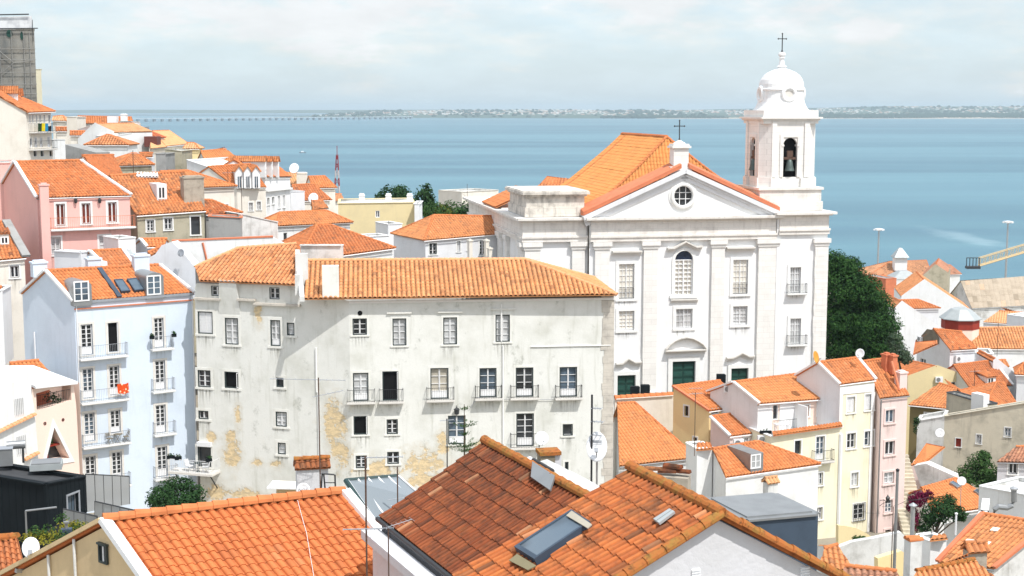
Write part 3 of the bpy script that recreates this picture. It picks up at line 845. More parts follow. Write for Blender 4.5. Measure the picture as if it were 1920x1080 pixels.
nt.links.new(wm_('MULTIPLY', wm_('ARCTAN2', sp.outputs[0], sp.outputs[1]), 7.0), cb.inputs[0]); nt.links.new(wm_('MULTIPLY', wm_('POWER', wm_('MAXIMUM', sp.outputs[2], .0), .8), 17.0), cb.inputs[1])
def wnoise(sc, det, rough, off):
    m = nt.nodes.new('ShaderNodeMapping'); m.inputs['Location'].default_value = off; nt.links.new(cb.outputs[0], m.inputs[0])
    m.inputs['Scale'].default_value = (1, .8, 1)
    x = nt.nodes.new('ShaderNodeTexNoise'); x.inputs['Scale'].default_value = sc; x.inputs['Detail'].default_value = det; x.inputs['Roughness'].default_value = rough
    nt.links.new(m.outputs[0], x.inputs['Vector']); return x.outputs[0]
n1 = wnoise(1.5, 10, .60, (3.1, 1.7, 0)); n2 = wnoise(.6, 5, .5, (9, 4, 2))
def wramp(v, lo, hi, a, b):
    x = nt.nodes.new('ShaderNodeMapRange'); x.interpolation_type = 'SMOOTHSTEP'
    for k, q in ((1, lo), (2, hi), (3, a), (4, b)): x.inputs[k].default_value = q
    nt.links.new(v, x.inputs[0]); return x.outputs[0]
hgt = wramp(sp.outputs[2], .0, .075, -.10, .06)        # the cloud deck thins towards the horizon
cov = wramp(wm_('ADD', wm_('ADD', wm_('MULTIPLY', n1, .75), wm_('MULTIPLY', n2, .25)), hgt), .44, .62, 0, .95)
bg2 = nt.nodes.new('ShaderNodeBackground'); cc = nt.nodes.new('ShaderNodeMixRGB'); nt.links.new(cov, cc.inputs[0]); cc.inputs[1].default_value = (.76, .90, 1.0, 1); cc.inputs[2].default_value = (.97, .985, 1, 1); nt.links.new(cc.outputs[0], bg2.inputs[0]); bg2.inputs[1].default_value = .62
veil = wm_('MAXIMUM', cov, wramp(sp.outputs[2], .0, .5, .72, .35))
shade = wramp(wnoise(2.2, 7, .6, (7.2, 2.2, 1)), .3, .75, .69, .78); shade = wm_('MULTIPLY', shade, wramp(sp.outputs[2], .09, .5, 1, 1.55)); nt.links.new(shade, bg2.inputs[1])  # unseen clouds above the view brightened to add fill light
mx = nt.nodes.new('ShaderNodeMixShader'); nt.links.new(veil, mx.inputs[0]); nt.links.new(bg.outputs[0], mx.inputs[1]); nt.links.new(bg2.outputs[0], mx.inputs[2])
nt.links.new(mx.outputs[0], out.inputs[0])

sl = bpy.data.lights.new('sun', 'SUN'); sl.energy = 3.3; sl.angle = math.radians(.5); sl.color = (1, .97, .925)
so = bpy.data.objects.new('sun', sl); COL.objects.link(so); so.rotation_euler = SUN.to_track_quat('Z', 'Y').to_euler(); so.location = (60, -60, 120)
cd = bpy.data.cameras.new('camera'); cd.sensor_width = 36; cd.lens = 50; cd.clip_end = 60000; cd.clip_start = .5
co = bpy.data.objects.new('camera', cd); COL.objects.link(co); co.location = CAM; co.rotation_euler = (math.pi / 2 - TH, 0, 0)
scene.camera = co
scene.view_settings.view_transform = 'Standard'; scene.view_settings.look = 'None'; scene.view_settings.gamma = 1
scene.view_settings.exposure = .40
scene.cycles.max_bounces = 6; scene.cycles.diffuse_bounces = 3; scene.cycles.glossy_bounces = 2; scene.cycles.transmission_bounces = 4; scene.cycles.volume_bounces = 0
scene.cycles.use_denoising = True; scene.cycles.sample_clamp_indirect = 6

# ================================================================== ground, water, far shore, bridge, air
def ground_z(x, y):
    pr = ((-40, 54), (0, 52), (25, 45), (60, 33), (100, 25), (140, 22), (200, 14), (320, 5), (420, 3), (476, 3), (480, -4))
    z = -4
    for (a, p), (b, q) in zip(pr, pr[1:]):
        if a <= y <= b: z = p + (q - p) * (y - a) / (b - a)
    if y > 80 and x < -5:
        t = min(1, (-5 - x) / 60); z += 26 * t * max(0, min(1, (y - 80) / 60)) * max(0, min(1, (400 - y) / 150))
    return z
g = MB(); NX, NY = 60, 80
for j in range(NY + 1):
    for i in range(NX + 1):
        y = -40 + (520 * j / NY); x = (-1 + 2 * i / NX) * 320; g.v.append((x, y, ground_z(x, y)))
for j in range(NY):
    for i in range(NX):
        a = j * (NX + 1) + i; g.face((a, a + 1, a + NX + 2, a + NX + 1))
setting('ground', g, flat('earth_and_paving', (.30, .27, .22), .95, .1, 0, .5, .4), smooth=True)

t = NT('river_water')
st = t.noise(t.pos((1 / 900, 1 / 160, 1)), 1.0, 6, .55); st2 = t.noise(t.pos((1 / 260, 1 / 45, 1), (3, 9, 0)), 1.0, 5, .6)
fo = t.noise(t.pos((1 / 5200, 1 / 900, 1), (1, 2, 0)), 1.0, 3, .5)
q = t.mix(t.ramp(st, .38, .66), (.032, .118, .168), (.066, .188, .238))
q = t.mix(t.math('MULTIPLY', t.ramp(st2, .40, .70), .55), q, (.027, .112, .182))
q = t.mix(t.math('MULTIPLY', t.ramp(fo, .44, .62), .6), q, (.10, .235, .29))
wk = t.n('VectorMath'); wk.operation = 'LENGTH'; t.l(t.pos((1 / 13, 1 / 60, 1), (-213 / 13, -664 / 60, 0)), wk.inputs[0]); wn_ = t.noise(t.pos((1 / 22, 1 / 40, 1)), 1.0, 6, .7)
q = t.mix(t.math('MULTIPLY', t.ramp(t.math('ADD', wk.outputs['Value'], t.math('MULTIPLY', t.math('SUBTRACT', wn_, .5), 2.4)), 1.1, .2), .26), q, (.40, .54, .58))
rp = t.noise(t.pos((.5, .9, 1)), .25, 6, .7); t.bump(rp, .35, 1.2)
wmat = t.fin(q, .42, .35)
g = MB(); g.poly([V((-16000, 430, 0)), V((16000, 430, 0)), V((16000, 24000, 0)), V((-16000, 24000, 0))]); setting('river', g, wmat)

def ribbon(name, d0, d1, xs, hf, mat, rows=6, n=240):
    b = MB()
    for j in range(rows + 1):
        for i in range(n + 1):
            x = xs[0] + (xs[1] - xs[0]) * i / n; k = j / rows
            D = d0(x) + (d1 - d0(x)) * k; b.v.append((x, D, hf(x, k)))
    for j in range(rows):
        for i in range(n):
            a = j * (n + 1) + i; b.face((a, a + 1, a + n + 2, a + n + 1))
    setting(name, b, mat, smooth=True); return b
from mathutils import noise as MN
def nz(x, s, o=0): return MN.noise(V((x / s, o, 3.3)))
shore = lambda x: 9450 + (0 if x > 800 else (800 - x) * .42) + 130 * nz(x, 900)
def hill(x, k):
    top = 38 + max(0, min(1, (x + 2400) / 2500)) * 14 + max(0, min(1, (x - 2000) / 1600)) * 34 + 9 * nz(x, 900) + 4 * nz(x, 250, 5) + 2 * nz(x, 60, 2)
    edge = max(0, min(1, (x + 1750) / 500))
    return 1.5 + (top * edge + 4 * edge) * (k ** .8) - (3 if k == 0 else 0)
hm = flat('far_shore_scrub', (.07, .11, .075), .95, .1, 0, .6, .006)
ribbon('far_shore', shore, 13200, (-1800, 5200), hill, hm, 8, 320)
ribbon('far_hills', lambda x: 14000, 15500, (-6000, 6000), lambda x, k: 24 + k * (26 + 12 * nz(x, 1500, 9) + 30 * max(0, min(1, (x - 1500) / 2500))), hm, 3)
sandm = flat('beach_sand', (.62, .52, .40), .95, .1, 0, .3, .01)
ribbon('beach', lambda x: shore(x) - 60, 9600, (950, 4600), lambda x, k: .6 + 4 * k + (7 * max(0, 1 - abs(x - 2950) / 420)) * k, sandm, 3)
rf = random.Random(5)
def boxes(name, mat, n, xr, kr, size, hgt, dens):
    b = MB(); c = 0; tries = 0
    while c < n and tries < n * 12:
        tries += 1
        x = rf.uniform(*xr); k = rf.uniform(*kr)
        if nz(x, 420, 7) * .8 + rf.uniform(-.35, .35) < dens: continue
        D = shore(x) + (13200 - shore(x)) * k; s = rf.uniform(*size); h = rf.uniform(*hgt)
        b.cube(V((x, D, hill(x, k) + h / 2 - 2)), s, s * .6, h / 2 + 2, rf.uniform(-.4, .4)); c += 1
    setting(name, b, mat, 'stuff')
boxes('distant_white_town', flat('distant_white_walls', (.90, .86, .82), .9, .1, 0, .25, .02), 1000, (-1560, 5000), (.25, .95), (5, 12), (3, 7), .0)
boxes('distant_pinkish_town', flat('distant_roofs', (.62, .42, .33), .9, .1, 0, .3, .02), 700, (-1560, 5000), (.2, .95), (6, 14), (3, 7), -.05)
def woods(name, xr, kr, n, dens, s):
    b = MB()
    for _ in range(n):
        x = rf.uniform(*xr); k = rf.uniform(*kr)
        if nz(x, 380, 4) + rf.uniform(-.3, .3) < dens: continue
        D = shore(x) + (13200 - shore(x)) * k; r = rf.uniform(*s); c = V((x, D, hill(x, k)))
        b.lathe(c, [(r, -3), (r * 1.1, r * .35), (r * .8, r * .75), (r * .25, r)], 6)
    setting(name, b, flat('distant_pines', (.022, .05, .032), .95, .1, 0, .5, .01), 'stuff')
woods('shore_woods', (1750, 4900), (.01, .16), 2600, -.6, (9, 20))
woods('scattered_far_trees', (-1500, 5000), (.05, .9), 1500, -.05, (8, 18))
woods('mid_shore_woods', (600, 1800), (.01, .06), 500, -.2, (7, 15))

# the long low road bridge
o = thing('bridge', 'long low road bridge on many piers crossing the wide river', 'bridge', (-1800, 7000, 0))
a = V((-1870, 6850, 14)); c = V((-640, 9060, 14)); d = c - a; s = d.normalized(); nn = s.cross(Z)
concrete = flat('bridge_concrete', (.50, .54, .57), .9, .1)
b = MB(); b.ob((a + c) / 2, s * d.length / 2, nn * 15, Z * 1.8); build('deck', b, concrete, o)
b = MB(); b.ob(a + Z * -8, s * 6, nn * 6, Z * 7); first = build('pier', b, concrete, o)
for i in range(1, 46):
    k = first.copy(); COL.objects.link(k); k.parent = o; k.location = d * (i / 45)

hz = MB(); hz.box8([V(p) for p in ((-17000, -80, -6), (17000, -80, -6), (17000, 25000, -6), (-17000, 25000, -6), (-17000, -80, 132), (17000, -80, 132), (17000, 25000, 132), (-17000, 25000, 132))])
hm_ = bpy.data.materials.new('pale_air'); hm_.use_nodes = True; t_ = hm_.node_tree
t_.nodes.remove(t_.nodes['Principled BSDF']); pv = t_.nodes.new('ShaderNodeVolumePrincipled'); pv.inputs['Color'].default_value = (.74, .90, 1, 1); pv.inputs['Density'].default_value = 7.0e-5; pv.inputs['Anisotropy'].default_value = .1
t_.links.new(pv.outputs[0], t_.nodes['Material Output'].inputs['Volume'])
setting('haze', hz, hm_, 'stuff')

c = PZ(567, 287, 0); o = thing('boat', 'tiny boat crossing the river left of the church', 'boat', c); b = MB(); b.box8([c + V(p) for p in ((-4, -1, -.2), (4, -1, -.2), (4.6, 1, -.2), (-4, 1, -.2), (-4.6, -1.4, 1.2), (5.2, -1.2, 1.4), (5.2, 1.2, 1.4), (-4.6, 1.4, 1.2))]); build('hull', b, flat('boat_grey_hull', (.25, .27, .3), .6), o); b = MB(); b.cube(c + Z * 2, 1.6, .9, .9); build('cabin', b, flat('boat_white_cabin', (.8, .8, .8), .6), o)
# ================================================================== the long white building
hl = house('long_white_building', 'long weathered white building with ochre plaster patches and iron balconies below the church', 'building',
           [(569, 561), (1157, 553)], 103.5, [(576, 489), (985, 487)], 22, 'white', 'amber', D2=105.8, ends='gh', base=26, tp=T_(.36, .48, .125, .02, 6), walls=False, cap='ridgepale', capr=.16)
R_ = hl['root']
FR = vframe(655, 104.5, 1151, 106.7, 600); FL = vframe(367, 107.9, 655, 104.5, 600)
pj = lambda F, x, y: tuple(F.pt(F.sz(x, y)[0], 0, F.sz(x, y)[1]))
SL = S_('longtrim', .15, 'frame', 'rim', True, proud=.02)
def bal(x0, x1, **k): return dict(balc=(x0, x1), **k)
right_w = [(661, 597, 688, 628, 'c', 3), (736, 597, 762, 648, 'c', 4, dict(lintel=True)), (831, 595, 857, 646, 'c', 4, dict(lintel=True, g='greycurtain')), (929, 590, 956, 641, 'c', 4, dict(lintel=True)),
    (662, 699, 691, 752, 'd', 3, bal(650, 704, g='greycurtain')), (717, 696, 747, 751, 'o', 3, bal(710, 757)), (807, 690, 841, 748, 'd', 3, bal(799, 852, g='curtain')),
    (899, 690, 931, 745, 'd', 3, bal(890, 941)), (967, 689, 1000, 744, 'd', 3, bal(956, 1010)), (1049, 688, 1082, 744, 'd', 3, bal(1040, 1091)),
    (663, 780, 689, 815, 'o'), (725, 786, 746, 814, 'c', 3), (840, 779, 873, 833, 'd', 3, dict(g='glassb')), (968, 775, 1001, 837, 'd', 4, bal(956, 1012, bh=1.1)),
    (1055, 795, 1074, 817, 'p', 1), (667, 854, 688, 878, 'c', 3), (726, 847, 748, 870, 'c', 2), (1059, 866, 1066, 890, 'x')]
left_w = [(371, 584, 399, 626, 's'), (422, 596, 447, 646, 'c', 4, dict(g='greycurtain')), (507, 600, 526, 649, 'd', 3, dict(g='greycurtain', lintel=False)), (538, 605, 552, 629, 'p', 2, dict(g='greycurtain')),
    (371, 694, 395, 726, 'c', 3), (421, 697, 447, 728, 'o'), (518, 708, 532, 726, 'x'), (372, 770, 391, 786, 'c', 1), (517, 772, 538, 800, 'c', 3), (521, 830, 536, 852, 'p', 2),
    (396, 536, 417, 555, 'c', 2, dict(sur=None)), (505, 539, 524, 561, 'c', 2, dict(sur=None)), (371, 838, 396, 875, 'x', 1, dict(sill=False))]
hr = put_windows(R_, FR, right_w, SL); hl2 = put_windows(R_, FL, left_w, dict(SL, sw=.2))
pat = []
for (x, y, rx, ry) in [(628, 790, 28, 44), (640, 850, 24, 30), (792, 872, 44, 30), (700, 880, 40, 24), (433, 850, 19, 32), (432, 815, 12, 10), (482, 868, 15, 8), (515, 870, 14, 8), (484, 592, 10, 22), (400, 925, 34, 20), (460, 930, 40, 14), (830, 830, 14, 26), (905, 835, 20, 12), (800, 905, 60, 26), (445, 780, 8, 22), (395, 820, 10, 12), (1030, 880, 20, 10)]:
    F = FL if x < 655 else FR; p = F.pt(F.sz(x, y)[0], 0, F.sz(x, y)[1]); m = (p - CAM).length / FPX
    pat.append((p.x, p.y, p.z, rx * m, ry * m))
M['long'] = plaster('weathered_white_plaster', (.735, .735, .695), (.43, .43, .36), .55, .65, .42, .45, patches=pat, pcol=(.62, .48, .28))
b = MB(); zb = hl['zb']
top = lambda F, x, y: F.sz(x, y)
wallface(b, FR, [(0, zb), (FR.L, zb), top(FR, 1151, 557), (0, FR.sz(655, 565)[1])], hr)
wallface(b, FL, [(0, zb), (FL.L, zb), (FL.L, FR.sz(655, 565)[1]), top(FL, 566, 535), top(FL, 369, 531), (0, FL.sz(367, 540)[1])], hl2)
cr = FR.pt(FR.L, 0, 0); cl = FL.pt(0, 0, 0); nb = hl['N'] * 9.5
for p, q in ((cr, cr + nb), (cr + nb, cl + nb), (cl + nb, cl)):
    F = Frame(p, q); wallface(b, F, [(0, zb), (F.L, zb), (F.L, hl['A'].z - .1), (0, hl['A'].z - .1)])
build('wall', b, M['long'], R_)
b = MB(); s1 = FR.L; s0 = FR.sz(1128, 700)[0]; rr = random.Random(3); z = zb
while z < hl['A'].z - .3:
    h = rr.uniform(.4, .62); z2 = min(z + h - .012, hl['A'].z - .15); b.bx(FR, s0 + rr.uniform(-.12, .3), s1 + .02, -.3, .03 + rr.uniform(0, .02), z, z2); z += h
build('corner_stones', b, M['quoin'], R_)
b = MB(); b.bx(FR, 0, FR.L + .1, .0, .14, FR.sz(900, 560)[1] - .22, FR.sz(900, 560)[1] - .04); build('eaves_cornice', b, M['whitetrim'], R_)
# left wing roof, cornice ledges, chimney breast
eA = P(374, 527, 107.2); eB = P(565, 535, 104.9); ee = V((eB.x - eA.x, eB.y - eA.y, 0)).normalized(); N2 = -ee.cross(Z)
pn2 = (eB - eA).normalized().cross(N2 * math.cos(.42) + Z * math.sin(.42))
poly = [eA, eB] + [hit(x, y, eA, pn2) for x, y in ((556, 458), (447, 466), (366, 501))]
rb = MB(); tiles(rb, poly, (eB - eA).normalized(), (N2 * math.cos(.42) + Z * math.sin(.42)), T_(.34, .48, .12, .02, 6)); wr = build('roof', rb, M['amber'], R_, label='lower roof of the left wing')
cb = MB(); caps(cb, poly[3], poly[4], .15); caps(cb, poly[2], poly[3], .15); build('ridge_cap', cb, M['ridgepale'], wr)
b = MB(); F = Frame(poly[2] - Z * poly[2].z, poly[3] - Z * poly[3].z)
for p, q in ((poly[2], poly[3]), (poly[3], poly[4])):
    F = Frame(p, q); wallface(b, F, [(0, zb + 10), (F.L, zb + 10), (F.L, q.z - .1), (0, p.z - .1)])
build('back_wall', b, M['white'], R_)
for x0, x1, y in ((367, 416, 557), (447, 480, 559), (478, 564, 567)):
    a_, z_ = FL.sz(x0, y); c_ = FL.sz(x1, y)[0]; b = MB(); b.bx(FL, a_, c_, -.05, .32, z_ - .16, z_); build('cornice_ledge', b, M['quoin'], R_)
b = MB(); a_, z_ = FL.sz(416, 524); c_ = FL.sz(447, 524)[0]; z2 = FL.sz(430, 590)[1]
b.box8([FL.pt(a_ - .35, .0, z2), FL.pt(c_ + .1, .0, z2), FL.pt(c_ + .1, -.5, z2), FL.pt(a_ - .35, -.5, z2), FL.pt(a_, .5, z_), FL.pt(c_, .5, z_), FL.pt(c_, -.8, z_), FL.pt(a_, -.8, z_)])
build('chimney_breast', b, M['long'], R_)
# white party upstand between the two roofs, chimneys
b = MB(); p0 = P(571, 558, 103.0); p1 = P(562, 475, 108.5); t = (p1 - p0)
b.box8([p0 + V((-.35, 0, -.3)), p0 + V((.0, 0, -.3)), p1 + V((.0, 0, -.6)), p1 + V((-.35, 0, -.6)), p0 + V((-.35, 0, .1)), p0 + V((.0, 0, .1)), p1 + V((.0, 0, .3)), p1 + V((-.35, 0, .3))])
build('party_wall', b, M['stainwhite'], R_)
chimney(R_, FR, 604, 635, 499, 550, 103.8, .75, 'longtrim', 'plain')
chimney(R_, FR, 554, 577, 476, 530, 106, .6, 'stainwhite', 'plain'); chimney(R_, FR, 553, 562, 515, 545, 104.3, .4, 'stainwhite', 'plain')
# pipes
b = MB()
for x, y0, y1 in ((943, 648, 832), (593, 652, 735), (597, 735, 880), (940, 570, 640)):
    a_, z_ = FR.sz(x, y0) if x > 655 else FL.sz(x, y0); z2 = (FR if x > 655 else FL).sz(x, y1)[1]; F = FR if x > 655 else FL
    b.tube([F.pt(a_, .06, z_), F.pt(a_, .06, z2)], .07, 6)
a_, z_ = FR.sz(995, 650); c_ = FR.sz(1145, 648)[0]; b.tube([FR.pt(a_, .05, z_), FR.pt(c_, .05, z_)], .045, 6)
build('drain_pipe', b, M['whitetrim'], R_)
b = MB(); s_, z_ = FR.sz(675, 587); b.lathe(FR.pt(s_, .0, z_), [(.18, 0), (.18, .03)], 12, axes=(FR.e, Z, FR.n)); build('round_vent', b, M['dark'], R_)
# terrace balcony at the left corner with its things
Ft = Frame(FL.pt(FL.sz(331, 880)[0], 0, 0), FL.pt(FL.sz(413, 880)[0], 0, 0)); zt = FL.sz(380, 880)[1]
b = MB(); b.bx(Ft, 0, Ft.L, 0, 1.35, zt - .16, zt)
tb_ = build('terrace_slab', b, M['trim'], R_)
for s_ in (.5, Ft.L - .3): b = MB(); b.tube([Ft.pt(s_, 0, zt - 1.4), Ft.pt(s_, 1.1, zt - .18)], .05, 5); build('bracket', b, M['iron'], tb_)
railing(tb_, Ft, .04, Ft.L - .04, zt, 1.3, 1.0, 'plastic', .16)
def plastic_chair(c, rz, label):
    o = thing('plastic_chair', label, 'chair', c, 'white plastic terrace chairs'); a = V((math.cos(rz), math.sin(rz), 0)); q = V((-a.y, a.x, 0))
    b = MB(); b.ob(c + Z * .42, a * .24, q * .24, Z * .02); build('seat', b, M['plastic'], o)
    b = MB(); b.box8([c + a * .22 - q * .24 + Z * .42, c + a * .26 - q * .24 + Z * .42, c + a * .26 + q * .24 + Z * .42, c + a * .22 + q * .24 + Z * .42, c + a * .32 - q * .2 + Z * .9, c + a * .36 - q * .2 + Z * .9, c + a * .36 + q * .2 + Z * .9, c + a * .32 + q * .2 + Z * .9]); build('backrest', b, M['plastic'], o)
    for i in (-1, 1):
        for j in (-1, 1):
            b = MB(); b.tube([c + a * .21 * i + q * .21 * j, c + a * .19 * i + q * .19 * j + Z * .42], .022, 5); build('leg', b, M['plastic'], o)
        b = MB(); b.ob(c + q * .25 * i + Z * .64, a * .24, q * .025, Z * .02); build('armrest', b, M['plastic'], o)
    return o
plastic_chair(Ft.pt(1.55, .75, zt), math.radians(150), 'left white plastic chair on the corner terrace of the long building')
plastic_chair(Ft.pt(2.9, .75, zt), math.radians(20), 'right white plastic chair on the corner terrace under the dark glass door')
def planter(c, w, label, leaf='leafdark'):
    o = thing('planter', label, 'planter', c, 'planters on balconies'); b = MB(); b.cube(c + Z * .12, w, .13, .12, .1); build('box', b, M['black'], o)
    lb = MB(); leaves(lb, [(c + Z * .32, w, .15, .14)], 50, .16, random.Random(int(w * 99))); build('foliage', lb, M[leaf], o)
planter(Ft.pt(.2, 1.15, zt + .98), .3, 'black planter hung at the left end of the corner terrace railing'); planter(Ft.pt(.85, 1.2, zt + .95), .25, 'second black planter on the corner terrace railing', 'leafgrey')
planter(Ft.pt(Ft.L - .3, 1.2, zt + .98), .22, 'small black planter at the right end of the corner terrace railing')
o = thing('terrace_table', 'small dark round table between the two white plastic chairs', 'table', Ft.pt(2.25, .7, zt)); b = MB(); b.lathe(Ft.pt(2.25, .7, zt + .68), [(.33, 0), (.33, .03)], 14); build('tabletop', b, M['rim'], o)
b = MB(); b.lathe(Ft.pt(2.25, .7, zt), [(.2, 0), (.03, .06), (.03, .68)], 10); build('leg', b, M['rim'], o)
b = MB(); b.bx(FL, FL.sz(372, 830)[0], FL.sz(398, 830)[0], .02, .3, FL.sz(385, 836)[1], FL.sz(385, 828)[1]); build('awning_box', b, M['plastic'], R_)
s_, z_ = FR.sz(856, 775); c = FR.pt(s_, .25, z_)
o = thing('wall_lantern', 'black iron lantern on the long white wall above a glazed door', 'lamp', c, 'wall lanterns')
b = MB(); b.lathe(c, [(.06, -.05), (.17, 0), (.2, .32), (.24, .36), (.05, .5), (.03, .58)], 6); build('lamp_body', b, M['iron'], o); b = MB(); b.tube([c + Z * .5, c + Z * .62 - FR.n * .12, c + Z * .4 - FR.n * .25], .025, 5); build('bracket', b, M['iron'], o)

# ================================================================== the pale blue house
SB = S_('trim', .17, 'frame', None, False)
def dbal(x0, x1): return dict(balc=(x0, x1), bm='greyiron', slab='whitetrim', deep=.6)
hb = house('blue_house', 'tall pale blue house with white iron balconies and two zinc roof dormers', 'house', [(137, 566), (364, 549)], 104.8, [(85, 508), (299, 497)], 30, 'blue', 'orange2', base=24, over=.04, tp=T_(.28, .4, .08, .022, 6),
    verge='cleanwhite', S=SB, wins=[(152, 608, 174, 666, 'd', 5), (202, 605, 222, 660, 'o', 3), (289, 596, 307, 652, 'd', 5, dbal(281, 322)),
    (155, 691, 175, 747, 'd', 5), (205, 686, 224, 741, 'd', 5), (291, 676, 310, 731, 'd', 5, dbal(283, 325)), (158, 774, 178, 828, 'd', 5), (207, 769, 226, 812, 'd', 4), (292, 759, 311, 812, 'd', 5, dbal(286, 327)),
    (160, 855, 180, 909, 'd', 5), (210, 847, 229, 902, 'd', 5), (295, 837, 314, 894, 'd', 5, dbal(287, 331))])
Rb = hb['root']; F = hb['F']
for x0, x1, y in ((147, 237, 668), (149, 239, 750), (152, 242, 832), (155, 243, 912)):
    balcony(Rb, F, F.sz(x0, y)[0], F.sz(x1, y)[0], F.sz((x0 + x1) / 2, y)[1], .6, .95, 'greyiron', 'whitetrim')
b = MB(); z_ = F.sz(250, 570)[1]; b.bx(F, -.03, F.L + .03, 0, .12, z_ - .08, z_); build('tile_band', b, M['terracotta'], Rb)
b = MB(); z_ = F.sz(250, 553)[1]; b.bx(F, 0, F.L, .0, .16, hb['A'].z - .16, hb['A'].z + .02); build('gutter', b, M['greyiron'], Rb)
b = MB()
for s_ in (.12, F.L - .1): b.tube([F.pt(s_, .08, hb['A'].z - .2), F.pt(s_, .08, hb['zb'])], .05, 6)
build('drain_pipe', b, M['plastic'], Rb)
dormer(hb, 137, 172, 527, 566, (142, 530, 166, 563)); dormer(hb, 274, 307, 511, 554, (279, 519, 301, 551))
skylight(hb, [(227, 551), (244, 549), (229, 527), (213, 528)]); skylight(hb, [(252, 549), (271, 547), (255, 525), (237, 527)])
b = MB(); p0 = hit(224, 559, hb['A'], hb['pn']); p1 = hit(186, 505, hb['A'], hb['pn']); strip(b, p0, p1, .35, .14, None, .05); build('roof_flashing', b, M['slate'], Rb)
chimney(Rb, F, 62, 84, 489, 512, 107.7, .8, 'blue', 'slab')
chimney(Rb, F, 165, 186, 482, 505, 109.3, .7, 'blue', 'slab'); chimney(Rb, F, 252, 276, 476, 502, 110.3, .7, 'blue', 'slab')
b = MB(); s_, z_ = hb['L'].sz(67, 622); b.tube([hb['L'].pt(s_, .12, z_), hb['L'].pt(s_, .12, z_ - 9)], .06, 6); build('vent_pipe', b, M['plastic'], Rb)
# red cloth and cafe set on its balconies
c = F.pt(F.sz(226, 740)[0], .62, F.sz(226, 740)[1])
t_ = NT('orange_floral_cloth'); vo = t_.n('TexVoronoi'); vo.inputs['Scale'].default_value = 3.5; t_.l(t_.pos(), vo.inputs['Vector']); M['cloth'] = t_.fin(t_.mix(t_.ramp(vo.outputs['Distance'], .2, .35), (.8, .6, .4), (.62, .08, .02)), .9, .1)
b = MB(); n = 9
for i in range(n):
    for j in range(5): b.v.append(tuple(F.pt(F.sz(226, 740)[0] - .45 + .9 * i / (n - 1), .63 + .05 * math.sin(i * 1.3 + j * .4) + .02 * j, c.z + .95 - .75 * j / 4 + .04 * math.sin(i))))
for i in range(n - 1):
    for j in range(4): b.face((i * 5 + j, i * 5 + j + 1, i * 5 + j + 6, i * 5 + j + 5))
single('balcony_cloth', 'orange and white patterned cloth hung over a blue house balcony railing', 'cloth', b, M['cloth'], c)
def cafe_chair(c, rz, label):
    o = thing('folding_chair', label, 'chair', c, 'wooden folding chairs on the balcony'); a = V((math.cos(rz), math.sin(rz), 0)); q = V((-a.y, a.x, 0))
    b = MB(); b.ob(c + Z * .45, a * .19, q * .19, Z * .02); build('seat', b, M['wood'], o)
    b = MB()
    for k in (.62, .72, .82): b.ob(c + a * (.2 + .1 * (k - .45)) + Z * k, a * .01, q * .19, Z * .03)
    build('backrest', b, M['wood'], o)
    for j in (-1, 1):
        b = MB(); b.tube([c - a * .2 + q * .18 * j, c + a * .26 + q * .18 * j + Z * .88], .018, 4); build('leg', b, M['wood'], o)
        b = MB(); b.tube([c + a * .2 + q * .16 * j, c - a * .18 + q * .16 * j + Z * .45], .018, 4); build('leg', b, M['wood'], o)
zz = F.sz(197, 832)[1]
for x, rz, lb in ((203, 2.6, 'left wooden folding chair on the third balcony of the blue house'), (234, .5, 'right wooden folding chair on the third balcony of the blue house')): cafe_chair(F.pt(F.sz(x, 830)[0], .33, zz), rz, lb)
c = F.pt(F.sz(219, 830)[0], .33, zz); o = thing('balcony_table', 'small wooden table between two folding chairs on the blue house balcony', 'table', c)
b = MB(); b.cube(c + Z * .7, .28, .22, .02); build('tabletop', b, M['wood'], o)
for j in (-1, 1):
    b = MB(); b.tube([c + V((.2 * j, -.15, 0)), c + V((-.2 * j, -.15, .7))], .018, 4); build('leg', b, M['wood'], o)
planter(F.pt(F.sz(281, 634)[0], .5, F.sz(281, 634)[1]), .18, 'dark planter at the left end of the top right blue house balcony'); planter(F.pt(F.sz(322, 630)[0], .5, F.sz(322, 630)[1]), .18, 'dark planter at the right end of the top right blue house balcony')

# ================================================================== the church
FC = vframe(1105, 137, 1455, 140.5)
ch = thing('church', 'white baroque church with triangular pediment, tiled nave roof and stone bell tower', 'church', FC.pt(FC.L / 2, 0, 30))
X = lambda px, py=550, d=0: FC.sz(px, py, d)[0]
H = lambda px, py, d=0: FC.sz(px, py, d)[1]
zb = 29; zc = H(1283, 405); sL = X(1105, 420); sR = X(1455, 420); sT = X(1549, 450); sW = X(983, 450, -.6); ap = (X(1283, 316), H(1283, 318))
R_c = lambda x0, y0, x1, y1: FC.rect(x0, y0, x1, y1)
SC = S_('whitetrim', .28, 'frame', None, True, proud=.08)
SCd = dict(SC, sw=.3)
oc = R_c(1265, 349, 1296, 385); ocx, ocz, orr = (oc[0] + oc[1]) / 2, (oc[2] + oc[3]) / 2, (oc[3] - oc[2]) / 2
ochole = [(ocx + orr * math.cos(-k * math.pi / 12), ocz + orr * math.sin(-k * math.pi / 12)) for k in range(24)]
holes = put_windows(ch, FC, [(1160, 495, 1189, 560, 'm', 6, dict(g='blind')), (1374, 487, 1402, 551, 'm', 6, dict(g='blind')), (1160, 583, 1189, 619, 'm', 5, dict(g='blind')), (1267, 579, 1298, 615, 'm', 3, dict(g='greycurtain')), (1374, 574, 1401, 609, 'm', 5, dict(g='greycurtain'))], SCd)
rc = R_c(1265, 470, 1299, 553); r_ = (rc[1] - rc[0]) / 2
arch = [(rc[0], rc[2]), (rc[1], rc[2])] + [((rc[0] + rc[1]) / 2 + r_ * math.cos(math.pi * k / 12), rc[3] - r_ + r_ * math.sin(math.pi * k / 12)) for k in range(13)]
b = MB()
doors = []
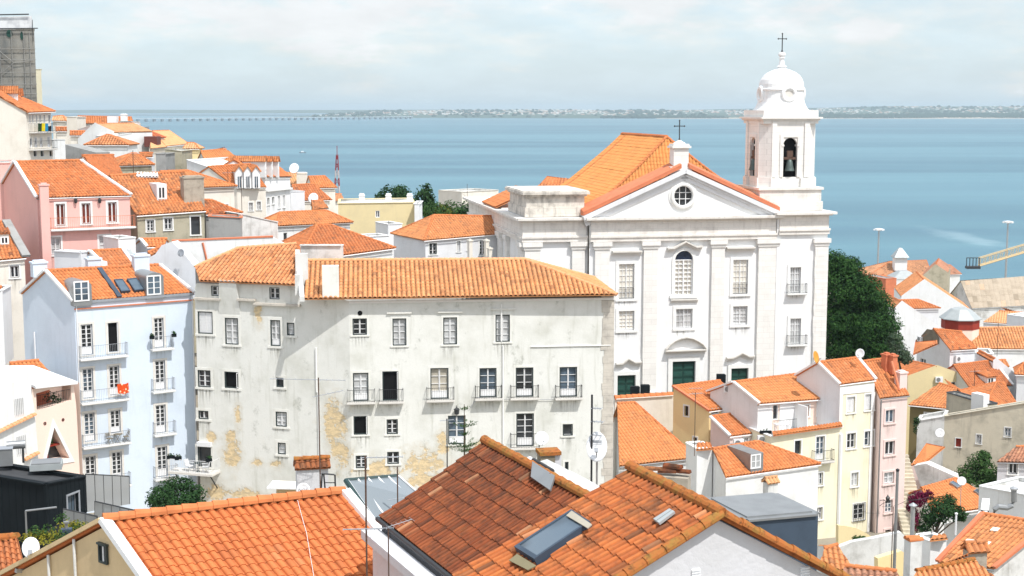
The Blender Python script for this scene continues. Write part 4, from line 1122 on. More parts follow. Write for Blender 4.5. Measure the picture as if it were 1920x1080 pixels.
for x0, y0, x1, y1 in ((1260, 677, 1303, 745), (1157, 703, 1191, 752), (1370, 690, 1402, 740)): doors.append(R_c(x0, y0, x1, y1))
wallface(b, FC, [(sL, zb), (sR, zb), (sR, zc), ap, (sL, zc)], holes + [arch[::-1], ochole] + doors, .3)
# left bay, side and back
FW = Frame(FC.pt(sW, -.6, 0), FC.pt(sL, -.6, 0)); wallface(b, FW, [(0, zb), (FW.L, zb), (FW.L, zc), (0, zc)])
Fs = Frame(FC.pt(sW, -34, 0), FC.pt(sW, -.6, 0)); rcs = Fs.rect(960, 424, 966, 441); wallface(b, Fs, [(0, zb), (Fs.L, zb), (Fs.L, zc), (0, zc)], [rcs])
Fb = Frame(FC.pt(sT, -34, 0), FC.pt(sW, -34, 0)); wallface(b, Fb, [(0, zb), (Fb.L, zb), (Fb.L, zc), (0, zc)])
Fr = Frame(FC.pt(sR, 0, 0), FC.pt(sR, -34, 0)); wallface(b, Fr, [(0, zb), (Fr.L, zb), (Fr.L, zc), (0, zc)])
b.poly([FC.pt(sW, -.6, zc), FC.pt(sR, -.6, zc), FC.pt(sR, -34, zc), FC.pt(sW, -34, zc)])
build('wall', b, M['cleanwhite'], ch)
# tower shaft
F2 = Frame(FC.pt(sR, .35, 0), FC.pt(sT, .35, 0)); hz2 = put_windows(ch, F2, [(1481, 501, 1501, 549, 'm', 4, dict(g='greycurtain', balc=(1474, 1511), slab='whitetrim')), (1481, 597, 1501, 645, 'm', 4, dict(g='greycurtain', balc=(1474, 1511), slab='whitetrim'))], SCd)
zt = H(1500, 397); b = MB(); wallface(b, F2, [(0, zb), (F2.L, zb), (F2.L, zt), (0, zt)], hz2)
Lw = F2.L
for p, q in (((0, -8), (0, 0)), ((Lw, 0), (Lw, -8)), ((Lw, -8), (0, -8))):
    F = Frame(F2.pt(p[0], p[1], 0), F2.pt(q[0], q[1], 0)); wallface(b, F, [(0, zb), (F.L, zb), (F.L, zt), (0, zt)])
build('tower_shaft', b, M['cleanwhite'], ch)
# pilasters, entablature
b = MB(); yb_ = zb
def pil(F, s0, s1, d, ztop):
    b.bx(F, s0, s1, -.1, d, yb_ + 3.4, ztop - .75); b.bx(F, s0 - .08, s1 + .08, -.1, d + .1, yb_, yb_ + 3.4 - .3); b.bx(F, s0 - .15, s1 + .15, -.1, d + .17, yb_ + 3.1, yb_ + 3.4)
    b.bx(F, s0 - .1, s1 + .1, -.1, d + .1, ztop - .75, ztop - .45); b.bx(F, s0 - .22, s1 + .22, -.1, d + .22, ztop - .45, ztop - .03)
zp = H(1283, 450)
for x0, x1 in ((1114, 1141), (1205, 1231), (1332, 1356), (1419, 1455)): pil(FC, X(x0), X(x1), .3, zp)
pil(FW, 0, 1.5, .3, zp); pil(FW, FW.L - 1.6, FW.L - .35, .3, zp); pil(F2, F2.L - 1.35, F2.L, .22, zp)
pil(Fs, Fs.L - 1.7, Fs.L, .3, zp); pil(Fs, Fs.L - 13.5, Fs.L - 11.5, .3, zp); pil(Fs, Fs.L - 9, Fs.L - 7.8, .3, zp)
build('pilasters', b, M['stone'], ch)
b = MB()
def entab(F, s0, s1, z0, z1, d):
    h = z1 - z0; b.bx(F, s0 - d, s1 + d, -.3, d + .05, z0, z0 + h * .16); b.bx(F, s0 - d, s1 + d, -.3, d + .16, z0 + h * .16, z0 + h * .24); b.bx(F, s0 - d * .7, s1 + d * .7, -.3, d * .8, z0 + h * .24, z0 + h * .84)
    b.bx(F, s0 - d - .2, s1 + d + .2, -.3, d + .25, z0 + h * .84, z0 + h * .90); b.bx(F, s0 - d - .5, s1 + d + .5, -.3, d + .6, z0 + h * .90, z1)
entab(FC, sL + .35, sR - .3, zp, zc, .32); entab(FW, .0, FW.L - .4, zp, zc - .003, .3); entab(F2, .35, F2.L - .1, zp + .4, zt, .2); entab(Fs, 0.4, Fs.L - .3, zp + .002, zc - .007, .3)
Fk = Frame(FC.pt(sT, .35, 0), FC.pt(sT, -8, 0)); entab(Fk, .3, Fk.L - .3, zp + .402, zt - .004, .2)
build('entablature', b, M['ashlar'], ch)
# right corner stones of the tower shaft
b = MB(); z = zb
while z < zp - .8:
    b.bx(F2, F2.L - 1.3 - rr.uniform(0, .1), F2.L + .03, -.1, .245 + rr.uniform(0, .012), z, z + .53); z += .55
build('corner_stones', b, M['stone'], ch)
# pediment: raking cornice and tiled band
b = MB(); e0 = V((sL - .75, 0, zc)); e1 = V((sR + .6, 0, zc))
for (s0, z0), (s1, z1) in (((sL - .7, zc + .03), ap), ((sR + .7, zc + .03), ap)):
    p = FC.pt(s0, 0, z0); q = FC.pt(s1, 0, z1); t = (q - p).normalized(); up = (FC.n.cross(t)); up = up if up.z > 0 else -up
    for w0, w1, dd in ((-.95, -.55, .16), (-.55, -.3, .32), (-.3, .12, .6)):
        b.box8([p + up * w0 - FC.n * .2, q + up * w0 - FC.n * .2, q + up * w0 + FC.n * dd, p + up * w0 + FC.n * dd, p + up * w1 - FC.n * .2, q + up * w1 - FC.n * .2, q + up * w1 + FC.n * dd, p + up * w1 + FC.n * dd])
build('raking_cornice', b, M['cool'], ch)
b = MB()
for (s0, z0), (s1, z1) in (((sL - .7, zc + .15), (ap[0] - .4, ap[1] + .1)), ((sR + .2, zc + .35), (ap[0] + .4, ap[1] + .1))):
    p = FC.pt(s0, 0, z0); q = FC.pt(s1, 0, z1)
    b.box8([p + FC.n * .45 + Z * .05, q + FC.n * .45 + Z * .05, q - FC.n * 1.5 + Z * .05, p - FC.n * 1.5 + Z * .05, p + FC.n * .45 + Z * .42, q + FC.n * .45 + Z * .42, q - FC.n * 1.5 + Z * .8, p - FC.n * 1.5 + Z * .8])
build('pediment_coping', b, M['terracotta'], ch)
b = MB(); b.prism([FC.pt(sL + 2.2, .001, zc + .45), FC.pt(sR - 2.2, .001, zc + .45), FC.pt(ap[0], .001, ap[1] - 1.5)], FC.n * .12); tp_ = None
o = MB()
o.lathe(FC.pt(ocx, 0, ocz), [(orr, .0), (orr + .02, .26), (orr + .16, .3), (orr + .3, .26), (orr + .34, .1), (orr + .5, .1), (orr + .5, 0)], 32, axes=(FC.e, Z, FC.n))
# hollow ring only: drop the end caps
o.f = o.f[:-2]; o.uv = o.uv[:-2]; rw_ = build('round_window', o, M['whitetrim'], ch)
b = MB(); b.poly([FC.pt(ocx + orr * math.cos(k * math.pi / 12), -.2, ocz + orr * math.sin(k * math.pi / 12)) for k in range(24)]); build('pane', b, M['glass'], rw_)
b = MB()
for k in (-.33, .33):
    q = orr * .94; b.bx(FC, ocx + k * orr - .03, ocx + k * orr + .03, -.19, -.1, ocz - q, ocz + q); b.bx(FC, ocx - q, ocx + q, -.192, -.098, ocz + k * orr - .03, ocz + k * orr + .03)
build('sash', b, M['frame'], rw_)
# central arched window
b = MB(); b.bx(FC, rc[0] - .3, rc[0], -.02, .1, rc[2], rc[3] - r_); b.bx(FC, rc[1], rc[1] + .3, -.02, .1, rc[2], rc[3] - r_); b.bx(FC, rc[0] - .5, rc[1] + .5, -.02, .18, rc[2] - .3, rc[2])
for k in range(12):
    w0, w1 = math.pi * k / 12, math.pi * (k + 1) / 12; cx = (rc[0] + rc[1]) / 2; cz = rc[3] - r_
    q = [(cx + R0 * math.cos(w), cz + R0 * math.sin(w)) for w in (w0, w1) for R0 in (r_, r_ + .3)]
    b.box8([FC.pt(*(q[0][0], -.02, q[0][1])), FC.pt(q[1][0], -.02, q[1][1]), FC.pt(q[3][0], -.02, q[3][1]), FC.pt(q[2][0], -.02, q[2][1]), FC.pt(q[0][0], .1, q[0][1]), FC.pt(q[1][0], .1, q[1][1]), FC.pt(q[3][0], .1, q[3][1]), FC.pt(q[2][0], .1, q[2][1])])
aw = build('arched_window', b, M['whitetrim'], ch)
b = MB(); b.poly([FC.pt(s, -.26, z) for s, z in arch]); build('pane', b, M['blind'], aw)
b = MB(); b.poly([FC.pt((rc[0] + rc[1]) / 2 + r_ * .97 * math.cos(math.pi * k / 12), -.22, rc[3] - r_ + .02 + r_ * .97 * math.sin(math.pi * k / 12)) for k in range(13)]); build('fanlight', b, glassmat('dark_blue_fanlight', (.02, .035, .08)), aw)
b = MB(); mid = (rc[0] + rc[1]) / 2
for s_ in (rc[0] + .04, mid, rc[1] - .04): b.bx(FC, s_ - .06, s_ + .06, -.25, -.1, rc[2], rc[3] - r_)
for k in range(9): z = rc[2] + (rc[3] - r_ - rc[2]) * k / 8; b.bx(FC, rc[0] + .1, rc[1] - .1, -.25, -.12, z - .03 - .03 * (k in (0, 8)), z + .03)
for s_ in (rc[0] * .75 + rc[1] * .25, rc[0] * .25 + rc[1] * .75): b.bx(FC, s_ - .025, s_ + .025, -.25, -.13, rc[2], rc[3] - r_)
build('sash', b, M['frame'], aw)
# hoods above windows and doors
def hood(pts, th, d, name='window_hood', mat='trim'):
    b = MB()
    for (x0, y0), (x1, y1) in zip(pts, pts[1:]):
        p = FC.pt(X(x0, y0), 0, H(x0, y0)); q = FC.pt(X(x1, y1), 0, H(x1, y1))
        for z0, z1, dd in ((-th, -th * .4, d * .55), (-th * .4, 0, d)): b.box8([p + Z * z0 - FC.n * .05, q + Z * z0 - FC.n * .05, q + Z * z0 + FC.n * dd, p + Z * z0 + FC.n * dd, p + Z * z1 - FC.n * .05, q + Z * z1 - FC.n * .05, q + Z * z1 + FC.n * dd, p + Z * z1 + FC.n * dd])
    return build(name, b, M[mat], ch)
hood([(1147, 470), (1202, 469)], .4, .5); hood([(1361, 463), (1414, 462)], .4, .5); hood([(1250, 464), (1262, 463), (1284, 451), (1304, 461), (1315, 460)], .38, .5)
hood([(1257, 561), (1308, 560)], .3, .3)
hood([(1154, 680), (1166, 679), (1177, 670), (1190, 677), (1201, 676)], .4, .45, 'door_hood'); hood([(1361, 669), (1374, 668), (1390, 659), (1403, 666), (1413, 665)], .4, .45, 'door_hood')
hood([(1247, 653), (1254, 644), (1263, 637), (1274, 632), (1285, 630), (1297, 632), (1307, 637), (1316, 643), (1322, 651)], .32, .55, 'door_hood'); hood([(1246, 656), (1323, 653)], .3, .6, 'door_hood')
for (d, w_) in zip(doors, (.45, .35, .35)):
    b = MB(); b.bx(FC, d[0] - w_, d[0], -.05, .16, d[2], d[3]); b.bx(FC, d[1], d[1] + w_, -.05, .16, d[2], d[3]); b.bx(FC, d[0] - w_, d[1] + w_, -.05, .165, d[3], d[3] + w_); build('door_surround', b, M['whitetrim'], ch)
for d in doors:
    b = MB(); b.bx(FC, d[0], d[1], -.29, -.24, d[2], d[3]); do = build('door', b, M['green'], ch)
    b = MB(); m = (d[0] + d[1]) / 2; hh = d[3] - d[2]
    for s0, s1 in ((d[0] + .12, m - .08), (m + .08, d[1] - .12)):
        for k in range(4):
            z0 = d[3] - .2 - (k + 1) * .75; b.bx(FC, s0, s1, -.24, -.20, z0 + .1, z0 + .62); b.bx(FC, s0 + .1, s1 - .1, -.2, -.17, z0 + .2, z0 + .52)
    build('door_panels', b, M['greenl'], do)
# low balcony bars in the two tall windows
for x0, x1, y in ((1160, 1189, 560), (1374, 1402, 551)): railing(ch, FC, X(x0), X(x1), H((x0 + x1) / 2, y), .03, .95, 'iron', .14, 'window_railing')
# apex pedestal and cross
pc = FC.pt(X(1278, 290), -.8, 0); Fp = Frame(V((pc.x, pc.y, 0)), V((pc.x, pc.y, 0)) + FC.e); za, zb_ = H(1278, 270), H(1278, 322)
b = MB(); b.bx(Fp, -.75, .75, -.7, .7, zb_, za - .4); b.bx(Fp, -.95, .95, -.9, .9, za - .4, za - .2); b.bx(Fp, -.8, .8, -.75, .75, za - .2, za); b.lathe(Fp.pt(0, 0, za), [(.7, 0), (.6, .12), (.3, .25), (.12, .4)], 4, rot=math.pi / 4 + .18)
b.bx(Fp, -1.1, 1.1, -.8, .8, zb_ - .4, zb_ + .5)
build('apex_pedestal', b, M['stone'], ch)
def cross(c, h, w, par, name='cross'):
    b = MB(); b.ob(c + Z * h / 2, FC.e * .04, FC.n * .04, Z * h / 2); b.ob(c + Z * h * .72, FC.e * w, FC.n * .035, Z * .04)
    for q in (c + Z * h, c + Z * h * .72 + FC.e * w, c + Z * h * .72 - FC.e * w): b.lathe(q, [(.02, -.09), (.09, 0), (.02, .09)], 6)
    b.lathe(c, [(.14, 0), (.05, .2)], 8); return build(name, b, M['iron'], par)
cross(Fp.pt(0, 0, za + .35), 1.9, .5, ch)
# nave roof, flared at the eaves
sc = X(1283, 316); Rf = hit(1250, 257, FC.pt(sc, 0, 0), FC.e); Rk = hit(1166, 259, FC.pt(sc, 0, 0), FC.e)
zr = Rf.z; ze = zc + .25; df = (Rf - FC.pt(sc, 0, 0)).dot(FC.n); dk = (Rk - FC.pt(sc, 0, 0)).dot(FC.n); hw = sc - sL + .2
LV = 7
def lev(i, side, frontd):
    k = i / LV; zz = ze + (zr - ze) * (k ** 1.35 * .55 + k * .45) ; return FC.pt(sc + side * hw * (1 - k), frontd, zz)
rb = MB()
for i in range(LV):
    def fd(i): return -1.6 + (df + 1.6) * (i / LV)
    for side in (-1, 1):
        p = [lev(i, side, dk), lev(i, side, fd(i)), lev(i + 1, side, fd(i + 1)), lev(i + 1, side, dk)]
        U = FC.n if side < 0 else -FC.n; W = (p[3] - p[0]).normalized()
        if side > 0: p = [p[1], p[0], p[3], p[2]]
        tiles(rb, p if side < 0 else p, U, W, T_(.34, .45, .085, .025, 6))
    p = [lev(i, -1, fd(i)), lev(i, 1, fd(i)), lev(i + 1, 1, fd(i + 1)), lev(i + 1, -1, fd(i + 1))]; m = (p[2] + p[3]) / 2 - (p[0] + p[1]) / 2
    tiles(rb, p, FC.e, m.normalized(), T_(.34, .45, .085, .025, 6))
ro = build('nave_roof', rb, M['church'], ch)
cb = MB(); caps(cb, lev(LV, 0, df), lev(LV, 0, dk), .18)
for i in range(LV):
    for side in (-1, 1): caps(cb, lev(i, side, fd(i)), lev(i + 1, side, fd(i + 1)), .15)
    caps(cb, lev(i, -1, df - 15), lev(i + 1, -1, df - 15), .13)
build('ridge_cap', cb, M['ridge'], ro)
b = MB(); Fg = Frame(FC.pt(sR, dk, 0), FC.pt(sL, dk, 0)); wallface(b, Fg, [(0, zc), (Fg.L, zc), (Fg.L / 2, zr - .3)]); build('nave_end_wall', b, M['white'], ch)
# farther transept roof
q0 = FC.pt(sL - 6.0, dk - 2, 0)
A_ = P(1005, 353, 172); B_ = P(1062, 353, 171); C_ = P(1066, 335, 174); D_ = P(1026, 330, 175)
rb = MB(); tiles(rb, [A_, B_, C_, D_], (B_ - A_).normalized(), (C_ - B_).normalized(), TF); build('transept_roof', rb, M['orange2'], ch)
# lean-to roof along the nave side
A_ = FC.pt(sW - .6, -22, zc + .15); B_ = FC.pt(sW - .6, -13, zc + .15); U = (B_ - A_).normalized(); W = (FC.e + Z * .45).normalized()
rb = MB(); tiles(rb, [A_, B_, B_ + W * 4.2, A_ + W * 4.2], U, W, TF); build('side_roof', rb, M['orange2'], ch)
b = MB(); b.bx(FC, sW, sW + 3.4, -22, -13, zc - .3, zc + .1); build('side_roof_base', b, M['white'], ch)
# unfinished left tower stub
b = MB(); z0 = zc + .05; z1 = H(1040, 358, -.6); 
b.bx(FC, sW + .25, sL - .3, -9.6, -.85, z0, z1 - .55); b.bx(FC, sW + .1, sL - .15, -9.75, -.7, z0, z0 + .9); b.bx(FC, sW + .05, sL - .1, -9.8, -.65, z1 - .55, z1 - .35); b.bx(FC, sW - .2, sL + .15, -10.05, -.4, z1 - .35, z1 - .1); b.bx(FC, sW - .1, sL + .05, -9.95, -.5, z1 - .1, z1)
build('tower_stub', b, M['stub'], ch)
# bell tower
tc_ = F2.pt(X(1468, 345) - X(1455, 420) + .55, -3.55, 0); tc_ = FC.pt(X(1460, 370, -3.5), -3.5, 0); ztw = zt
Fo = Frame(tc_, tc_ + FC.e)
y2z = lambda y: P(1467, y, 142.4).z
b = MB(); zA, zB = zt - .02, y2z(350)
b.bx(Fo, -3.35, 3.35, -3.35, 3.35, zA, zA + (zB - zA) * .42); b.bx(Fo, -3.22, 3.22, -3.22, 3.22, zA + (zB - zA) * .42, zB - .25); b.bx(Fo, -3.4, 3.4, -3.4, 3.4, zB - .25, zB)
build('tower_base', b, M['ashlar'], ch)
z0, z1 = zB, y2z(226); h_, c_ = 2.8, .85; b = MB(); zs = y2z(331)
corners = []
for k in range(4):
    w = FC.e * math.cos(k * math.pi / 2) + (-FC.n) * math.sin(k * math.pi / 2); u = (FC.n * math.cos(k * math.pi / 2) + FC.e * math.sin(k * math.pi / 2))
    # w: along the face, u: outward
    a_ = tc_ + u * h_ - w * (h_ - c_); e_ = tc_ + u * h_ + w * (h_ - c_); F = Frame(a_, e_); m = F.L / 2; r = .73; zt_ = y2z(258)
    hole = [(m - r, zs), (m - r, zt_ - r)] + [(m - r * math.cos(math.pi * q / 10), zt_ - r + r * math.sin(math.pi * q / 10)) for q in range(1, 10)] + [(m + r, zt_ - r), (m + r, zs)]
    wallface(b, F, [(0, z0), (F.L, z0), (F.L, z1), (0, z1)], [hole], .3)
    nx = FC.e * math.cos((k + 1) * math.pi / 2) + (-FC.n) * math.sin((k + 1) * math.pi / 2); u2 = (FC.n * math.cos((k + 1) * math.pi / 2) + FC.e * math.sin((k + 1) * math.pi / 2))
    f_ = tc_ + u2 * h_ - nx * (h_ - c_); F3 = Frame(e_, f_) if (f_ - e_).length > .1 else None
    if F3: wallface(b, F3, [(0, z0), (F3.L, z0), (F3.L, z1), (0, z1)])
    # flat pilasters, impost and sill blocks
    for s0, s1 in ((0, .5), (F.L - .5, F.L)): b.bx(F, s0, s1, -.05, .14, z0 + 1.0, z1 - .1)
    b.bx(F, -.1, F.L * .22, -.05, .3, z0, z0 + .9); b.bx(F, F.L * .78, F.L + .1, -.05, .3, z0, z0 + .9)
    b.bx(F, m - r - .35, m - r, -.05, .1, zs, zt_ + .35); b.bx(F, m + r, m + r + .35, -.05, .1, zs, zt_ + .35); b.bx(F, m - r, m + r, -.05, .1, zt_ + .05, zt_ + .35)
    b.bx(F, m - r - .2, m - r + .06, -.5, .16, zt_ - r - .12, zt_ - r + .06); b.bx(F, m + r - .06, m + r + .2, -.5, .16, zt_ - r - .12, zt_ - r + .06)
    if F3: b.bx(F3, -.12, F3.L + .12, -.2, .2, z0, z0 + 1.0); b.bx(F3, -.04, F3.L + .04, -.1, .07, z0 + 1.0, z1)
build('belfry', b, M['stone'], ch)
bf = MB(); bf.bx(Fo, -2.3, 2.3, -2.3, 2.3, z0 + .1, z1 - .2); build('belfry_black_core', bf, M['dark'], ch)  # solid black core put in to stand for the shade inside the belfry
for u in (FC.n, -FC.e, FC.e):
    c = tc_ + u * 2.72; zq = y2z(300)
    b = MB(); b.lathe(V((c.x, c.y, zq)), [(.52, -1.05), (.5, -1.0), (.38, -.6), (.3, -.1), (.2, .05), (.05, .12)], 16); be = build('bell', b, M['bronze'], ch, smooth=True)
    b = MB(); s_ = u.cross(Z); b.ob(V((c.x, c.y, zq + .2)), s_ * .62, u * .1, Z * .12); b.ob(V((c.x, c.y, zq + .6)), s_ * .3, u * .1, Z * .35); build('yoke', b, M['rustmetal'], be)
b = MB(); zk = y2z(226); ang = math.atan2(FC.e.y, FC.e.x)
b.bx(Fo, -2.86, 2.86, -2.86, 2.86, zk - .3, zk); b.bx(Fo, -3.0, 3.0, -3.0, 3.0, zk, zk + .18); b.bx(Fo, -3.2, 3.2, -3.2, 3.2, zk + .18, zk + .36); b.bx(Fo, -2.85, 2.85, -2.85, 2.85, zk + .36, y2z(209) + .12)
build('tower_cornice', b, M['stone'], ch)
zd = y2z(211); q = lambda y: y2z(y) - zd
b = MB(); b.lathe(V((tc_.x, tc_.y, zd)), [(2.8, 0), (2.75, q(208)), (2.55, q(205)), (2.36, q(199)), (2.22, q(192)), (2.14, q(184)), (2.12, q(176)), (2.12, q(170)), (2.26, q(168.5)), (2.26, q(166.5)), (2.12, q(165)), (2.1, q(157)), (1.98, q(149)), (1.72, q(141)), (1.32, q(135)), (.82, q(130.5)), (.45, q(128)), (.36, q(125)), (.5, q(124)), (.3, q(121)), (.22, q(113)), (.2, q(109)), (.34, q(107.5)), (.16, q(106)), (.3, q(104)), (.36, q(101)), (.3, q(98)), (.1, q(96))], 32, 2.7, ang)
build('dome', b, M['cleanwhite'], ch, smooth=False)
for u in (FC.n, -FC.e, FC.e, -FC.n):
    c = V((tc_.x, tc_.y, y2z(176))) + u * 2.0; s_ = u.cross(Z)
    b = MB(); b.lathe(c, [(.42, -.1), (.44, .2), (.55, .34), (.74, .32), (.82, .18), (.84, -.2)], 24, axes=(s_, Z, u)); b.f = b.f[:-2]; b.uv = b.uv[:-2]; oo = build('oculus', b, M['cleanwhite'], ch)
    b = MB(); b.poly([c + u * .16 + s_ * .43 * math.cos(k * math.pi / 10) + Z * .43 * math.sin(k * math.pi / 10) for k in range(20)]); build('recess', b, M['trim'], oo)
cross(V((tc_.x, tc_.y, y2z(96))), 1.8, .42, ch, 'tower_cross')
# black loudspeakers in the forecourt
for px, py, D_ in ((1190, 737, 131), (1209, 734, 131.5), (1351, 714, 133)):
    c = P(px, py + 9, D_); o = thing('loudspeaker', {1190: 'black loudspeaker in front of the left green church door', 1209: 'black loudspeaker right of the left green church door, on the wall', 1351: 'black loudspeaker left of the right green church door'}[px], 'loudspeaker', c - Z * 1.5, 'loudspeakers in the church forecourt')
    b = MB(); b.box8([c + V((-.45, -.3, 0)), c + V((.45, -.3, 0)), c + V((.38, .3, 0)), c + V((-.38, .3, 0)), c + V((-.45, -.3, 1.1)), c + V((.45, -.3, 1.1)), c + V((.38, .3, 1.1)), c + V((-.38, .3, 1.1))]); build('cabinet', b, M['black'], o)
    b = MB(); b.tube([c, c - Z * 1.5], .04, 6); build('stand', b, M['iron'], o)
# ================================================================== left hillside
SP = S_('whitetrim', .16, 'frame', None, True); SW = S_('whitetrim', .12); SD = S_(None, 0, 'brownframe', None, False)
hp = house('pink_house', 'pink house with an orange tiled roof, white roof edges and a long upper balcony', 'house', [(68, 371), (246, 366)], 122, [(27, 304), (151, 301)], 30, 'pink', 'orange', D2=126, base=18, over=.12, verge='cleanwhite', S=SP,
    wins=[(105, 382, 122, 423, 'c', 1, dict(g='glass')), (153, 381, 170, 420, 'c', 1), (202, 379, 219, 417, 'c', 1), (95, 445, 114, 478, 'c', 3, dict(g='greycurtain')), (186, 442, 206, 468, 'c', 3, dict(g='greycurtain'))], tp=T_(.29, .4, .08, .022, 6))
for w_ in [o for o in hp['root'].children if o.name.startswith('window')][:3]:
    for k in w_.children:
        if k.name.startswith('pane'): k.data.materials[0] = glassmat('reddish_curtained_glass', (.16, .035, .025), .1, .3) if 'redgl' not in M else M['redgl']; M['redgl'] = k.data.materials[0]
F = hp['F']; balcony(hp['root'], F, F.sz(93, 428)[0], F.sz(252, 424)[0], F.sz(170, 427)[1], .6, 1.0, 'terracotta', 'whitetrim', .16)
chimney(hp['root'], F, 78, 92, 343, 520, 121.4, .5, 'pink', 'slab', 'chimney_flue')
b = MB()
for x in (141, 186):
    s_, z_ = F.sz(x, 380); b = MB(); c = F.pt(s_, .2, z_); b.lathe(c, [(.05, -.05), (.13, 0), (.16, .3), (.04, .42)], 6); b.tube([c + Z * .4, c + Z * .5 - F.n * .2], .02, 4)
    single('wall_lantern', 'black lantern under the pink house eaves, %s the right-hand balcony window' % ('two windows left of' if x < 150 else 'just left of'), 'lamp', b, M['iron'], c, 'wall lanterns')
block('pink_annex', 'plain pink wall block at the left edge beside the pink house gable', 'house', [(-60, 308), (20, 306)], 128, 8, 'pink', D2=129, base=22)
hm1 = house('mossy_house', 'old grey house with rusty mottled roof, single dormer and rubble chimney', 'house', [(256, 404), (386, 395)], 128, [(206, 330), (345, 322)], 27, 'mossy', 'rust', D2=131, base=13, over=.2, S=SW,
    wins=[(275, 413, 289, 434), (308, 409, 323, 431, 'c', 2), (358, 406, 375, 440, 'x', 1)])
dormer(hm1, 294, 313, 345, 374, (299, 352, 309, 371), False, 'cool', rows=1, glass='glass')
chimney(hm1['root'], hm1['F'], 345, 379, 330, 392, 131.5, 1.2, 'chimstone', 'slab')
roofpart(hm1['root'], [P(256, 332, 134), P(297, 332, 134.3), P(296, 325, 135), P(256, 325, 135)], 'white', name='skylight_strip')
house('small_house', 'low house with orange roof squeezed between the mossy house and grey wall', 'house', [(386, 402), (455, 399)], 136, [(379, 375), (398, 376)], 22, 'greywall', 'rust', base=5, ends='gh')
block('cement_shed', 'bare grey cement block wall right of the mossy house', 'shed', [(391, 406), (453, 409)], 131.5, 3, 'greywall', D2=132, base=10, cop='terracotta')
block('white_annex', 'plain whitewashed wall block left of the small hipped white house', 'building', [(453, 402), (521, 417)], 134, 5, 'stainwhite', D2=136, base=10)
house('plain_roof_house', 'white house with wide plain orange roof behind the rubble chimney', 'house', [(372, 352), (445, 349)], 150, [(300, 322), (352, 320)], 24, 'cream', 'orange', base=12, ends='gh', S=SW, wins=[(421, 383, 428, 396, 'c', 2)])
house('roof_behind_pink_house', 'house with orange roof rising right behind the pink roof', 'house', [(186, 333), (230, 326)], 140, [(155, 292), (213, 291)], 30, 'white', 'orange', base=8, cap='ridge')
house('hipped_back_house', 'small brown hipped roof house above the mossy roof', 'house', [(220, 311), (290, 309)], 165, [(246, 288), (256, 288)], 27, 'mossy', 'rust', base=8, ends='hh')
# white house with two rows of gabled dormers
h3 = house('gabled_dormer_house', 'white house whose roof carries two rows of three pointed dormers', 'house', [(443, 352), (500, 351)], 165, [(390, 313), (470, 308)], 40, 'cream', 'orange', D2=166, base=12, over=.1, S=SW, wins=[(467, 380, 474, 395, 'c', 2), (482, 378, 489, 393, 'c', 2)])
def pointed(root, x0, x1, yp, ye, yb, D, dep, wy0, wy1, n, roofm='orange'):
    a = P(x0, ye, D); c = P(x1, ye, D); G = Frame(V((a.x, a.y, 0)), V((a.x, a.y, 0)) + n); w = (c - a).dot(n) / 1.0
    z0, z1, zp = P(x0, yb, D).z, a.z, P((x0 + x1) / 2, yp, D).z
    b = MB(); b.prism([G.pt(0, 0, z0), G.pt(w, 0, z0), G.pt(w, 0, z1), G.pt(w / 2, 0, zp), G.pt(0, 0, z1)], -G.n * dep); o = build('dormer', b, M['cleanwhite'], root)
    for s0, s1 in ((0, 1), (1, 0)):
        p0 = G.pt(w * s0 - (.12 if s0 == 0 else -.12), .15, z1 - .02); q0 = G.pt(w / 2, .15, zp + .12); L = -G.n * (dep + .15)
        pts = [p0 + L, p0, q0, q0 + L] if s0 == 0 else [p0, p0 + L, q0 + L, q0]
        tb = MB(); tiles(tb, pts, (pts[1] - pts[0]).normalized(), (q0 - p0).normalized(), TM); build('dormer_roof', tb, M[roofm], o)
    zz0, zz1 = P(x0, wy1, D).z, P(x0, wy0, D).z; pb = MB(); pb.bx(G, w * .28, w * .72, .004, .012, zz0, zz1)
    fb = MB(); fb.bx(G, w * .2, w * .28, .004, .05, zz0 - .1, zz1 + .1); fb.bx(G, w * .72, w * .8, .004, .05, zz0 - .1, zz1 + .1); fb.bx(G, w * .28, w * .72, .004, .05, zz1, zz1 + .1); fb.bx(G, w * .47, w * .53, .012, .04, zz0, zz1)
    wo = build('window', fb, M['frame'], o); build('pane', pb, M['glassb'], wo)
for x in (441, 457, 473): pointed(h3['root'], x, x + 15, 312, 322, 353, 164.8, 4, 331, 352, h3['e'])
h4 = house('tall_dormer_house', 'tall white house with three narrow pointed dormers facing the river, standing right of its twin', 'house', [(497, 332), (546, 331)], 170, [(437, 300), (500, 294)], 30, 'cleanwhite', 'orange', D2=176, base=18, over=.1, S=SW, wins=[(501, 371, 505, 384, 'x'), (510, 369, 514, 382, 'x'), (521, 367, 525, 390, 'c', 2), (530, 366, 534, 389, 'c', 2)])
for x in (497, 509, 521): pointed(h4['root'], x, x + 13, 295, 303, 333, 169.5 + (x - 497) * .12, 5, 318, 333, h4['e'])
b = MB(); F = h4['F']; b.bx(F, 0, F.L, 0, .35, F.sz(520, 354)[1] - .2, F.sz(520, 354)[1]); build('cornice', b, M['whitetrim'], h4['root'])
house('patched_roof_house', 'far house with patched orange and whitewashed roof above the pointed dormers', 'house', [(389, 314), (470, 313)], 186, [(376, 284), (424, 280)], 25, 'white', 'orange2', base=8)
block('white_flat_house', 'flat white roof terrace left of the patched orange roof', 'building', [(350, 300), (392, 314)], 180, 12, 'white', D2=177, base=8, roof='whitepaint', ldir=(.35, 1))
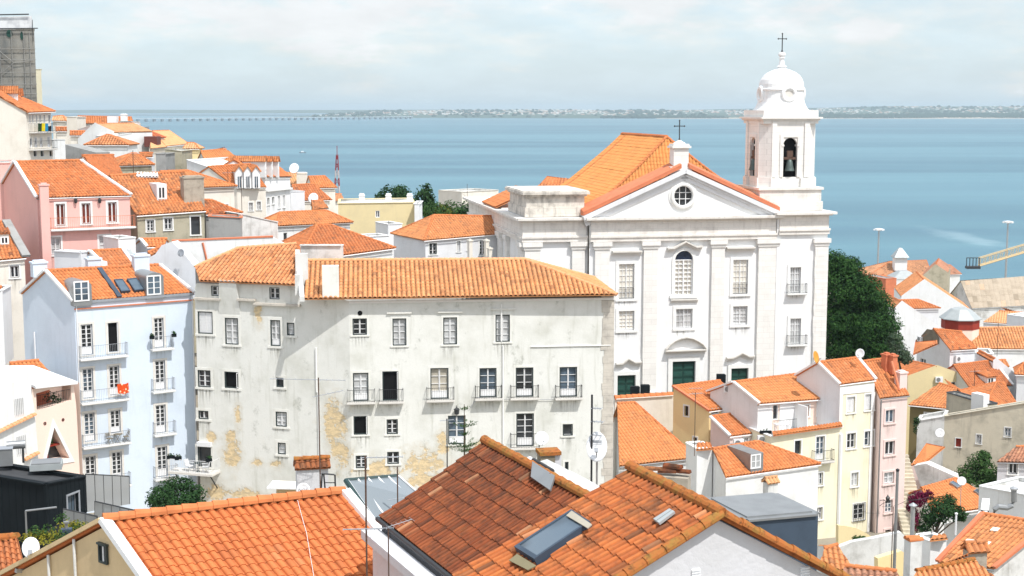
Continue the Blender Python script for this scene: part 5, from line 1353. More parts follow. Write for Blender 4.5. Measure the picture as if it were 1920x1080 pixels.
# roofs between the hillside and the yellow house
house('hipped_white_house', 'low white house with weathered hipped roof in front of the yellow block', 'house', [(519, 424), (662, 417)], 150, [(524, 399), (612, 395)], 24, 'white', 'orange', base=9, ends='hh', S=PLAIN, wins=[(531, 436, 539, 455, 'x')])
house('pyramid_roof_house', 'white house with broad pyramid roof just behind the long building', 'house', [(560, 490), (742, 465)], 128, [(594, 422), (620, 422)], 24, 'white', 'orange', base=7, ends='hh', D2=132)
block('roof_wall', 'short whitewashed wall standing on the ridge behind the long white building', 'wall', [(563, 461), (642, 461)], 113.5, .6, 'stainwhite', base=6)
hw1 = house('white_corner_house', 'white house with hipped orange roof left of the church', 'house', [(795, 451), (940, 438)], 146, [(813, 404), (940, 406)], 24, 'cool', 'orange', ends='hg', base=9, D2=150, S=SW, wins=[(805, 456, 819, 477, 'c', 3, dict(rim='rim')), (857, 452, 863, 472, 'c', 3), (876, 451, 882, 469, 'c', 3), (899, 451, 911, 478, 'c', 4)])
chimney(hw1['root'], hw1['F'], 880, 886, 448, 485, 143, .5, 'cream', 'slab'); chimney(hw1['root'], hw1['F'], 911, 917, 448, 485, 143, .5, 'cream', 'slab'); chimney(hw1['root'], hw1['F'], 917, 923, 463, 490, 142, .4, 'cream', 'slab')
hy = block('yellow_block', 'yellow windowless block house with three white tapered chimneys', 'house', [(634, 382), (777, 380)], 176, 9, 'sand', base=12, D2=177, S=PLAIN, wins=[(704, 395, 712, 408, 'c', 1)], cop='sand')
for x in (672, 722, 762): chimney(hy['root'], hy['F'], x, x + 13, 363, 382, 177.5, .8, 'cleanwhite', 'taper')
block('white_side_strip', 'narrow white wall strip at the right end of the yellow block', 'wall', [(777, 383), (786, 383)], 175.5, 6, 'cleanwhite', base=5)
hwt = block('white_roof_terrace', 'small white terrace box in front of the yellow block', 'building', [(728, 421), (754, 420)], 160, 4, 'cleanwhite', base=6)
block('low_white_wall', 'low white wall at the foot of the yellow block', 'wall', [(690, 444), (730, 442)], 155, 3, 'cleanwhite', base=5)
block('cream_river_house', 'flat cream house beyond the trees at the river', 'house', [(822, 357), (866, 360)], 240, 8, 'cream', base=9)
# orange roofs by the mast
house('mast_house', 'orange roofed house directly left of the red and white mast', 'house', [(585, 353), (632, 352)], 232, [(578, 331), (609, 330)], 25, 'cream', 'orange2', base=12, ends='gh', tp=TF)
house('skylight_house', 'orange roof with a tiny roof window below the mast house', 'house', [(553, 377), (622, 375)], 215, [(547, 347), (587, 345)], 26, 'cream', 'orange', base=10, ends='gh', tp=TF)
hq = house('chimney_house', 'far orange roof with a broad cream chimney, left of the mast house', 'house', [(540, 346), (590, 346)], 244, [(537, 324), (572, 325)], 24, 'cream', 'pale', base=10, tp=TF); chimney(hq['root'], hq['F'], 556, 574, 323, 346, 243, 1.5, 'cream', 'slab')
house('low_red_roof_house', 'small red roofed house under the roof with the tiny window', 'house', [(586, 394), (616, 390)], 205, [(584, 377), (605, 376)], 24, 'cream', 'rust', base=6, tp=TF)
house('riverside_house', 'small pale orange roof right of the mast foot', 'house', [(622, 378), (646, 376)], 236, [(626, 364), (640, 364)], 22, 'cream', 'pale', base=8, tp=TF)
block('grey_blue_house', 'grey white rendered house side below the chimney house', 'house', [(545, 360), (571, 359)], 212, 8, 'cool', base=10)
dish(552, 316, 243, .9, label='white satellite dish on the far chimney house roof'); dish(588, 372, 212, .8, label='white satellite dish below the roof with the tiny window')
o = thing('lattice_mast', 'red and white lattice radio mast among roofs at the waterside', 'mast', P(632, 378, 242)); bs = P(632, 378, 242); tp_ = P(632, 290, 242); n = 6
for i in range(n):
    b = MB(); p0 = bs.lerp(tp_, i / n); p1 = bs.lerp(tp_, (i + 1) / n); w0, w1 = .48 - .06 * i, .48 - .06 * (i + 1)
    cs = [V((sx, sy, 0)) for sx, sy in ((-1, -1), (1, -1), (1, 1), (-1, 1))]
    for k in range(4):
        b.tube([p0 + cs[k] * w0, p1 + cs[k] * w1], .07, 4); b.tube([p0 + cs[k] * w0, p1 + cs[(k + 1) % 4] * w1], .045, 4)
    build('mast_section', b, M['mastred' if i % 2 == 0 or i > 3 else 'mastgrey'], o)
b = MB(); b.tube([tp_, tp_ + Z * 1.5], .06, 5); build('spike', b, M['mastred'], o)

# ---- big house and wrapped tower top left
hg = house('big_cream_house', 'big cream house with bare gable wall, balconies and drying clothes at the upper left', 'house', [(53, 211), (104, 209)], 170, [(-50, 155), (-24, 157)], 30, 'cream', 'orange', D2=176, ends='gh', base=20, over=.4, S=S_(None, 0, 'frame', None, False),
    wins=[(55, 215, 57.5, 231, 'x'), (60.5, 215, 63, 231, 'x'), (67.5, 215, 70, 231, 'x'), (74, 215, 77, 231, 'x'), (82, 215, 85, 231, 'x'), (91, 215, 95, 231, 'x'), (56, 259, 60, 276, 'x'), (65, 257, 70, 276, 'd', 2), (75, 257, 80, 276, 'd', 2), (89, 256, 95, 276, 'd', 2), (63, 282, 70, 294, 'x'), (76, 282, 83, 294, 'x'), (93, 282, 99, 294, 'x')])
F = hg['F']
for x0, x1, y in ((54, 104, 247), (54, 104, 279)): balcony(hg['root'], F, max(.05, F.sz(x0, y)[0]), min(F.L, F.sz(x1, y)[0]), F.sz(80, y)[1], .8, 1.0, 'iron', 'trim', .2)
clo = random.Random(4)
for x, cn, cl, nm_ in ((62, 'dark_green_cloth', (.03, .06, .03), 'dark green'), (69, 'yellow_cloth', (.75, .60, .02), 'yellow'), (74, 'blue_cloth', (.03, .25, .45), 'blue'), (80, 'black_cloth', (.02, .02, .025), 'black')):
    s_ = F.sz(x, 240)[0]; zt_ = F.sz(x, 231 if cn != 'black_cloth' else 236)[1]; z0 = F.sz(x, 246)[1]; b = MB()
    for i in range(6):
        for j in range(3): b.v.append(tuple(F.pt(s_ - .4 + .16 * i, .86 + .05 * math.sin(i * 1.7) + .03 * j, z0 + (zt_ - z0) * j / 2 + clo.uniform(-.06, .06))))
    for i in range(5):
        for j in range(2): b.face((i * 3 + j, i * 3 + 3 + j, i * 3 + 4 + j, i * 3 + 1 + j))
    single('drying_cloth', nm_ + ' cloth drying on the balcony of the big cream house', 'cloth', b, flat(cn, cl, .9, .1), F.pt(s_, .9, z0), 'clothes drying on the balcony')
b = MB(); G = Frame(P(33, 195, 172) - Z * P(33, 195, 172).z, P(33, 195, 172) - Z * P(33, 195, 172).z + hg['e'])
for i, (x0, x1, yp) in enumerate(((32, 40, 163), (41, 48.5, 168))): pointed(hg['root'], x0, x1, yp, yp + 12, 195, 172 + i * 2.2, 7, yp + 11, 192, hg['e'])
t = NT('dusty_scaffold_net'); a = t.noise(t.pos((1, 1, .3)), .35, 6, .6); c = t.noise(t.pos((.6, .6, 2.0)), .5, 4); q = t.mix(t.ramp(a, .35, .7), (.30, .29, .26), (.15, .155, .15)); q = t.mix(t.math('MULTIPLY', t.ramp(c, .45, .62), .5), q, (.22, .20, .17)); t.bump(a, .5, .4); M['net'] = t.fin(q, .95, .1)
ht = block('scaffolded_tower', 'square tower wrapped in grey dusty scaffolding net with white sheeted top', 'tower', [(-120, 56), (64, 55)], 232, 10, 'net', base=18, D2=230, ldir=(-.36, 1), rdir=(-.34, 1))
F = ht['F']; b = MB()
for x in (-30, 0, 22, 45, 56): b.tube([F.pt(F.sz(x, 60)[0], .25, F.sz(x, 58)[1]), F.pt(F.sz(x, 60)[0], .25, F.sz(x, 58)[1] - 14)], .05, 5)
for y in (92, 112, 136, 158, 176): b.tube([F.pt(F.L - 16, .3, F.sz(30, y)[1]), F.pt(F.L + .2, .3, F.sz(30, y)[1])], .05, 5)
for (x0, y0, x1, y1) in ((0, 95, 28, 118), (28, 118, 0, 140), (28, 118, 62, 114)): b.tube([F.pt(F.sz(x0, y0)[0], .33, F.sz(x0, y0)[1]), F.pt(F.sz(x1, y1)[0], .33, F.sz(x1, y1)[1])], .05, 5)
build('scaffold_poles', b, flat('pale_scaffold_tube', (.27, .265, .25), .8), ht['root'])
b = MB(); p = [(-40, 57), (62.5, 55), (60, 30), (-40, 33)]; pp = [F.pt(F.sz(x, y)[0], .1, F.sz(x, y)[1]) for x, y in p]; b.prism(pp, V((-.34, 1, 0)) * 8); t = NT('white_tarpaulin'); br = t.n('TexBrick'); t.l(t.pos((1, 1, 1)), br.inputs['Vector']); a = t.noise(t.pos(), .8, 4); M['tarp'] = t.fin(t.mix(t.ramp(a, .4, .65), (.74, .75, .76), (.55, .56, .58)), .6); build('sheeted_top', b, M['tarp'], ht['root'])
b = MB(); z_ = F.sz(40, 54)[1]; b.tube([F.pt(F.L - 12, .4, z_), F.pt(F.L + .8, .4, z_ + .05)], .08, 4); b.tube([F.pt(F.L - 12, .4, z_ + 2.15), F.pt(F.L - .6, .4, z_ + 2.25)], .1, 4); b.tube([F.pt(F.L - .1, .3, z_ - 2), F.pt(F.L - .1, .3, z_ + 1.4)], .05, 4); build('top_rail', b, M['iron'], ht['root'])
b = MB()
for x, y, r1 in ((18, 63, .5), (41, 67, .22)):
    s_, z_ = F.sz(x, y); b.lathe(F.pt(s_, .06, z_), [(r1, 0), (r1, .05)], 12, axes=(F.e, Z * (1.2 if r1 > .4 else 3), F.n))
build('green_opening', b, flat('deep_green_paint', (.01, .06, .045)), ht['root'])
block('cream_tower_house', 'narrow cream tower wall right behind the wrapped tower', 'building', [(40, 131), (77, 130)], 246, 8, 'yellow', base=14, rdir=(-.335, 1))
# far roofs behind the big house
far = [('orange hipped far roof in the middle of the upper left roofs', [(157, 272), (242, 272)], 200, [(199, 253), (206, 253)], 'hh', 'white', 'amber', 8, {}),
 ('long dark orange far roof with two white chimneys', [(143, 232), (251, 231)], 246, [(146, 218), (247, 220)], 'gg', 'white', 'orange', 8, {}),
 ('dark red far roof beside the river', [(266, 260), (295, 259)], 232, [(263, 243), (275, 243)], 'gh', 'white', 'darkred', 6, {}),
 ('pale orange far roof at the river edge with brown box dormer', [(296, 276), (354, 270)], 226, [(286, 246), (317, 245)], 'gh', 'cream', 'pale', 7, {}),
 ('lowest pale far roof with yellow wall by the river', [(343, 279), (374, 279)], 222, [(351, 268), (364, 268)], 'hh', 'ochre', 'pale', 7, {}),
 ('small pale far roof under the dark red roof', [(282, 279), (312, 276)], 218, [(282, 263), (300, 263)], 'gh', 'cream', 'pale', 6, {}),
 ('flat far roof right of the drying clothes house', [(104, 246), (126, 246)], 226, [(104, 239), (125, 239)], 'gg', 'cream', 'orange', 7, {}),
 ('low far roof left of the orange hipped far roof', [(130, 254), (160, 254)], 222, [(131, 246), (160, 246)], 'gg', 'cream', 'orange', 7, {}),
 ('distant pale roof touching the skyline beside the cream house', [(97, 226), (124, 227)], 262, [(99, 219), (118, 217)], 'gh', 'cream', 'pale', 7, {}),
 ('tiny tiled lean-to over a grey wall above the mossy house', [(262, 296), (286, 294)], 172, [(262, 287), (286, 287)], 'gg', 'cool', 'rust', 5, {})]
for lb, ev, D_, rg, en, wm_n, rm_, bs_, kw in far:
    h = house('far_house', lb, 'house', ev, D_, rg, 26, wm_n, rm_, ends=en, base=bs_, tp=TF, group='far houses on the left hillside', **kw)
    if 'two white' in lb: chimney(h['root'], h['F'], 201, 218, 218, 233, 245, 1.5, 'cleanwhite', 'plain'); chimney(h['root'], h['F'], 226, 236, 213, 233, 245, 1.2, 'cleanwhite', 'slab')
    if 'brown box' in lb: chimney(h['root'], h['F'], 294, 309, 256, 271, 224, 2, 'brownframe', 'plain', 'box_dormer'); chimney(h['root'], h['F'], 275, 284, 238, 252, 230, 1.2, 'zinc', 'plain')
for lb, tp2, D_, D2_, dp, wm_n, bs_ in [('cream parapet block under the two white far chimneys', [(198, 233), (249, 233)], 238, 238, 5, 'cream', 8), ('plain cream tower block between far roofs', [(125, 219), (144, 220)], 240, 240, 5, 'cream', 9),
  ('white walled terrace left of the small far roof', [(146, 243), (170, 236)], 226, 224, 6, 'white', 8), ('white terrace behind the orange hipped far roof', [(212, 256), (247, 250)], 215, 217, 6, 'white', 8), ('cracked stone box house above the mossy roof', [(309, 280), (341, 284)], 186, 186, 6, 'mossy', 9), ('grey wall house left of the cracked stone box', [(292, 289), (310, 289)], 180, 180, 5, 'greywall', 7), ('white corner block beside the big cream house balconies', [(102, 262), (122, 262)], 184, 186, 7, 'white', 8), ('small pinkish block at the water behind the far chimneys', [(248, 228), (262, 229)], 236, 237, 4, 'stainwhite', 7)]:
    block('far_block', lb, 'building', tp2, D_, dp, wm_n, D2=D2_, base=bs_, group='far flat blocks on the left hillside', S=PLAIN, wins=())
gablefront('far_gable_house', 'far white house with pointed white gable before the long dark orange far roof', 'house', (146, 263), (178, 234), (214, 250), 222, 9, 'white', 'pale', D2=219, base=8, tp=TF)
slab('grey_gable_wall', 'bare grey sloping gable wall below the orange hipped far roof', 'wall', [(110, 271), (122, 271), (180, 286), (180, 296), (110, 300)], vframe(110, 190, 180, 188, 285), 3, 'greywall')
# ---- between the pink and the blue house
h = house('shed_roof_house', 'house with white gable edges and orange roof between pink and blue houses', 'house', [(199, 502), (252, 498)], 117, [(168, 471), (230, 468)], 28, 'cool', 'orange', base=8, verge='cleanwhite')
roofpart(h['root'], [hit(x, y, h['A'] + Z * .12, h['pn']) for x, y in ((248, 492), (254, 491), (246, 468), (231, 469))], 'zincl', T_(.6, 2, .03, .005, 4), 'metal_roof_panel')
chimney(h['root'], h['F'], 189, 199, 491, 505, 115.4, .7, 'cleanwhite', 'plain', 'roof_hatch')
block('white_roof_room', 'white rooftop room against the pink house wall', 'building', [(222, 448), (254, 446)], 120.5, 3, 'cleanwhite', base=5)
block('lilac_roof_room', 'low whitish wall with sloping grey cover left of the small orange roof', 'wall', [(152, 474), (168, 472)], 118, 3, 'cool', base=5)
house('little_orange_roof', 'tiny orange roofed house left of the white party wall', 'house', [(275, 463), (308, 462)], 121.5, [(263, 449), (313, 448)], 24, 'cool', 'orange2', base=4, verge='cleanwhite', vsides='l')
house('lower_orange_roof', 'sliver of orange roof below the tiny orange roof', 'house', [(282, 480), (306, 468)], 119.8, [(278, 474), (303, 462)], 24, 'cool', 'orange2', base=4, D2=120.4)
Fw = vframe(322, 119, 560, 121, 490); slab('white_party_wall', 'long whitewashed wall with terracotta coping behind the left wing roof', 'wall', [(322, 453), (512, 445), (560, 470), (560, 530), (322, 545)], Fw, .5, 'white')
b = MB(); p0, p1 = hit(322, 453, Fw.o, Fw.n), hit(512, 445, Fw.o, Fw.n); strip(b, p0 - Fw.n * .25, p1 - Fw.n * .25, .62, .12); build('coping', b, M['terracotta'], bpy.data.objects['white_party_wall'])
b = MB(); q = [hit(x, y, Fw.o + Fw.n * .05, Fw.n) for x, y in ((380, 455), (386, 480), (388, 492))]; b.tube(q, .09, 5); build('clay_pipe', b, M['terracotta'], bpy.data.objects['white_party_wall'])
Fw2 = vframe(270, 117.5, 372, 116.5, 500); slab('stepped_white_wall', 'white stepped gable wall between the blue house and the long building', 'wall', [(274, 500), (274, 484), (290, 478), (303, 460), (322, 453), (340, 470), (358, 492), (371, 506), (371, 560), (300, 560)], Fw2, 1.2, 'cool')
dish(340, 474, 116, .32, (-.5, -1, .3), 'greyiron', 'round grey dish mounted on the stepped white wall')
h = house('old_corner_house', 'old house with mossy tiled roof and tiny dormer at the left edge', 'house', [(-60, 493), (49, 483)], 116, [(-60, 421), (11, 416)], 33, 'cream', 'rust', base=9, S=SW, wins=[(19, 498, 36, 521, 'c', 1)], D2=118)
dormer(h, -2, 17, 438, 458, (4, 446, 14, 456), False, 'cream', rows=1, glass='dark', tiled='rust')
b = MB(); strip(b, h['B'] + Z * .05, h['R2'] + Z * .05, .7, .2); build('mortar_verge', b, M['greywall'], h['root'])
house('edge_house', 'slice of an orange roofed house at the left edge below the corner house', 'house', [(-50, 572), (8, 570)], 112.5, [(-50, 540), (3, 538)], 30, 'cool', 'rust', base=10, D2=113.5)
block('white_stair_wall', 'small white stepped wall left of the blue gable', 'wall', [(4, 545), (20, 536)], 112.6, 2, 'cleanwhite', base=6)
# ---- peach house, white barred house and black box at the lower left
Fp = vframe(60, 97, 152, 100.5, 780); rp = thing('peach_house', 'peach house with a triangular window and roofed loggia', 'house', P(105, 900, 98))
sz = lambda x, y: Fp.sz(x, y)
lo = Fp.rect(68, 728, 134, 764); tri = [sz(85, 866), sz(130, 859), sz(101, 801)]
b = MB(); wallface(b, Fp, [sz(60, 930), sz(152, 930), sz(143, 760), sz(138, 722), sz(60, 729)], [[(lo[0], lo[2]), (lo[1], lo[2] + .25), (lo[1], lo[3] + .1), (lo[0], lo[3] - .12)], tri], 1.0)
a0, a1 = Fp.pt(sz(152, 800)[0], 0, 0), Fp.pt(0, 0, 0)
for p, q in ((a0, a0 - Fp.n * 6), (a1 - Fp.n * 6, a1)):
    G = Frame(p, q); wallface(b, G, [(0, sz(100, 930)[1]), (G.L, sz(100, 930)[1]), (G.L, sz(60, 735)[1]), (0, sz(60, 735)[1])])
build('wall', b, M['peach'], rp)
b = MB(); b.bx(Fp, lo[0] - .1, lo[1] + .1, -2.6, -2.5, lo[2] - .6, lo[3] + .6); b.bx(Fp, lo[0] - .1, lo[1] + .1, -2.5, -.9, lo[2] - .4, lo[2] - .05); build('loggia_back', b, M['terracotta'], rp)
lb = MB(); leaves(lb, [(Fp.pt(lo[1] - 1.1, -.6, lo[2] + .55), .75, .3, .45)], 260, .18, random.Random(14)); build('loggia_plants', lb, M['leafdark'], rp)
railing(rp, Fp, lo[0] + .02, lo[1] - .02, lo[2] + .05, -.1, 1.0, 'iron', .14)
pts = [Fp.pt(sz(60, 728)[0], .4, sz(60, 728)[1]), Fp.pt(sz(139, 719)[0], .4, sz(139, 719)[1])]; n_ = -Fp.n * 4.4 + Z * 1.0
b = MB(); b.prism([pts[0], pts[1], pts[1] + n_ * .9 - Fp.e * .7, pts[0] + n_], Z * .18); build('awning_roof', b, M['whitepaint'], rp)
b = MB()
for (p, q) in ((tri[0], tri[1]), (tri[1], tri[2]), (tri[2], tri[0])):
    c = ((tri[0][0] + tri[1][0] + tri[2][0]) / 3, (tri[0][1] + tri[1][1] + tri[2][1]) / 3); k = 1.38
    o_ = [(c[0] + (r[0] - c[0]) * k, c[1] + (r[1] - c[1]) * k) for r in (p, q)]
    b.box8([Fp.pt(p[0], -.02, p[1]), Fp.pt(q[0], -.02, q[1]), Fp.pt(o_[1][0], -.02, o_[1][1]), Fp.pt(o_[0][0], -.02, o_[0][1]), Fp.pt(p[0], .06, p[1]), Fp.pt(q[0], .06, q[1]), Fp.pt(o_[1][0], .06, o_[1][1]), Fp.pt(o_[0][0], .06, o_[0][1])])
tw = build('triangular_window', b, M['cleanwhite'], rp)
b = MB(); b.poly([Fp.pt(s_, -.95, z_) for s_, z_ in tri]); build('pane', b, M['glass'], tw)
b = MB(); b.bx(Fp, tri[0][0] + .35, tri[1][0] - .5, -.9, -.3, tri[0][1] + .9, tri[0][1] + 1.0); b.bx(Fp, tri[0][0] + .3, tri[0][0] + .65, -.9, -.5, tri[0][1] + .1, tri[0][1] + .8); build('red_cushion', b, M['redwood'], tw)
lb = MB(); leaves(lb, [(Fp.pt((tri[0][0] + tri[1][0]) / 2 - .3, -.5, tri[0][1] + 1.2), .4, .3, .3)], 90, .16, random.Random(8)); build('potted_foliage', lb, M['leaf'], tw)
b = MB()
for x, y in ((84, 794), (118, 787)): s_, z_ = sz(x, y); b = MB(); b.lathe(Fp.pt(s_, .0, z_), [(.08, .0), (.08, .03), (.12, .03), (.12, 0)], 12, axes=(Fp.e, Z, Fp.n)); build('round_ornament', b, M['brownframe'], rp)
for k in range(6):
    pass
h = house('loggia_roof', 'small plain orange roof behind the peach loggia', 'house', [(22, 703), (99, 702)], 103, [(18, 682), (72, 676)], 26, 'white', 'orange2', base=8, D2=104)
Fq = vframe(-20, 93, 64, 96.5, 790); o, pts = slab('white_barred_house', 'white house end wall with barred windows at the left edge', 'house', [(-60, 940), (-60, 760), (0, 735), (58, 690), (59, 735), (66, 775), (78, 940)], Fq, 5, 'white')
for x0, y0, x1, y1 in ((27, 747, 43, 777), (31, 817, 48, 850)):
    r_ = Fq.rect(x0, y0, x1, y1); b = MB(); b.bx(Fq, r_[0], r_[1], .004, .02, r_[2], r_[3]); w_ = build('window', b, M['greycurtain'], o); b = MB()
    for k in range(6): s_ = r_[0] + (r_[1] - r_[0]) * k / 5; b.bx(Fq, s_ - .02, s_ + .02, .05, .09, r_[2] - .05, r_[3] + .05)
    build('bars', b, M['whitepaint'], w_)
cp = MB(); caps(cp, hit(-10, 815, Fq.o + Fq.n * .15, Fq.n), hit(66, 778, Fq.o + Fq.n * .15, Fq.n), .16, .3); cp2 = MB(); caps(cp2, hit(46, 864, Fq.o + Fq.n * .15, Fq.n), hit(72, 850, Fq.o + Fq.n * .15, Fq.n), .16, .3)
build('tile_coping', cp, M['ridgepale'], o); build('tile_coping', cp2, M['ridgepale'], o)
roofpart(o, [P(-60, 750, 94), P(2, 733, 96), P(39, 696, 100), P(-60, 708, 100)], 'orange', T_(.3, .5, .09, .025, 6))
A_ = P(87, 909, 62); le = PZ(-30, 890, A_.z) - A_; bk = block('black_box_house', 'modern black clad flat roofed box house at the lower left', 'house', [(87, 909), (160, 895)], 62, 6, 'black', D2=64.5, base=9, ldir=(le.x, le.y), rdir=(le.x, le.y), S=S_('greyiron', .08, 'greyiron', None, False), wins=[(127, 926, 148, 985, 'p', 1, dict(g='glassb'))], para=.12, roof='asphalt')
F = bk['F']; b = MB()
for k in range(9): s_ = F.L * (k + .5) / 9; b.bx(F, s_ - .015, s_ + .015, 0, .012, bk['zb'], A_.z - .1)
for k in range(14): G = bk['L']; s_ = G.L * (k + .5) / 14; b.bx(G, s_ - .015, s_ + .015, 0, .012, bk['zb'], A_.z - .1)
build('cladding_seams', b, M['black'], bk['root'])
c = P(88, 893, 65.5); o = thing('roof_lantern', 'low glazed roof lantern box on the black box house', 'skylight', V((c.x, c.y, A_.z - .12))); b = MB(); b.cube(V((c.x, c.y, A_.z + .02)), .72, .55, .14, .25); build('kerb', b, M['zincl'], o); b = MB(); b.cube(V((c.x, c.y, A_.z + .19)), .66, .5, .03, .25); build('glazing', b, M['zinc'], o)
c = P(32, 880, 66.5); o = thing('water_heater', 'grey cylindrical tank on a stand on the black box roof', 'tank', V((c.x, c.y, A_.z - .12))); b = MB(); ex = V((1, .35, 0)).normalized(); b.tube([V((c.x, c.y, A_.z + .75)) - ex * .42, V((c.x, c.y, A_.z + .75)) + ex * .42], .2, 14); build('cylinder', b, M['zinc'], o)
for k in (-.3, .3): b = MB(); b.cube(V((c.x, c.y, A_.z + .2)) + ex * k, .05, .16, .32, .35); build('leg', b, M['iron'], o)
c = P(8, 880, 66); o = thing('roof_machine', 'grey ventilation box left of the tank on the black roof', 'ventilation unit', V((c.x, c.y, A_.z - .12))); b = MB(); b.cube(V((c.x, c.y, A_.z + .3)), .4, .3, .4, .3); build('casing', b, M['zinc'], o); b = MB(); b.cube(V((c.x, c.y, A_.z + .72)), .44, .34, .02, .3); build('lid', b, M['greyiron'], o)
tm = NT('fine_steel_mesh'); tm.fin((.42, .43, .43), .5, .4, .3); tr = tm.n('BsdfTransparent'); mx_ = tm.n('MixShader'); mx_.inputs[0].default_value = .78; tm.l(tr.outputs[0], mx_.inputs[1]); tm.l(tm.b.outputs[0], mx_.inputs[2]); tm.l(mx_.outputs[0], tm.t.nodes['Material Output'].inputs[0]); M['mesh'] = tm.m
def meshfence(nm_lb, top, bot, D0, D1, posts=5, mat='mesh'):
    F = vframe(top[0][0], D0, top[1][0], D1, top[0][1]); q = [hit(x, y, F.o, F.n) for x, y in (bot[0], bot[1], top[1], top[0])]; o = thing('mesh_fence', nm_lb, 'fence', (q[0] + q[1]) / 2, 'metal mesh fences on terraces')
    b = MB(); b.prism(q, F.n * .015); build('mesh_panel', b, M[mat], o); b = MB(); b.tube([q[3], q[2]], .03, 5)
    for k in range(posts): b.tube([q[0].lerp(q[1], k / (posts - 1)), q[3].lerp(q[2], k / (posts - 1))], .025, 5)
    build('posts_and_rail', b, M['iron'], o)
meshfence('tall grey mesh terrace fence beside the black box house', [(160, 889), (242, 893)], [(163, 960), (243, 945)], 66, 68, 6)
meshfence('dark mesh railing on the terrace behind the black box', [(112, 879), (161, 888)], [(112, 900), (161, 905)], 69, 66, 5, 'iron') if False else None
meshfence('low dark mesh fence right of the roof garden', [(178, 940), (258, 958)], [(178, 972), (258, 972)], 52, 50, 6)
meshfence('mesh fence along the roof garden behind the satellite dish', [(119, 954), (182, 968)], [(119, 985), (182, 998)], 47, 45, 4)
b = MB(); gpts = [P(52, 1003, 45), P(188, 985, 44), P(128, 1018, 42), P(66, 1010, 43)]
o = thing('roof_garden', 'flat green roof planted with yellow and green sedum beside the black box', 'roof garden', gpts[0] - Z * 1.2); zg = gpts[2].z
b = MB(); sq = [PZ(50, 1000, zg), PZ(120, 1024, zg), PZ(200, 985, zg), PZ(115, 968, zg)]; b.prism([p - Z * 1.2 for p in sq], Z * 1.0); build('planter_box', b, M['black'], o)
lb = MB(); rs = random.Random(2); ctr = sum(sq, V((0, 0, 0))) / 4
for _ in range(26): a, c = rs.random(), rs.random(); p = sq[0].lerp(sq[1], a).lerp(sq[3].lerp(sq[2], a), c); leaves(lb, [(p - Z * .12, .35, .35, .14)], 110, .09, rs)
build('sedum_carpet', lb, M['sedum'], o); lb = MB()
for _ in range(9): a, c = rs.random(), rs.random() * .3; p = sq[0].lerp(sq[1], a).lerp(sq[3].lerp(sq[2], a), c + .6 * (_ % 2)); leaves(lb, [(p + Z * .05, .22, .22, .22)], 120, .1, rs)
build('herb_clumps', lb, M['leaf'], o)
c = P(125, 1005, 42.6); o = thing('roof_fan', 'small grey roof ventilator standing in the sedum garden', 'ventilation unit', c); b = MB(); b.cube(c + Z * .12, .16, .11, .12, .2); build('casing', b, M['slate'], o); b = MB(); b.lathe(c + Z * .24, [(.05, 0), (.05, .16), (.09, .17), (.09, .22)], 10); build('cowl', b, M['zinc'], o)
t_ = P(48, 958, 46); e_ = P(106, 951, 46); bt = P(54, 1010, 46); b = MB(); b.tube([V((t_.x, t_.y, bt.z)), t_], .03, 6); b2 = MB(); b2.tube([t_, e_], .035, 6)
o = thing('roof_pole', 'thin angled grey pole with horizontal arm in front of the black box house', 'pole', V((t_.x, t_.y, bt.z))); build('post', b, M['zinc'], o); build('arm', b2, M['zinc'], o)
# trees of the left half
dpx = lambda D: D / FPX
def pxblobs(L, D, spread=1.0): return [(tuple(P(x, y, D + dz)), r * dpx(D), r * dpx(D) * spread, rz * dpx(D)) for x, y, r, rz, dz in L]
tree('garden_tree', 'dense dark green garden tree in front of the blue house', 'tree', P(330, 985, 92), pxblobs([(330, 925, 44, 30, 0), (300, 930, 26, 22, -1), (362, 930, 26, 24, 0), (322, 908, 16, 14, 1), (345, 905, 18, 14, 0), (335, 945, 48, 20, -1), (290, 940, 18, 14, 0)], 92), 7000, .24, 'leafdark', .14, 3)
tree('riverside_tree', 'round green tree behind the yellow block, left one of the pair', 'tree', P(738, 400, 200), pxblobs([(735, 366, 26, 20, 0), (715, 372, 16, 12, 0), (752, 360, 18, 14, 1), (740, 380, 34, 14, 0)], 200), 2600, .5, 'leafdark', .2, 4)
tree('riverside_tree', 'tall green tree behind the right end of the yellow block', 'tree', P(797, 410, 196), pxblobs([(796, 368, 20, 22, 0), (806, 382, 16, 14, 0), (788, 385, 20, 16, 0), (800, 352, 10, 8, 0)], 196), 2200, .5, 'leafdark', .2, 5)
for i, (x, y, r, m_, lb_) in enumerate(((812, 396, 20, 'leaf', 'light green bush right of the tall riverside tree'), (845, 396, 24, 'leaf', 'rounded green bush behind the white corner house'), (880, 397, 24, 'leafdark', 'dark bush behind the white corner house roof'), (905, 398, 16, 'leafdark', 'bush touching the side of the church'), (832, 398, 16, 'leafyel', 'yellowish bush between the green bushes behind the white corner house'))):
    tree('bush', lb_, 'bush', P(x, 420, 186), pxblobs([(x, y - 1, r * 1.15, r * .85, 0), (x - 8, y + 6, r * .8, r * .6, 1), (x + 9, y + 6, r * .8, r * .6, -1)], 186), 2000, .40, m_, .1, 20 + i)
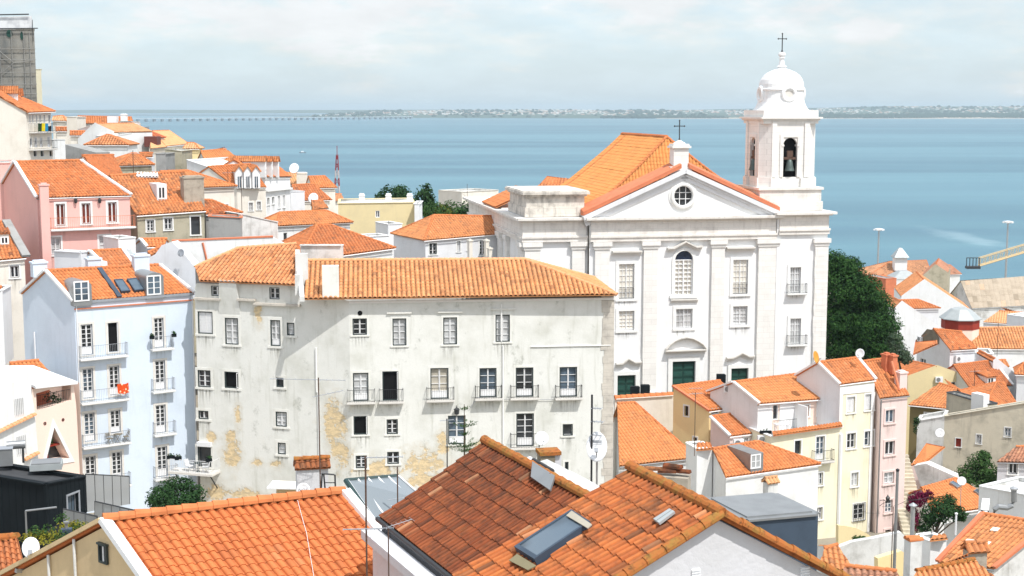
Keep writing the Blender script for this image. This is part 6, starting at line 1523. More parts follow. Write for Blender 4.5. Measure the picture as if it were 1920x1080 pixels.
# ================================================================== right middle: roofs below the church
h = house('big_orange_roof_house', 'house with large bright orange roof right of the long building corner', 'house', [(1161, 874), (1306, 858)], 112, [(1157, 757), (1190, 755)], 23, 'white', 'orange2', ends='gh', base=9, S=SW, wins=[(1262, 874, 1273, 886, 'c', 2)])
hcw = block('cream_terrace_wall', 'cream wall with orange tiled top below the church doors', 'wall', [(1153, 749), (1264, 742)], 127, .5, 'cream', D2=127.5, base=12)
b = MB(); caps(b, hcw['A'] + hcw['N'] * .25, hcw['B'] + hcw['N'] * .25, .3, .5); build('tile_coping', b, M['ridge'], hcw['root'])
SO = S_('whitetrim', .13)
ho = house('ochre_house', 'ochre yellow house with stepped shed roofs below the main church door', 'house', [(1329, 771), (1404, 760)], 121, [(1261, 725), (1350, 714)], 24, 'ochre', 'orange2', mono=True, base=12, over=.1, S=S_(None, 0, 'frame', None, False), D2=123, verge='terracotta', vsides='l',
    wins=[(1333, 765, 1348, 777, 'x'), (1352, 762, 1367, 774, 'x'), (1371, 759, 1387, 771, 'x')], lw=[(1283, 761, 1291, 780, 'x', 1, dict(sur='whitetrim', sw=.12)), (1300, 820, 1307, 830, 'x', 1, dict(sur='whitetrim', sw=.12))])
house('x', 'x', 'house', [(1368, 818), (1441, 809)], 117.6, [(1331, 782), (1402, 772)], 24, 'palepink', 'orange2', mono=True, base=9, over=.1, D2=119.5, into=ho['root'], S=SO, wins=[(1395, 821, 1403, 832, 'c', 1)], verge='cleanwhite', vsides='l')
ac = ho['A']; acunit(P(1366, 735, 121.5), Frame(V((0, 0, 0)), V((1, -.1, 0))), 'air conditioner on the white parapet between two orange roofs below the church')
G = Frame(V((0, 0, 0)), V((1, .18, 0)))
acunit(P(1383, 836, 116.2), G, 'left air conditioner on the pale pink wall under the ochre house'); acunit(P(1428, 829, 117), G, 'right air conditioner on the pale pink wall under the ochre house')
ht_ = house('terrace_house', 'pale yellow house with a wide orange roof and recessed roof terrace', 'house', [(1423, 757), (1554, 747)], 118, [(1374, 717), (1502, 701)], 23, 'peach', 'orange2', base=4, over=.35, D2=121, gm='cool', verge='cleanwhite', vsides='l', S=SO, wins=[(1449, 759, 1459, 787, 'x', 1, dict(sur=None)), (1503, 760, 1517, 781, 'c', 1), (1533, 756, 1547, 778, 'c', 1)])
F = ht_['F']; b = MB(); s0, s1 = 0, F.sz(1491, 780)[0]; zt_, zb_ = F.sz(1455, 757)[1], F.sz(1455, 800)[1]
b.bx(F, s0, F.sz(1447, 780)[0], .004, .05, zb_ - .4, zt_); b.bx(F, F.sz(1461, 780)[0], s1, .004, .05, zb_ - .4, zt_); b.bx(F, s1 - .1, s1, .05, 1.8, zb_ - .4, zt_ - .1); build('terrace_walls', b, M['cleanwhite'], ht_['root'])
hl_ = block('lower_front', 'x', 'x', [(1446, 819), (1581, 801)], 115.8, 6, 'yellow', D2=118.3, base=24, into=ht_['root'], S=S_('whitetrim', .12), wins=[(1490, 826, 1502, 852, 'x'), (1530, 818, 1546, 863, 'd', 3, dict(balc=(1521, 1559))), (1531, 886, 1543, 910, 'c', 2), (1531, 951, 1542, 974, 'c', 2)], cop='cleanwhite')
roofpart(ht_['root'], [P(1450, 817, 115.4), P(1580, 799, 117.9), P(1576, 792, 118.9), P(1448, 809, 116.4)], 'orange2', TM, 'eaves_strip')
Ft_ = hl_['F']; railing(ht_['root'], Ft_, Ft_.sz(1455, 808)[0], Ft_.sz(1500, 800)[0], hl_['A'].z + .25, -.5, .95, 'iron', .14)
c = Ft_.pt(Ft_.sz(1482, 800)[0], -1.4, hl_['A'].z - .1); o = thing('terrace_table', 'white table on the recessed terrace of the pale yellow house', 'table', c); b = MB(); b.cube(c + Z * .74, .6, .4, .03, .2); build('tabletop', b, M['plastic'], o)
for i in (-1, 1):
    for j in (-1, 1): b = MB(); b.cube(c + V((.5 * i, .3 * j, .36)), .03, .03, .36); build('leg', b, M['plastic'], o)
c = Ft_.pt(Ft_.sz(1450, 800)[0], -1.2, hl_['A'].z); planter(c, .5, 'planter with dry pinkish foliage on the recessed terrace', 'leafgrey')
b = MB(); z_ = ht_['F']; b.tube([Ft_.pt(Ft_.L - .25, .06, hl_['A'].z - .3), Ft_.pt(Ft_.L - .25, .06, hl_['zb'])], .16, 6); build('corner_pipe', b, M['cleanwhite'], ht_['root'])
h6 = house('tall_yellow_house', 'tall narrow pale yellow house with steep orange roof and white edges', 'house', [(1574, 721), (1642, 712)], 118.8, [(1533, 680), (1608, 671)], 32, 'yellow', 'orange', base=23, over=.06, D2=120.4, gm='cool', verge='cleanwhite', S=S_('whitetrim', .13),
    wins=[(1588, 744, 1603, 774, 's'), (1622, 739, 1638, 769, 's'), (1588, 812, 1604, 841, 'c', 2), (1621, 808, 1638, 836, 'c', 2), (1596, 886, 1609, 912, 'c', 2), (1600, 945, 1620, 974, 'c', 3)])
F = h6['F']; b = MB(); r_ = F.rect(1599, 943, 1621, 976)
for k in range(8): s_ = r_[0] + (r_[1] - r_[0]) * k / 7; b.bx(F, s_ - .015, s_ + .015, .12, .15, r_[2], r_[3])
for z in (r_[2], (r_[2] + r_[3]) / 2, r_[3]): b.bx(F, r_[0], r_[1], .1, .12, z - .015, z + .015)
build('window_bars', b, M['iron'], h6['root']); b = MB(); b.bx(F, -.02, .28, .01, .06, h6['zb'], h6['A'].z - .2); b.bx(F, F.L - .3, F.L, .01, .06, h6['zb'], h6['A'].z - .2); b.bx(F, 0.28, F.L - .3, .01, .055, h6['A'].z - .9, h6['A'].z - .2); build('white_edging', b, M['cleanwhite'], h6['root'])
slab('yellow_garden_wall', 'curved low yellow wall at the foot of the tall yellow house', 'wall', [(1572, 985), (1585, 986), (1605, 990), (1625, 1000), (1640, 1010), (1640, 1035), (1572, 1035)], vframe(1572, 108, 1640, 109, 1000), .35, 'sand')
h7 = house('pink_narrow_house', 'tall narrow pale pink house at the end of the row, beside the alley', 'house', [(1650, 747), (1705, 741)], 119.6, [(1618, 678), (1658, 673)], 32, 'palepink', 'orange', base=24, over=.12, D2=121, S=S_('palepink', .16, 'frame', None, True, proud=.06),
    wins=[(1660, 768, 1677, 793, 'c', 1), (1659, 827, 1677, 853, 'c', 1), (1657, 885, 1676, 907, 'c', 2, dict(g='greycurtain')), (1659, 937, 1673, 961, 'c', 3), (1659, 993, 1670, 1003, 'x')])
F = h7['F']; chimney(h7['root'], F, 1661, 1673, 662, 690, 123, .6, 'terracotta', 'slab'); chimney(h7['root'], F, 1674, 1684, 664, 695, 122.6, .6, 'terracotta', 'slab'); chimney(h7['root'], F, 1687, 1703, 696, 742, 121.4, .7, 'palepink', 'slab')
b = MB(); b.tube([P(1672, 678, 122.2), P(1678, 700, 121.4), P(1686, 732, 120.6)], .12, 6); build('flue_pipe', b, M['terracotta'], h7['root']); b = MB(); b.tube([F.pt(.1, .07, h7['A'].z - .2), F.pt(.1, .07, h7['zb'])], .05, 6); build('drain_pipe', b, M['zinc'], h7['root'])
c = F.pt(F.sz(1648, 940)[0] + .1, .0, F.sz(1650, 938)[1]); o = thing('street_lantern', 'black street lantern on a curly wall bracket at the pink house corner', 'street lamp', c); b = MB(); b.tube([c, c + F.n * .5 + Z * .15, c + F.n * 1.0 + Z * .05], .03, 5); b.tube([c - Z * .5, c + F.n * .45 - Z * .15, c + F.n * .9 + Z * .05], .025, 5); build('bracket', b, M['iron'], o)
b = MB(); q = c + F.n * 1.0 + Z * .05; b.lathe(q, [(.08, 0), (.2, .4), (.22, .42), (.06, .6), (.03, .7)], 6); build('lamp_head', b, M['iron'], o)
h5 = house('dormer_cottage', 'low white house with small zinc dormer on its orange roof', 'house', [(1361, 895), (1539, 870)], 104, [(1336, 842), (1422, 828)], 23, 'white', 'orange2', ends='gh', base=14, over=.12)
dormer(h5, 1408, 1431, 850, 883, (1412, 855, 1427, 877), False, 'zinc', rows=2, glass='greycurtain')
chimney(h5['root'], h5['F'], 1440, 1460, 907, 948, 98, .6, 'stainwhite', 'tiled', capmat='pale')
hpil = block('white_pillar_house', 'white chimney-like tower with tiny tiled top left of the dormer cottage', 'building', [(1307, 842), (1336, 840)], 107, 2.2, 'white', base=9)
roofpart(hpil['root'], [P(1305, 844, 106.8), P(1337, 842, 106.8), P(1331, 830, 108.5), P(1307, 831, 108.5)], 'orange2', TM, 'tile_cap')
# ================================================================== right cluster
hr1 = house('boarded_gable_house', 'white house with grey boarded gable and pantiled roof right of the pine', 'house', [(1783, 657), (1832, 654)], 168, [(1750, 617), (1803, 622)], 30, 'cool', 'rust', base=10, lw=[(1725, 672, 1736, 682, 'c', 1)], D2=170)
G = hr1['L']; g = [hit(x, y, G.o + G.n * .12, G.n) for x, y in ((1717, 641), (1738, 617), (1750, 619), (1760, 634), (1759, 645))]; b = MB(); b.prism(g, -G.n * .1); build('gable_boards', b, M['wood'], hr1['root'])
roofpart(hr1['root'], [P(1712, 665, 165.5), P(1758, 645, 164.5), P(1757, 638, 166.5), P(1716, 641, 167.5)], 'orange', TM, 'lower_roof')
acunit(G.pt(G.sz(1728, 640)[0], .05, G.sz(1728, 640)[1]), G, 'air conditioner on the grey boarded gable beside the pine'); acunit(hr1['F'].pt(hr1['F'].sz(1795, 678)[0], .05, hr1['F'].sz(1795, 679)[1]), hr1['F'], 'air conditioner on the cream wall under the pantiled roof', 1.2, .9)
h = gablefront('yellow_gable_house', 'yellow house whose gable wall carries an air conditioner', 'house', (1702, 709), (1757, 690), (1804, 706), 160, 7, 'sand', 'orange', D2=160.5, base=12, wins=[(1783, 716, 1792, 726, 'x')], bdir=(-.5, 1)); acunit(h['F'].pt(h['F'].sz(1759, 716)[0], .02, h['F'].sz(1759, 716)[1]), h['F'], 'air conditioner in the middle of the yellow gable wall')
h = house('slope_dormer_house', 'steep orange roof with one small tiled dormer right of the yellow gable', 'house', [(1820, 730), (1899, 722)], 157, [(1787, 685), (1861, 676)], 26, 'white', 'orange', base=9, verge='cleanwhite', vsides='r'); dormer(h, 1852, 1867, 707, 721, (1855, 710, 1864, 719), False, 'white', rows=1, tiled='orange', glass='glass')
house('olive_house', 'low olive house with ragged orange roof below the yellow gable', 'house', [(1703, 759), (1775, 766)], 148, [(1761, 719), (1795, 729)], 22, 'olive', 'orange', base=9, D2=146, over=.35, S=SO, wins=[(1734, 775, 1748, 783, 'x')])
house('hipped_orange_house', 'hipped orange roof behind the dark parapet', 'house', [(1845, 764), (1906, 758)], 146, [(1868, 717), (1881, 718)], 26, 'ruin', 'orange', base=8, ends='hh')
h = block('dark_parapet_house', 'flat roofed house with dark coped parapet and white flue', 'house', [(1775, 736), (1854, 759)], 144, 1.2, 'ruin', D2=139, base=9, cop='asphalt'); chimney(h['root'], h['F'], 1821, 1836, 736, 762, 140.2, .8, 'cleanwhite', 'plain')
SR = S_('stainwhite', .1); block('ruined_wall_house', 'long weathered beige wall with small windows above the bushy tree', 'building', [(1771, 781), (1965, 749)], 138, 1.0, 'ruin', D2=134, base=18, S=SR, wins=[(1792, 822, 1802, 838, 'x', 1, dict(g='redwood')), (1831, 815, 1840, 832, 'c', 2), (1884, 802, 1895, 819, 'c', 2)])
block('whitewashed_wall', 'flaking whitewashed wall left of the long beige wall', 'wall', [(1720, 790), (1771, 781)], 139, 3, 'stainwhite', D2=138, base=18); dish(1762, 812, 137, .45, (-.2, -1, .3), label='white dish on the flaking whitewashed wall')
o = thing('low_shed', 'little shed with bright orange tiled roof below the flaking wall', 'shed', P(1735, 905, 132)); roofpart(o, [P(1708, 873, 131), P(1735, 868, 130), P(1772, 838, 133.5), P(1737, 831, 135), P(1706, 850, 133.5)][:4], 'orange2'); b = MB(); b.prism([P(1708, 874, 131), P(1735, 869, 130), P(1727, 932, 129), P(1708, 930, 130)], V((1, 2.5, 0))); build('wall', b, M['palepink'], o)
slab('white_triangular_wall', 'streaked white sloping wall under the little orange shed', 'wall', [(1713, 874), (1736, 869), (1790, 893), (1792, 900), (1728, 916)], vframe(1713, 128.5, 1792, 126.5, 890), 1.2, 'stainwhite')
h = house('twin_skylight_house', 'bright plain orange roof with two small roof windows by the bushy tree', 'house', [(1752, 966), (1880, 948)], 116, [(1727, 916), (1792, 897)], 24, 'white', 'plain', ends='gh', base=7, D2=119)
skylight(h, [(1794, 918), (1801, 914), (1785, 905), (1779, 908)], frame='zinc', glass='glassb'); skylight(h, [(1838, 933), (1846, 929), (1830, 920), (1824, 923)], frame='zinc', glass='glassb')
dish(1803, 902, 113, .36, (-.2, -1, .3), label='white dish on a pole above the twin roof windows', pole=2.4)
house('grey_side_house', 'grey house with old pinkish roof at the right edge', 'house', [(1869, 866), (1960, 868)], 125, [(1905, 838), (1960, 836)], 26, 'gable', 'oldpale', base=9, S=SO, wins=[(1891, 868, 1908, 889, 'c', 1)], D2=124)
block('white_duct_house', 'white flat building with a bent grey duct at the right edge', 'building', [(1836, 912), (1965, 936)], 108, 5, 'white', D2=103, base=10, S=PLAIN)
o = thing('metal_duct', 'bent grey ventilation duct with upright stack', 'duct', P(1865, 962, 98)); b = MB(); D_ = 98; b.tube([P(1901, 918, D_), P(1901, 940, D_), P(1897, 948, D_), P(1888, 952, D_), P(1872, 950, D_), P(1865, 955, D_), P(1863, 966, D_)], .2, 10); build('duct_pipe', b, M['zinc'], o); b = MB(); b.lathe(P(1901, 918, D_), [(.2, 0), (.3, .02), (.3, .1), (.02, .25)], 10); build('rain_cap', b, M['metal'], o)
block('white_garden_wall', 'white plastered wall behind the vine tree', 'wall', [(1770, 985), (1845, 962)], 102, .5, 'cleanwhite', D2=99, base=6)
o = thing('white_box', 'white rooftop box behind the bottom right ridge', 'roof box', P(1848, 955, 96)); b = MB(); b.box8([P(1839, 955, 96), P(1854, 957, 96), P(1854, 957, 97), P(1839, 955, 97), P(1842, 934, 97), P(1856, 935, 97), P(1856, 935, 98), P(1842, 934, 98)]); build('casing', b, M['plastic'], o); b = MB(); b.tube([P(1841, 956, 96), P(1841, 962, 96)], .05, 4); b.tube([P(1853, 957, 96), P(1853, 963, 96)], .05, 4); build('stand', b, M['iron'], o)
h = house('lower_right_house', 'large orange roofed house in the lower right corner', 'house', [(1758, 1054), (1864, 1066)], 78, [(1843, 964), (1968, 983)], 27, 'stainwhite', 'orange', D2=76.5, base=9, over=.15, tp=T_(.27, .42, .09, .025, 6), verge='terracotta', vsides='lr')
b = MB()
for x, y in ((1866, 993), (1849, 1019), (1817, 1015)): q = hit(x, y, h['A'] + Z * .1, h['pn']); b = MB(); b.ob(q, h['e'] * .2, h['W'] * .16, h['pn'] * .05); build('vent_tile', b, M['cream'], h['root'])
chimney(h['root'], h['F'], 1833, 1846, 962, 982, 86, .5, 'cleanwhite', 'plain')
h = house('front_right_house', 'orange roof with stone chimney at the very bottom right', 'house', [(1698, 1112), (1890, 1104)], 60, [(1718, 1072), (1826, 1050)], 26, 'stainwhite', 'orange', D2=61, base=6, tp=T_(.27, .42, .09, .025, 8), cap='ridgelichen'); chimney(h['root'], h['F'], 1818, 1853, 1036, 1064, 63, .6, 'chimstone', 'tiled')
o = thing('brick_chimney_stack', 'tall stone and plaster chimney stack with tiled top beside the lamp post', 'chimney', P(1720, 1080, 70)); G = Frame(V((P(1707, 1040, 70).x, 70, 0)), V((P(1707, 1040, 70).x + 1, 70.3, 0))); w_ = 25 * dpx(70)
b = MB(); b.bx(G, 0, w_, -.6, 0, P(1720, 1075, 70).z - 1.5, P(1720, 1017, 70).z); build('stack', b, M['stainwhite'], o); b = MB(); caps(b, G.pt(-.05, -.15, P(1720, 1016, 70).z), G.pt(w_ + .05, -.15, P(1720, 1016, 70).z), .15); caps(b, G.pt(-.05, -.45, P(1720, 1016, 70).z), G.pt(w_ + .05, -.45, P(1720, 1016, 70).z), .15); build('tile_cap', b, M['ridge'], o)
h = block('white_vent_house', 'white plastered chimney house with tiled vents left of the bottom right roof', 'building', [(1745, 1016), (1776, 1012)], 84, 1.5, 'cleanwhite', base=5); roofpart(h['root'], [P(1744, 1014, 83.6), P(1777, 1010, 83.8), P(1772, 1003, 84.8), P(1750, 1004, 84.6)], 'orange2', TM, 'tile_cap')
slab('stained_court_wall', 'stained white courtyard wall below the tall yellow house', 'wall', [(1566, 1100), (1562, 1030), (1600, 1016), (1640, 1009), (1690, 998), (1702, 1010), (1702, 1100)], vframe(1566, 86, 1700, 87, 1030), .4, 'stainwhite')
slab('amber_court_wall', 'amber yellow courtyard wall behind the lamp post', 'wall', [(1646, 1100), (1646, 1047), (1690, 1033), (1699, 1038), (1699, 1100)], vframe(1646, 82, 1699, 82.6, 1060), .4, 'ochre')
house('court_roof_house', 'small orange roofs between the zinc box and the courtyard', 'house', [(1535, 1064), (1604, 1072)], 74, [(1546, 1030), (1570, 1022)], 24, 'stainwhite', 'orange', base=4, D2=73)
house('lower_court_roof', 'dull tiled lean-to roof at the bottom edge below the courtyard', 'house', [(1566, 1100), (1700, 1104)], 64, [(1585, 1062), (1680, 1072)], 24, 'stainwhite', 'oldpale', base=4, D2=63)
o = thing('alley_steps', 'narrow stone stairway in the alley right of the pink house', 'stairs', P(1708, 985, 122)); b = MB()
for k in range(22): p = P(1700, 1000, 118); b.cube(V((p.x + .9 + k * .02, 118 + k * .42, p.z - .6 + k * .24)), 1.1, .24, .25)
build('steps', b, M['ruin'], o)
o = thing('lamp_post', 'thick plain grey lamp post rising in front of the yellow houses', 'lamp post', P(1683, 1085, 72)); b = MB(); t_ = P(1683, 882, 72); b.tube([V((t_.x, t_.y, P(1683, 1100, 72).z)), t_], .085, 10, .075); build('post', b, M['zinc'], o); b = MB(); b.lathe(t_, [(.08, -.05), (.1, 0), (.1, .06), (.03, .1)], 10); build('cap', b, M['iron'], o)
o = thing('flue_stack', 'slim grey metal flue with conical cap beside the bougainvillea', 'flue', P(1714, 1015, 90)); b = MB(); t_ = P(1712, 948, 90); b.tube([V((t_.x, t_.y, P(1714, 1020, 90).z)), t_], .14, 10); build('pipe', b, M['metal'], o); b = MB(); b.lathe(t_, [(.28, 0), (.28, .03), (.03, .2)], 10); build('rain_cap', b, M['metal'], o)
o = thing('flue_stack', 'thin white flue on the left verge of the bottom right roof', 'flue', P(1793, 1002, 84)); b = MB(); t_ = P(1793, 964, 84); b.tube([V((t_.x, t_.y, P(1793, 1003, 84).z)), t_], .06, 8); build('pipe', b, M['plastic'], o); b = MB(); b.lathe(t_, [(.1, 0), (.1, .06), (.02, .1)], 8); build('rain_cap', b, M['plastic'], o)
# ---- harbour side
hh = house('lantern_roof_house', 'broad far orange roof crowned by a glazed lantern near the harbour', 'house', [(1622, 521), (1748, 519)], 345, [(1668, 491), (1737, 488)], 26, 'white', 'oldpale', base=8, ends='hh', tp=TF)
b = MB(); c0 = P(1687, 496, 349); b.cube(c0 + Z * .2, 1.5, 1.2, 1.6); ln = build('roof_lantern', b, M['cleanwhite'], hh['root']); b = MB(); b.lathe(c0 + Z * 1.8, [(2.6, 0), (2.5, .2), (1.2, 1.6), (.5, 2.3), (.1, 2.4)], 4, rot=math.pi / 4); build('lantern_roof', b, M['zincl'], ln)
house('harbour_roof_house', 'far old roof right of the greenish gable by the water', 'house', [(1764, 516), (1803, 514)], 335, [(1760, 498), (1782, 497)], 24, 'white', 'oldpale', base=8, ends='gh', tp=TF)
gablefront('greenish_gable_house', 'far house with blank greenish gable wall near the harbour', 'house', (1728, 521), (1754, 498), (1777, 513), 305, 14, 'mossy', 'oldpale', base=9, tp=TF, bdir=(.35, 1))
o = thing('glass_roof_house', 'low pale glass pyramid roof between harbour roofs', 'roof light', P(1694, 521, 320)); b = MB(); b.lathe(P(1694, 520, 320), [(4.2, 0), (4.1, .15), (1.5, 1.5), (1.3, 1.55)], 4, rot=math.pi / 4); build('glazing', b, M['zincl'], o)
house('small_harbour_house', 'small orange roof at the top of the pine', 'house', [(1632, 535), (1668, 533)], 290, [(1634, 517), (1660, 517)], 24, 'terracotta', 'orange2', base=8, ends='gh', tp=TF); block('terracotta_block', 'plain terracotta wall block beside the top of the pine', 'building', [(1661, 523), (1681, 522)], 285, 8, 'terracotta', base=10)
gablefront('large_white_gable_house', 'house with very large blank white gable wall on the harbour side', 'house', (1690, 558), (1733, 527), (1825, 588), 240, 13, 'cleanwhite', 'amber', D2=238, base=12, tp=TF)
house('low_harbour_roof', 'orange roof with ridge behind the smaller white gable', 'house', [(1712, 579), (1764, 578)], 214, [(1684, 563), (1722, 562)], 26, 'cool', 'orange2', base=10, ends='gh', tp=TF); gablefront('small_white_gable_house', 'house with smaller white gable wall right beside the pine', 'house', (1678, 580), (1691, 568), (1770, 622), 203, 9, 'cleanwhite', 'amber', base=12, tp=TF)
o = thing('octagonal_pavilion', 'red boarded octagonal drum with grey conical roof', 'pavilion', P(1800, 622, 190)); c = P(1800, 618, 190); b = MB(); b.lathe(c + Z * .25, [(2.5, 0), (2.5, 1.3)], 8, rot=.39); build('drum', b, M['redwood'], o); b = MB(); b.lathe(c - Z * 3, [(2.44, 0), (2.44, 3.25)], 8, rot=.39); build('base', b, M['peach'], o); b = MB(); b.lathe(c + Z * 1.5, [(2.5, 0), (2.8, .02), (2.8, .12), (1.3, 1.35), (.6, 1.55), (.1, 1.6)], 8, rot=.39); build('roof', b, M['zincl'], o)
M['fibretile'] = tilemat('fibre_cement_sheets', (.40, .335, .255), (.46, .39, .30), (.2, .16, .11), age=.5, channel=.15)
house('warehouse', 'long warehouse with beige fibre cement roof at the waterside', 'warehouse', [(1822, 578), (1960, 571)], 290, [(1801, 527), (1960, 515)], 24, 'stainwhite', 'fibretile', base=8, D2=292, tp=T_(1.0, 2.4, .03, .015, 4), cap=None)
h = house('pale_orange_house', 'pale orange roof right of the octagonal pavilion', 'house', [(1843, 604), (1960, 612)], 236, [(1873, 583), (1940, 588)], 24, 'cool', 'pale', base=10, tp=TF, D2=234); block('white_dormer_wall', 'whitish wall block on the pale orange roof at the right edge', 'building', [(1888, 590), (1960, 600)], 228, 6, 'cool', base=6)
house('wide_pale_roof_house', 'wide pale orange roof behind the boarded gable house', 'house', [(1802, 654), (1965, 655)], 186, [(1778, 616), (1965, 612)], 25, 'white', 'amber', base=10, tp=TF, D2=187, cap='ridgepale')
house('right_edge_small_roof', 'small orange roof at the right edge below the wide pale roof', 'house', [(1870, 690), (1893, 688)], 172, [(1865, 676), (1885, 675)], 24, 'white', 'orange', base=8, tp=TF)
block('white_roof_box', 'white terrace box in front of the wide pale roof', 'building', [(1832, 663), (1862, 664)], 176, 4, 'cleanwhite', base=8); gablefront('right_white_gable', 'white gable wall right of the dormer roof at the right edge', 'house', (1862, 680), (1868, 676), (1912, 712), 162, 6, 'cool', 'orange', base=9); house('edge_pantile_house', 'pantiled roof cut by the right edge of the view', 'house', [(1903, 702), (1960, 705)], 158, [(1920, 680), (1960, 680)], 26, 'cool', 'orange', base=8, ends='hg')
def floodlight(px, yt, yb, D, lb):
    t_ = P(px, yt, D); o = thing('floodlight_mast', lb, 'lamp post', V((t_.x, t_.y, P(px, yb, D).z)), 'floodlight masts on the quay'); b = MB(); b.tube([V((t_.x, t_.y, P(px, yb, D).z)), t_], .32, 8, .22); build('mast', b, M['metal'], o); b = MB(); b.lathe(t_, [(.3, -.3), (1.3, .0), (1.3, .35), (.3, .5)], 10); build('lamp_ring', b, M['plastic'], o)
    for k in range(6): b = MB(); w = k * math.pi / 3; b.cube(t_ + V((math.cos(w) * 1.35, math.sin(w) * 1.35, .05)), .28, .28, .2, w); build('lamp_head', b, M['plastic'], o)
floodlight(1648, 431, 515, 430, 'tall white floodlight mast on the quay left of the lantern roof'); floodlight(1890, 417, 525, 420, 'tall floodlight mast on the quay behind the crane boom')
o = thing('crane', 'yellow lattice crane boom with basket reaching in from the right', 'crane', P(2010, 520, 400)); p0 = P(1836, 498, 400); p1 = P(2010, 446, 400); ax = (p1 - p0).normalized(); up = Z * 2.2; b = MB(); n = 17
for s_ in (-.8, .8):
    f = V((0, s_, 0)); b.tube([p0 + f, p1 + f], .2, 5); b.tube([p0 + up + f, p1 + up + f], .13, 5)
    for k in range(n + 1): q = p0.lerp(p1, k / n) + f; b.tube([q, q + up], .08, 4); b.tube([q, p0.lerp(p1, min(1, (k + 1) / n)) + up + f], .05, 4)
build('boom', b, M['yellowpaint'], o); b = MB()
for k in range(5): b.tube([p0 + V((-3.6 + .9 * k, 0, -.6)), p0 + V((-3.6 + .9 * k, 0, 2.2))], .12, 4)
b.cube(p0 + V((-1.8, 0, -.5)), 1.9, 1, .35); b.cube(p0 + V((-1.8, 0, 2.2)), 1.9, .1, .1); build('basket', b, M['iron'], o); b = MB(); b.tube([p1, V((p1.x, p1.y, 3))], 1.2, 8); build('tower', b, M['yellowpaint'], o)
# ---- planting on the right
pd = dpx(158)
tree('pine_tree', 'large dark green pine standing against the right side of the church', 'tree', P(1615, 700, 158), pxblobs([(1562, 500, 30, 34, 1), (1590, 500, 30, 22, 0), (1580, 540, 50, 40, 0), (1615, 545, 42, 36, -1), (1643, 575, 34, 30, 0), (1575, 600, 52, 44, 0), (1620, 610, 46, 40, -1), (1655, 610, 34, 30, -1), (1585, 650, 50, 34, 0), (1640, 650, 40, 30, -1), (1668, 640, 26, 24, -1)], 158, 1.0), 62000, .33, 'pine', .35, 6, gap=.35)
tree('olive_tree', 'greyish green round tree at the right foot of the pine', 'tree', P(1690, 700, 152), pxblobs([(1688, 662, 20, 18, 0), (1676, 640, 16, 18, 1), (1698, 672, 14, 12, 0)], 152), 2200, .34, 'leafgrey', .14, 7)
tree('bushy_tree', 'dense rounded tree in front of the long beige wall', 'tree', P(1836, 925, 128), pxblobs([(1838, 872, 26, 26, 0), (1815, 888, 24, 18, 0), (1858, 890, 24, 18, -1), (1838, 895, 42, 16, 0), (1845, 855, 14, 12, 0), (1870, 900, 14, 10, 0)], 128), 6500, .30, 'leaf', .14, 8)
tree('vine_tree', 'drooping green tree with slender dark trunk by the courtyard', 'tree', P(1736, 1040, 100), pxblobs([(1765, 955, 30, 26, 0), (1745, 965, 20, 24, 0), (1790, 960, 22, 16, 0), (1735, 985, 16, 20, 0), (1805, 968, 14, 10, 0), (1778, 940, 16, 16, 0)], 100), 4800, .24, 'leafdark', .16, 9)
tree('bougainvillea', 'dark crimson bougainvillea climbing beside the pink house', 'climbing plant', P(1718, 1000, 106), pxblobs([(1722, 935, 17, 17, 0), (1708, 945, 10, 18, 0), (1738, 928, 12, 12, 0), (1718, 975, 7, 22, 0)], 106), 2300, .22, 'bougain', .07, 10)
tree('palm_bush', 'yellowish spiky bush at the right edge beside the duct', 'bush', P(1912, 935, 112), pxblobs([(1912, 908, 14, 14, 0), (1922, 915, 12, 12, 0)], 112), 900, .4, 'leafyel', .08, 11)
tree('wall_creeper', 'dark creeper on the end of the flaking whitewashed wall', 'climbing plant', P(1718, 815, 136), pxblobs([(1717, 800, 6, 14, 0), (1719, 788, 7, 7, 0)], 136), 500, .22, 'leafdark', .05, 12)
tree('garden_shrub', 'small green shrub on the courtyard wall by the yellow house', 'bush', P(1612, 1022, 90), pxblobs([(1612, 1010, 14, 6, 0)], 90), 420, .2, 'leaf', .04, 13)
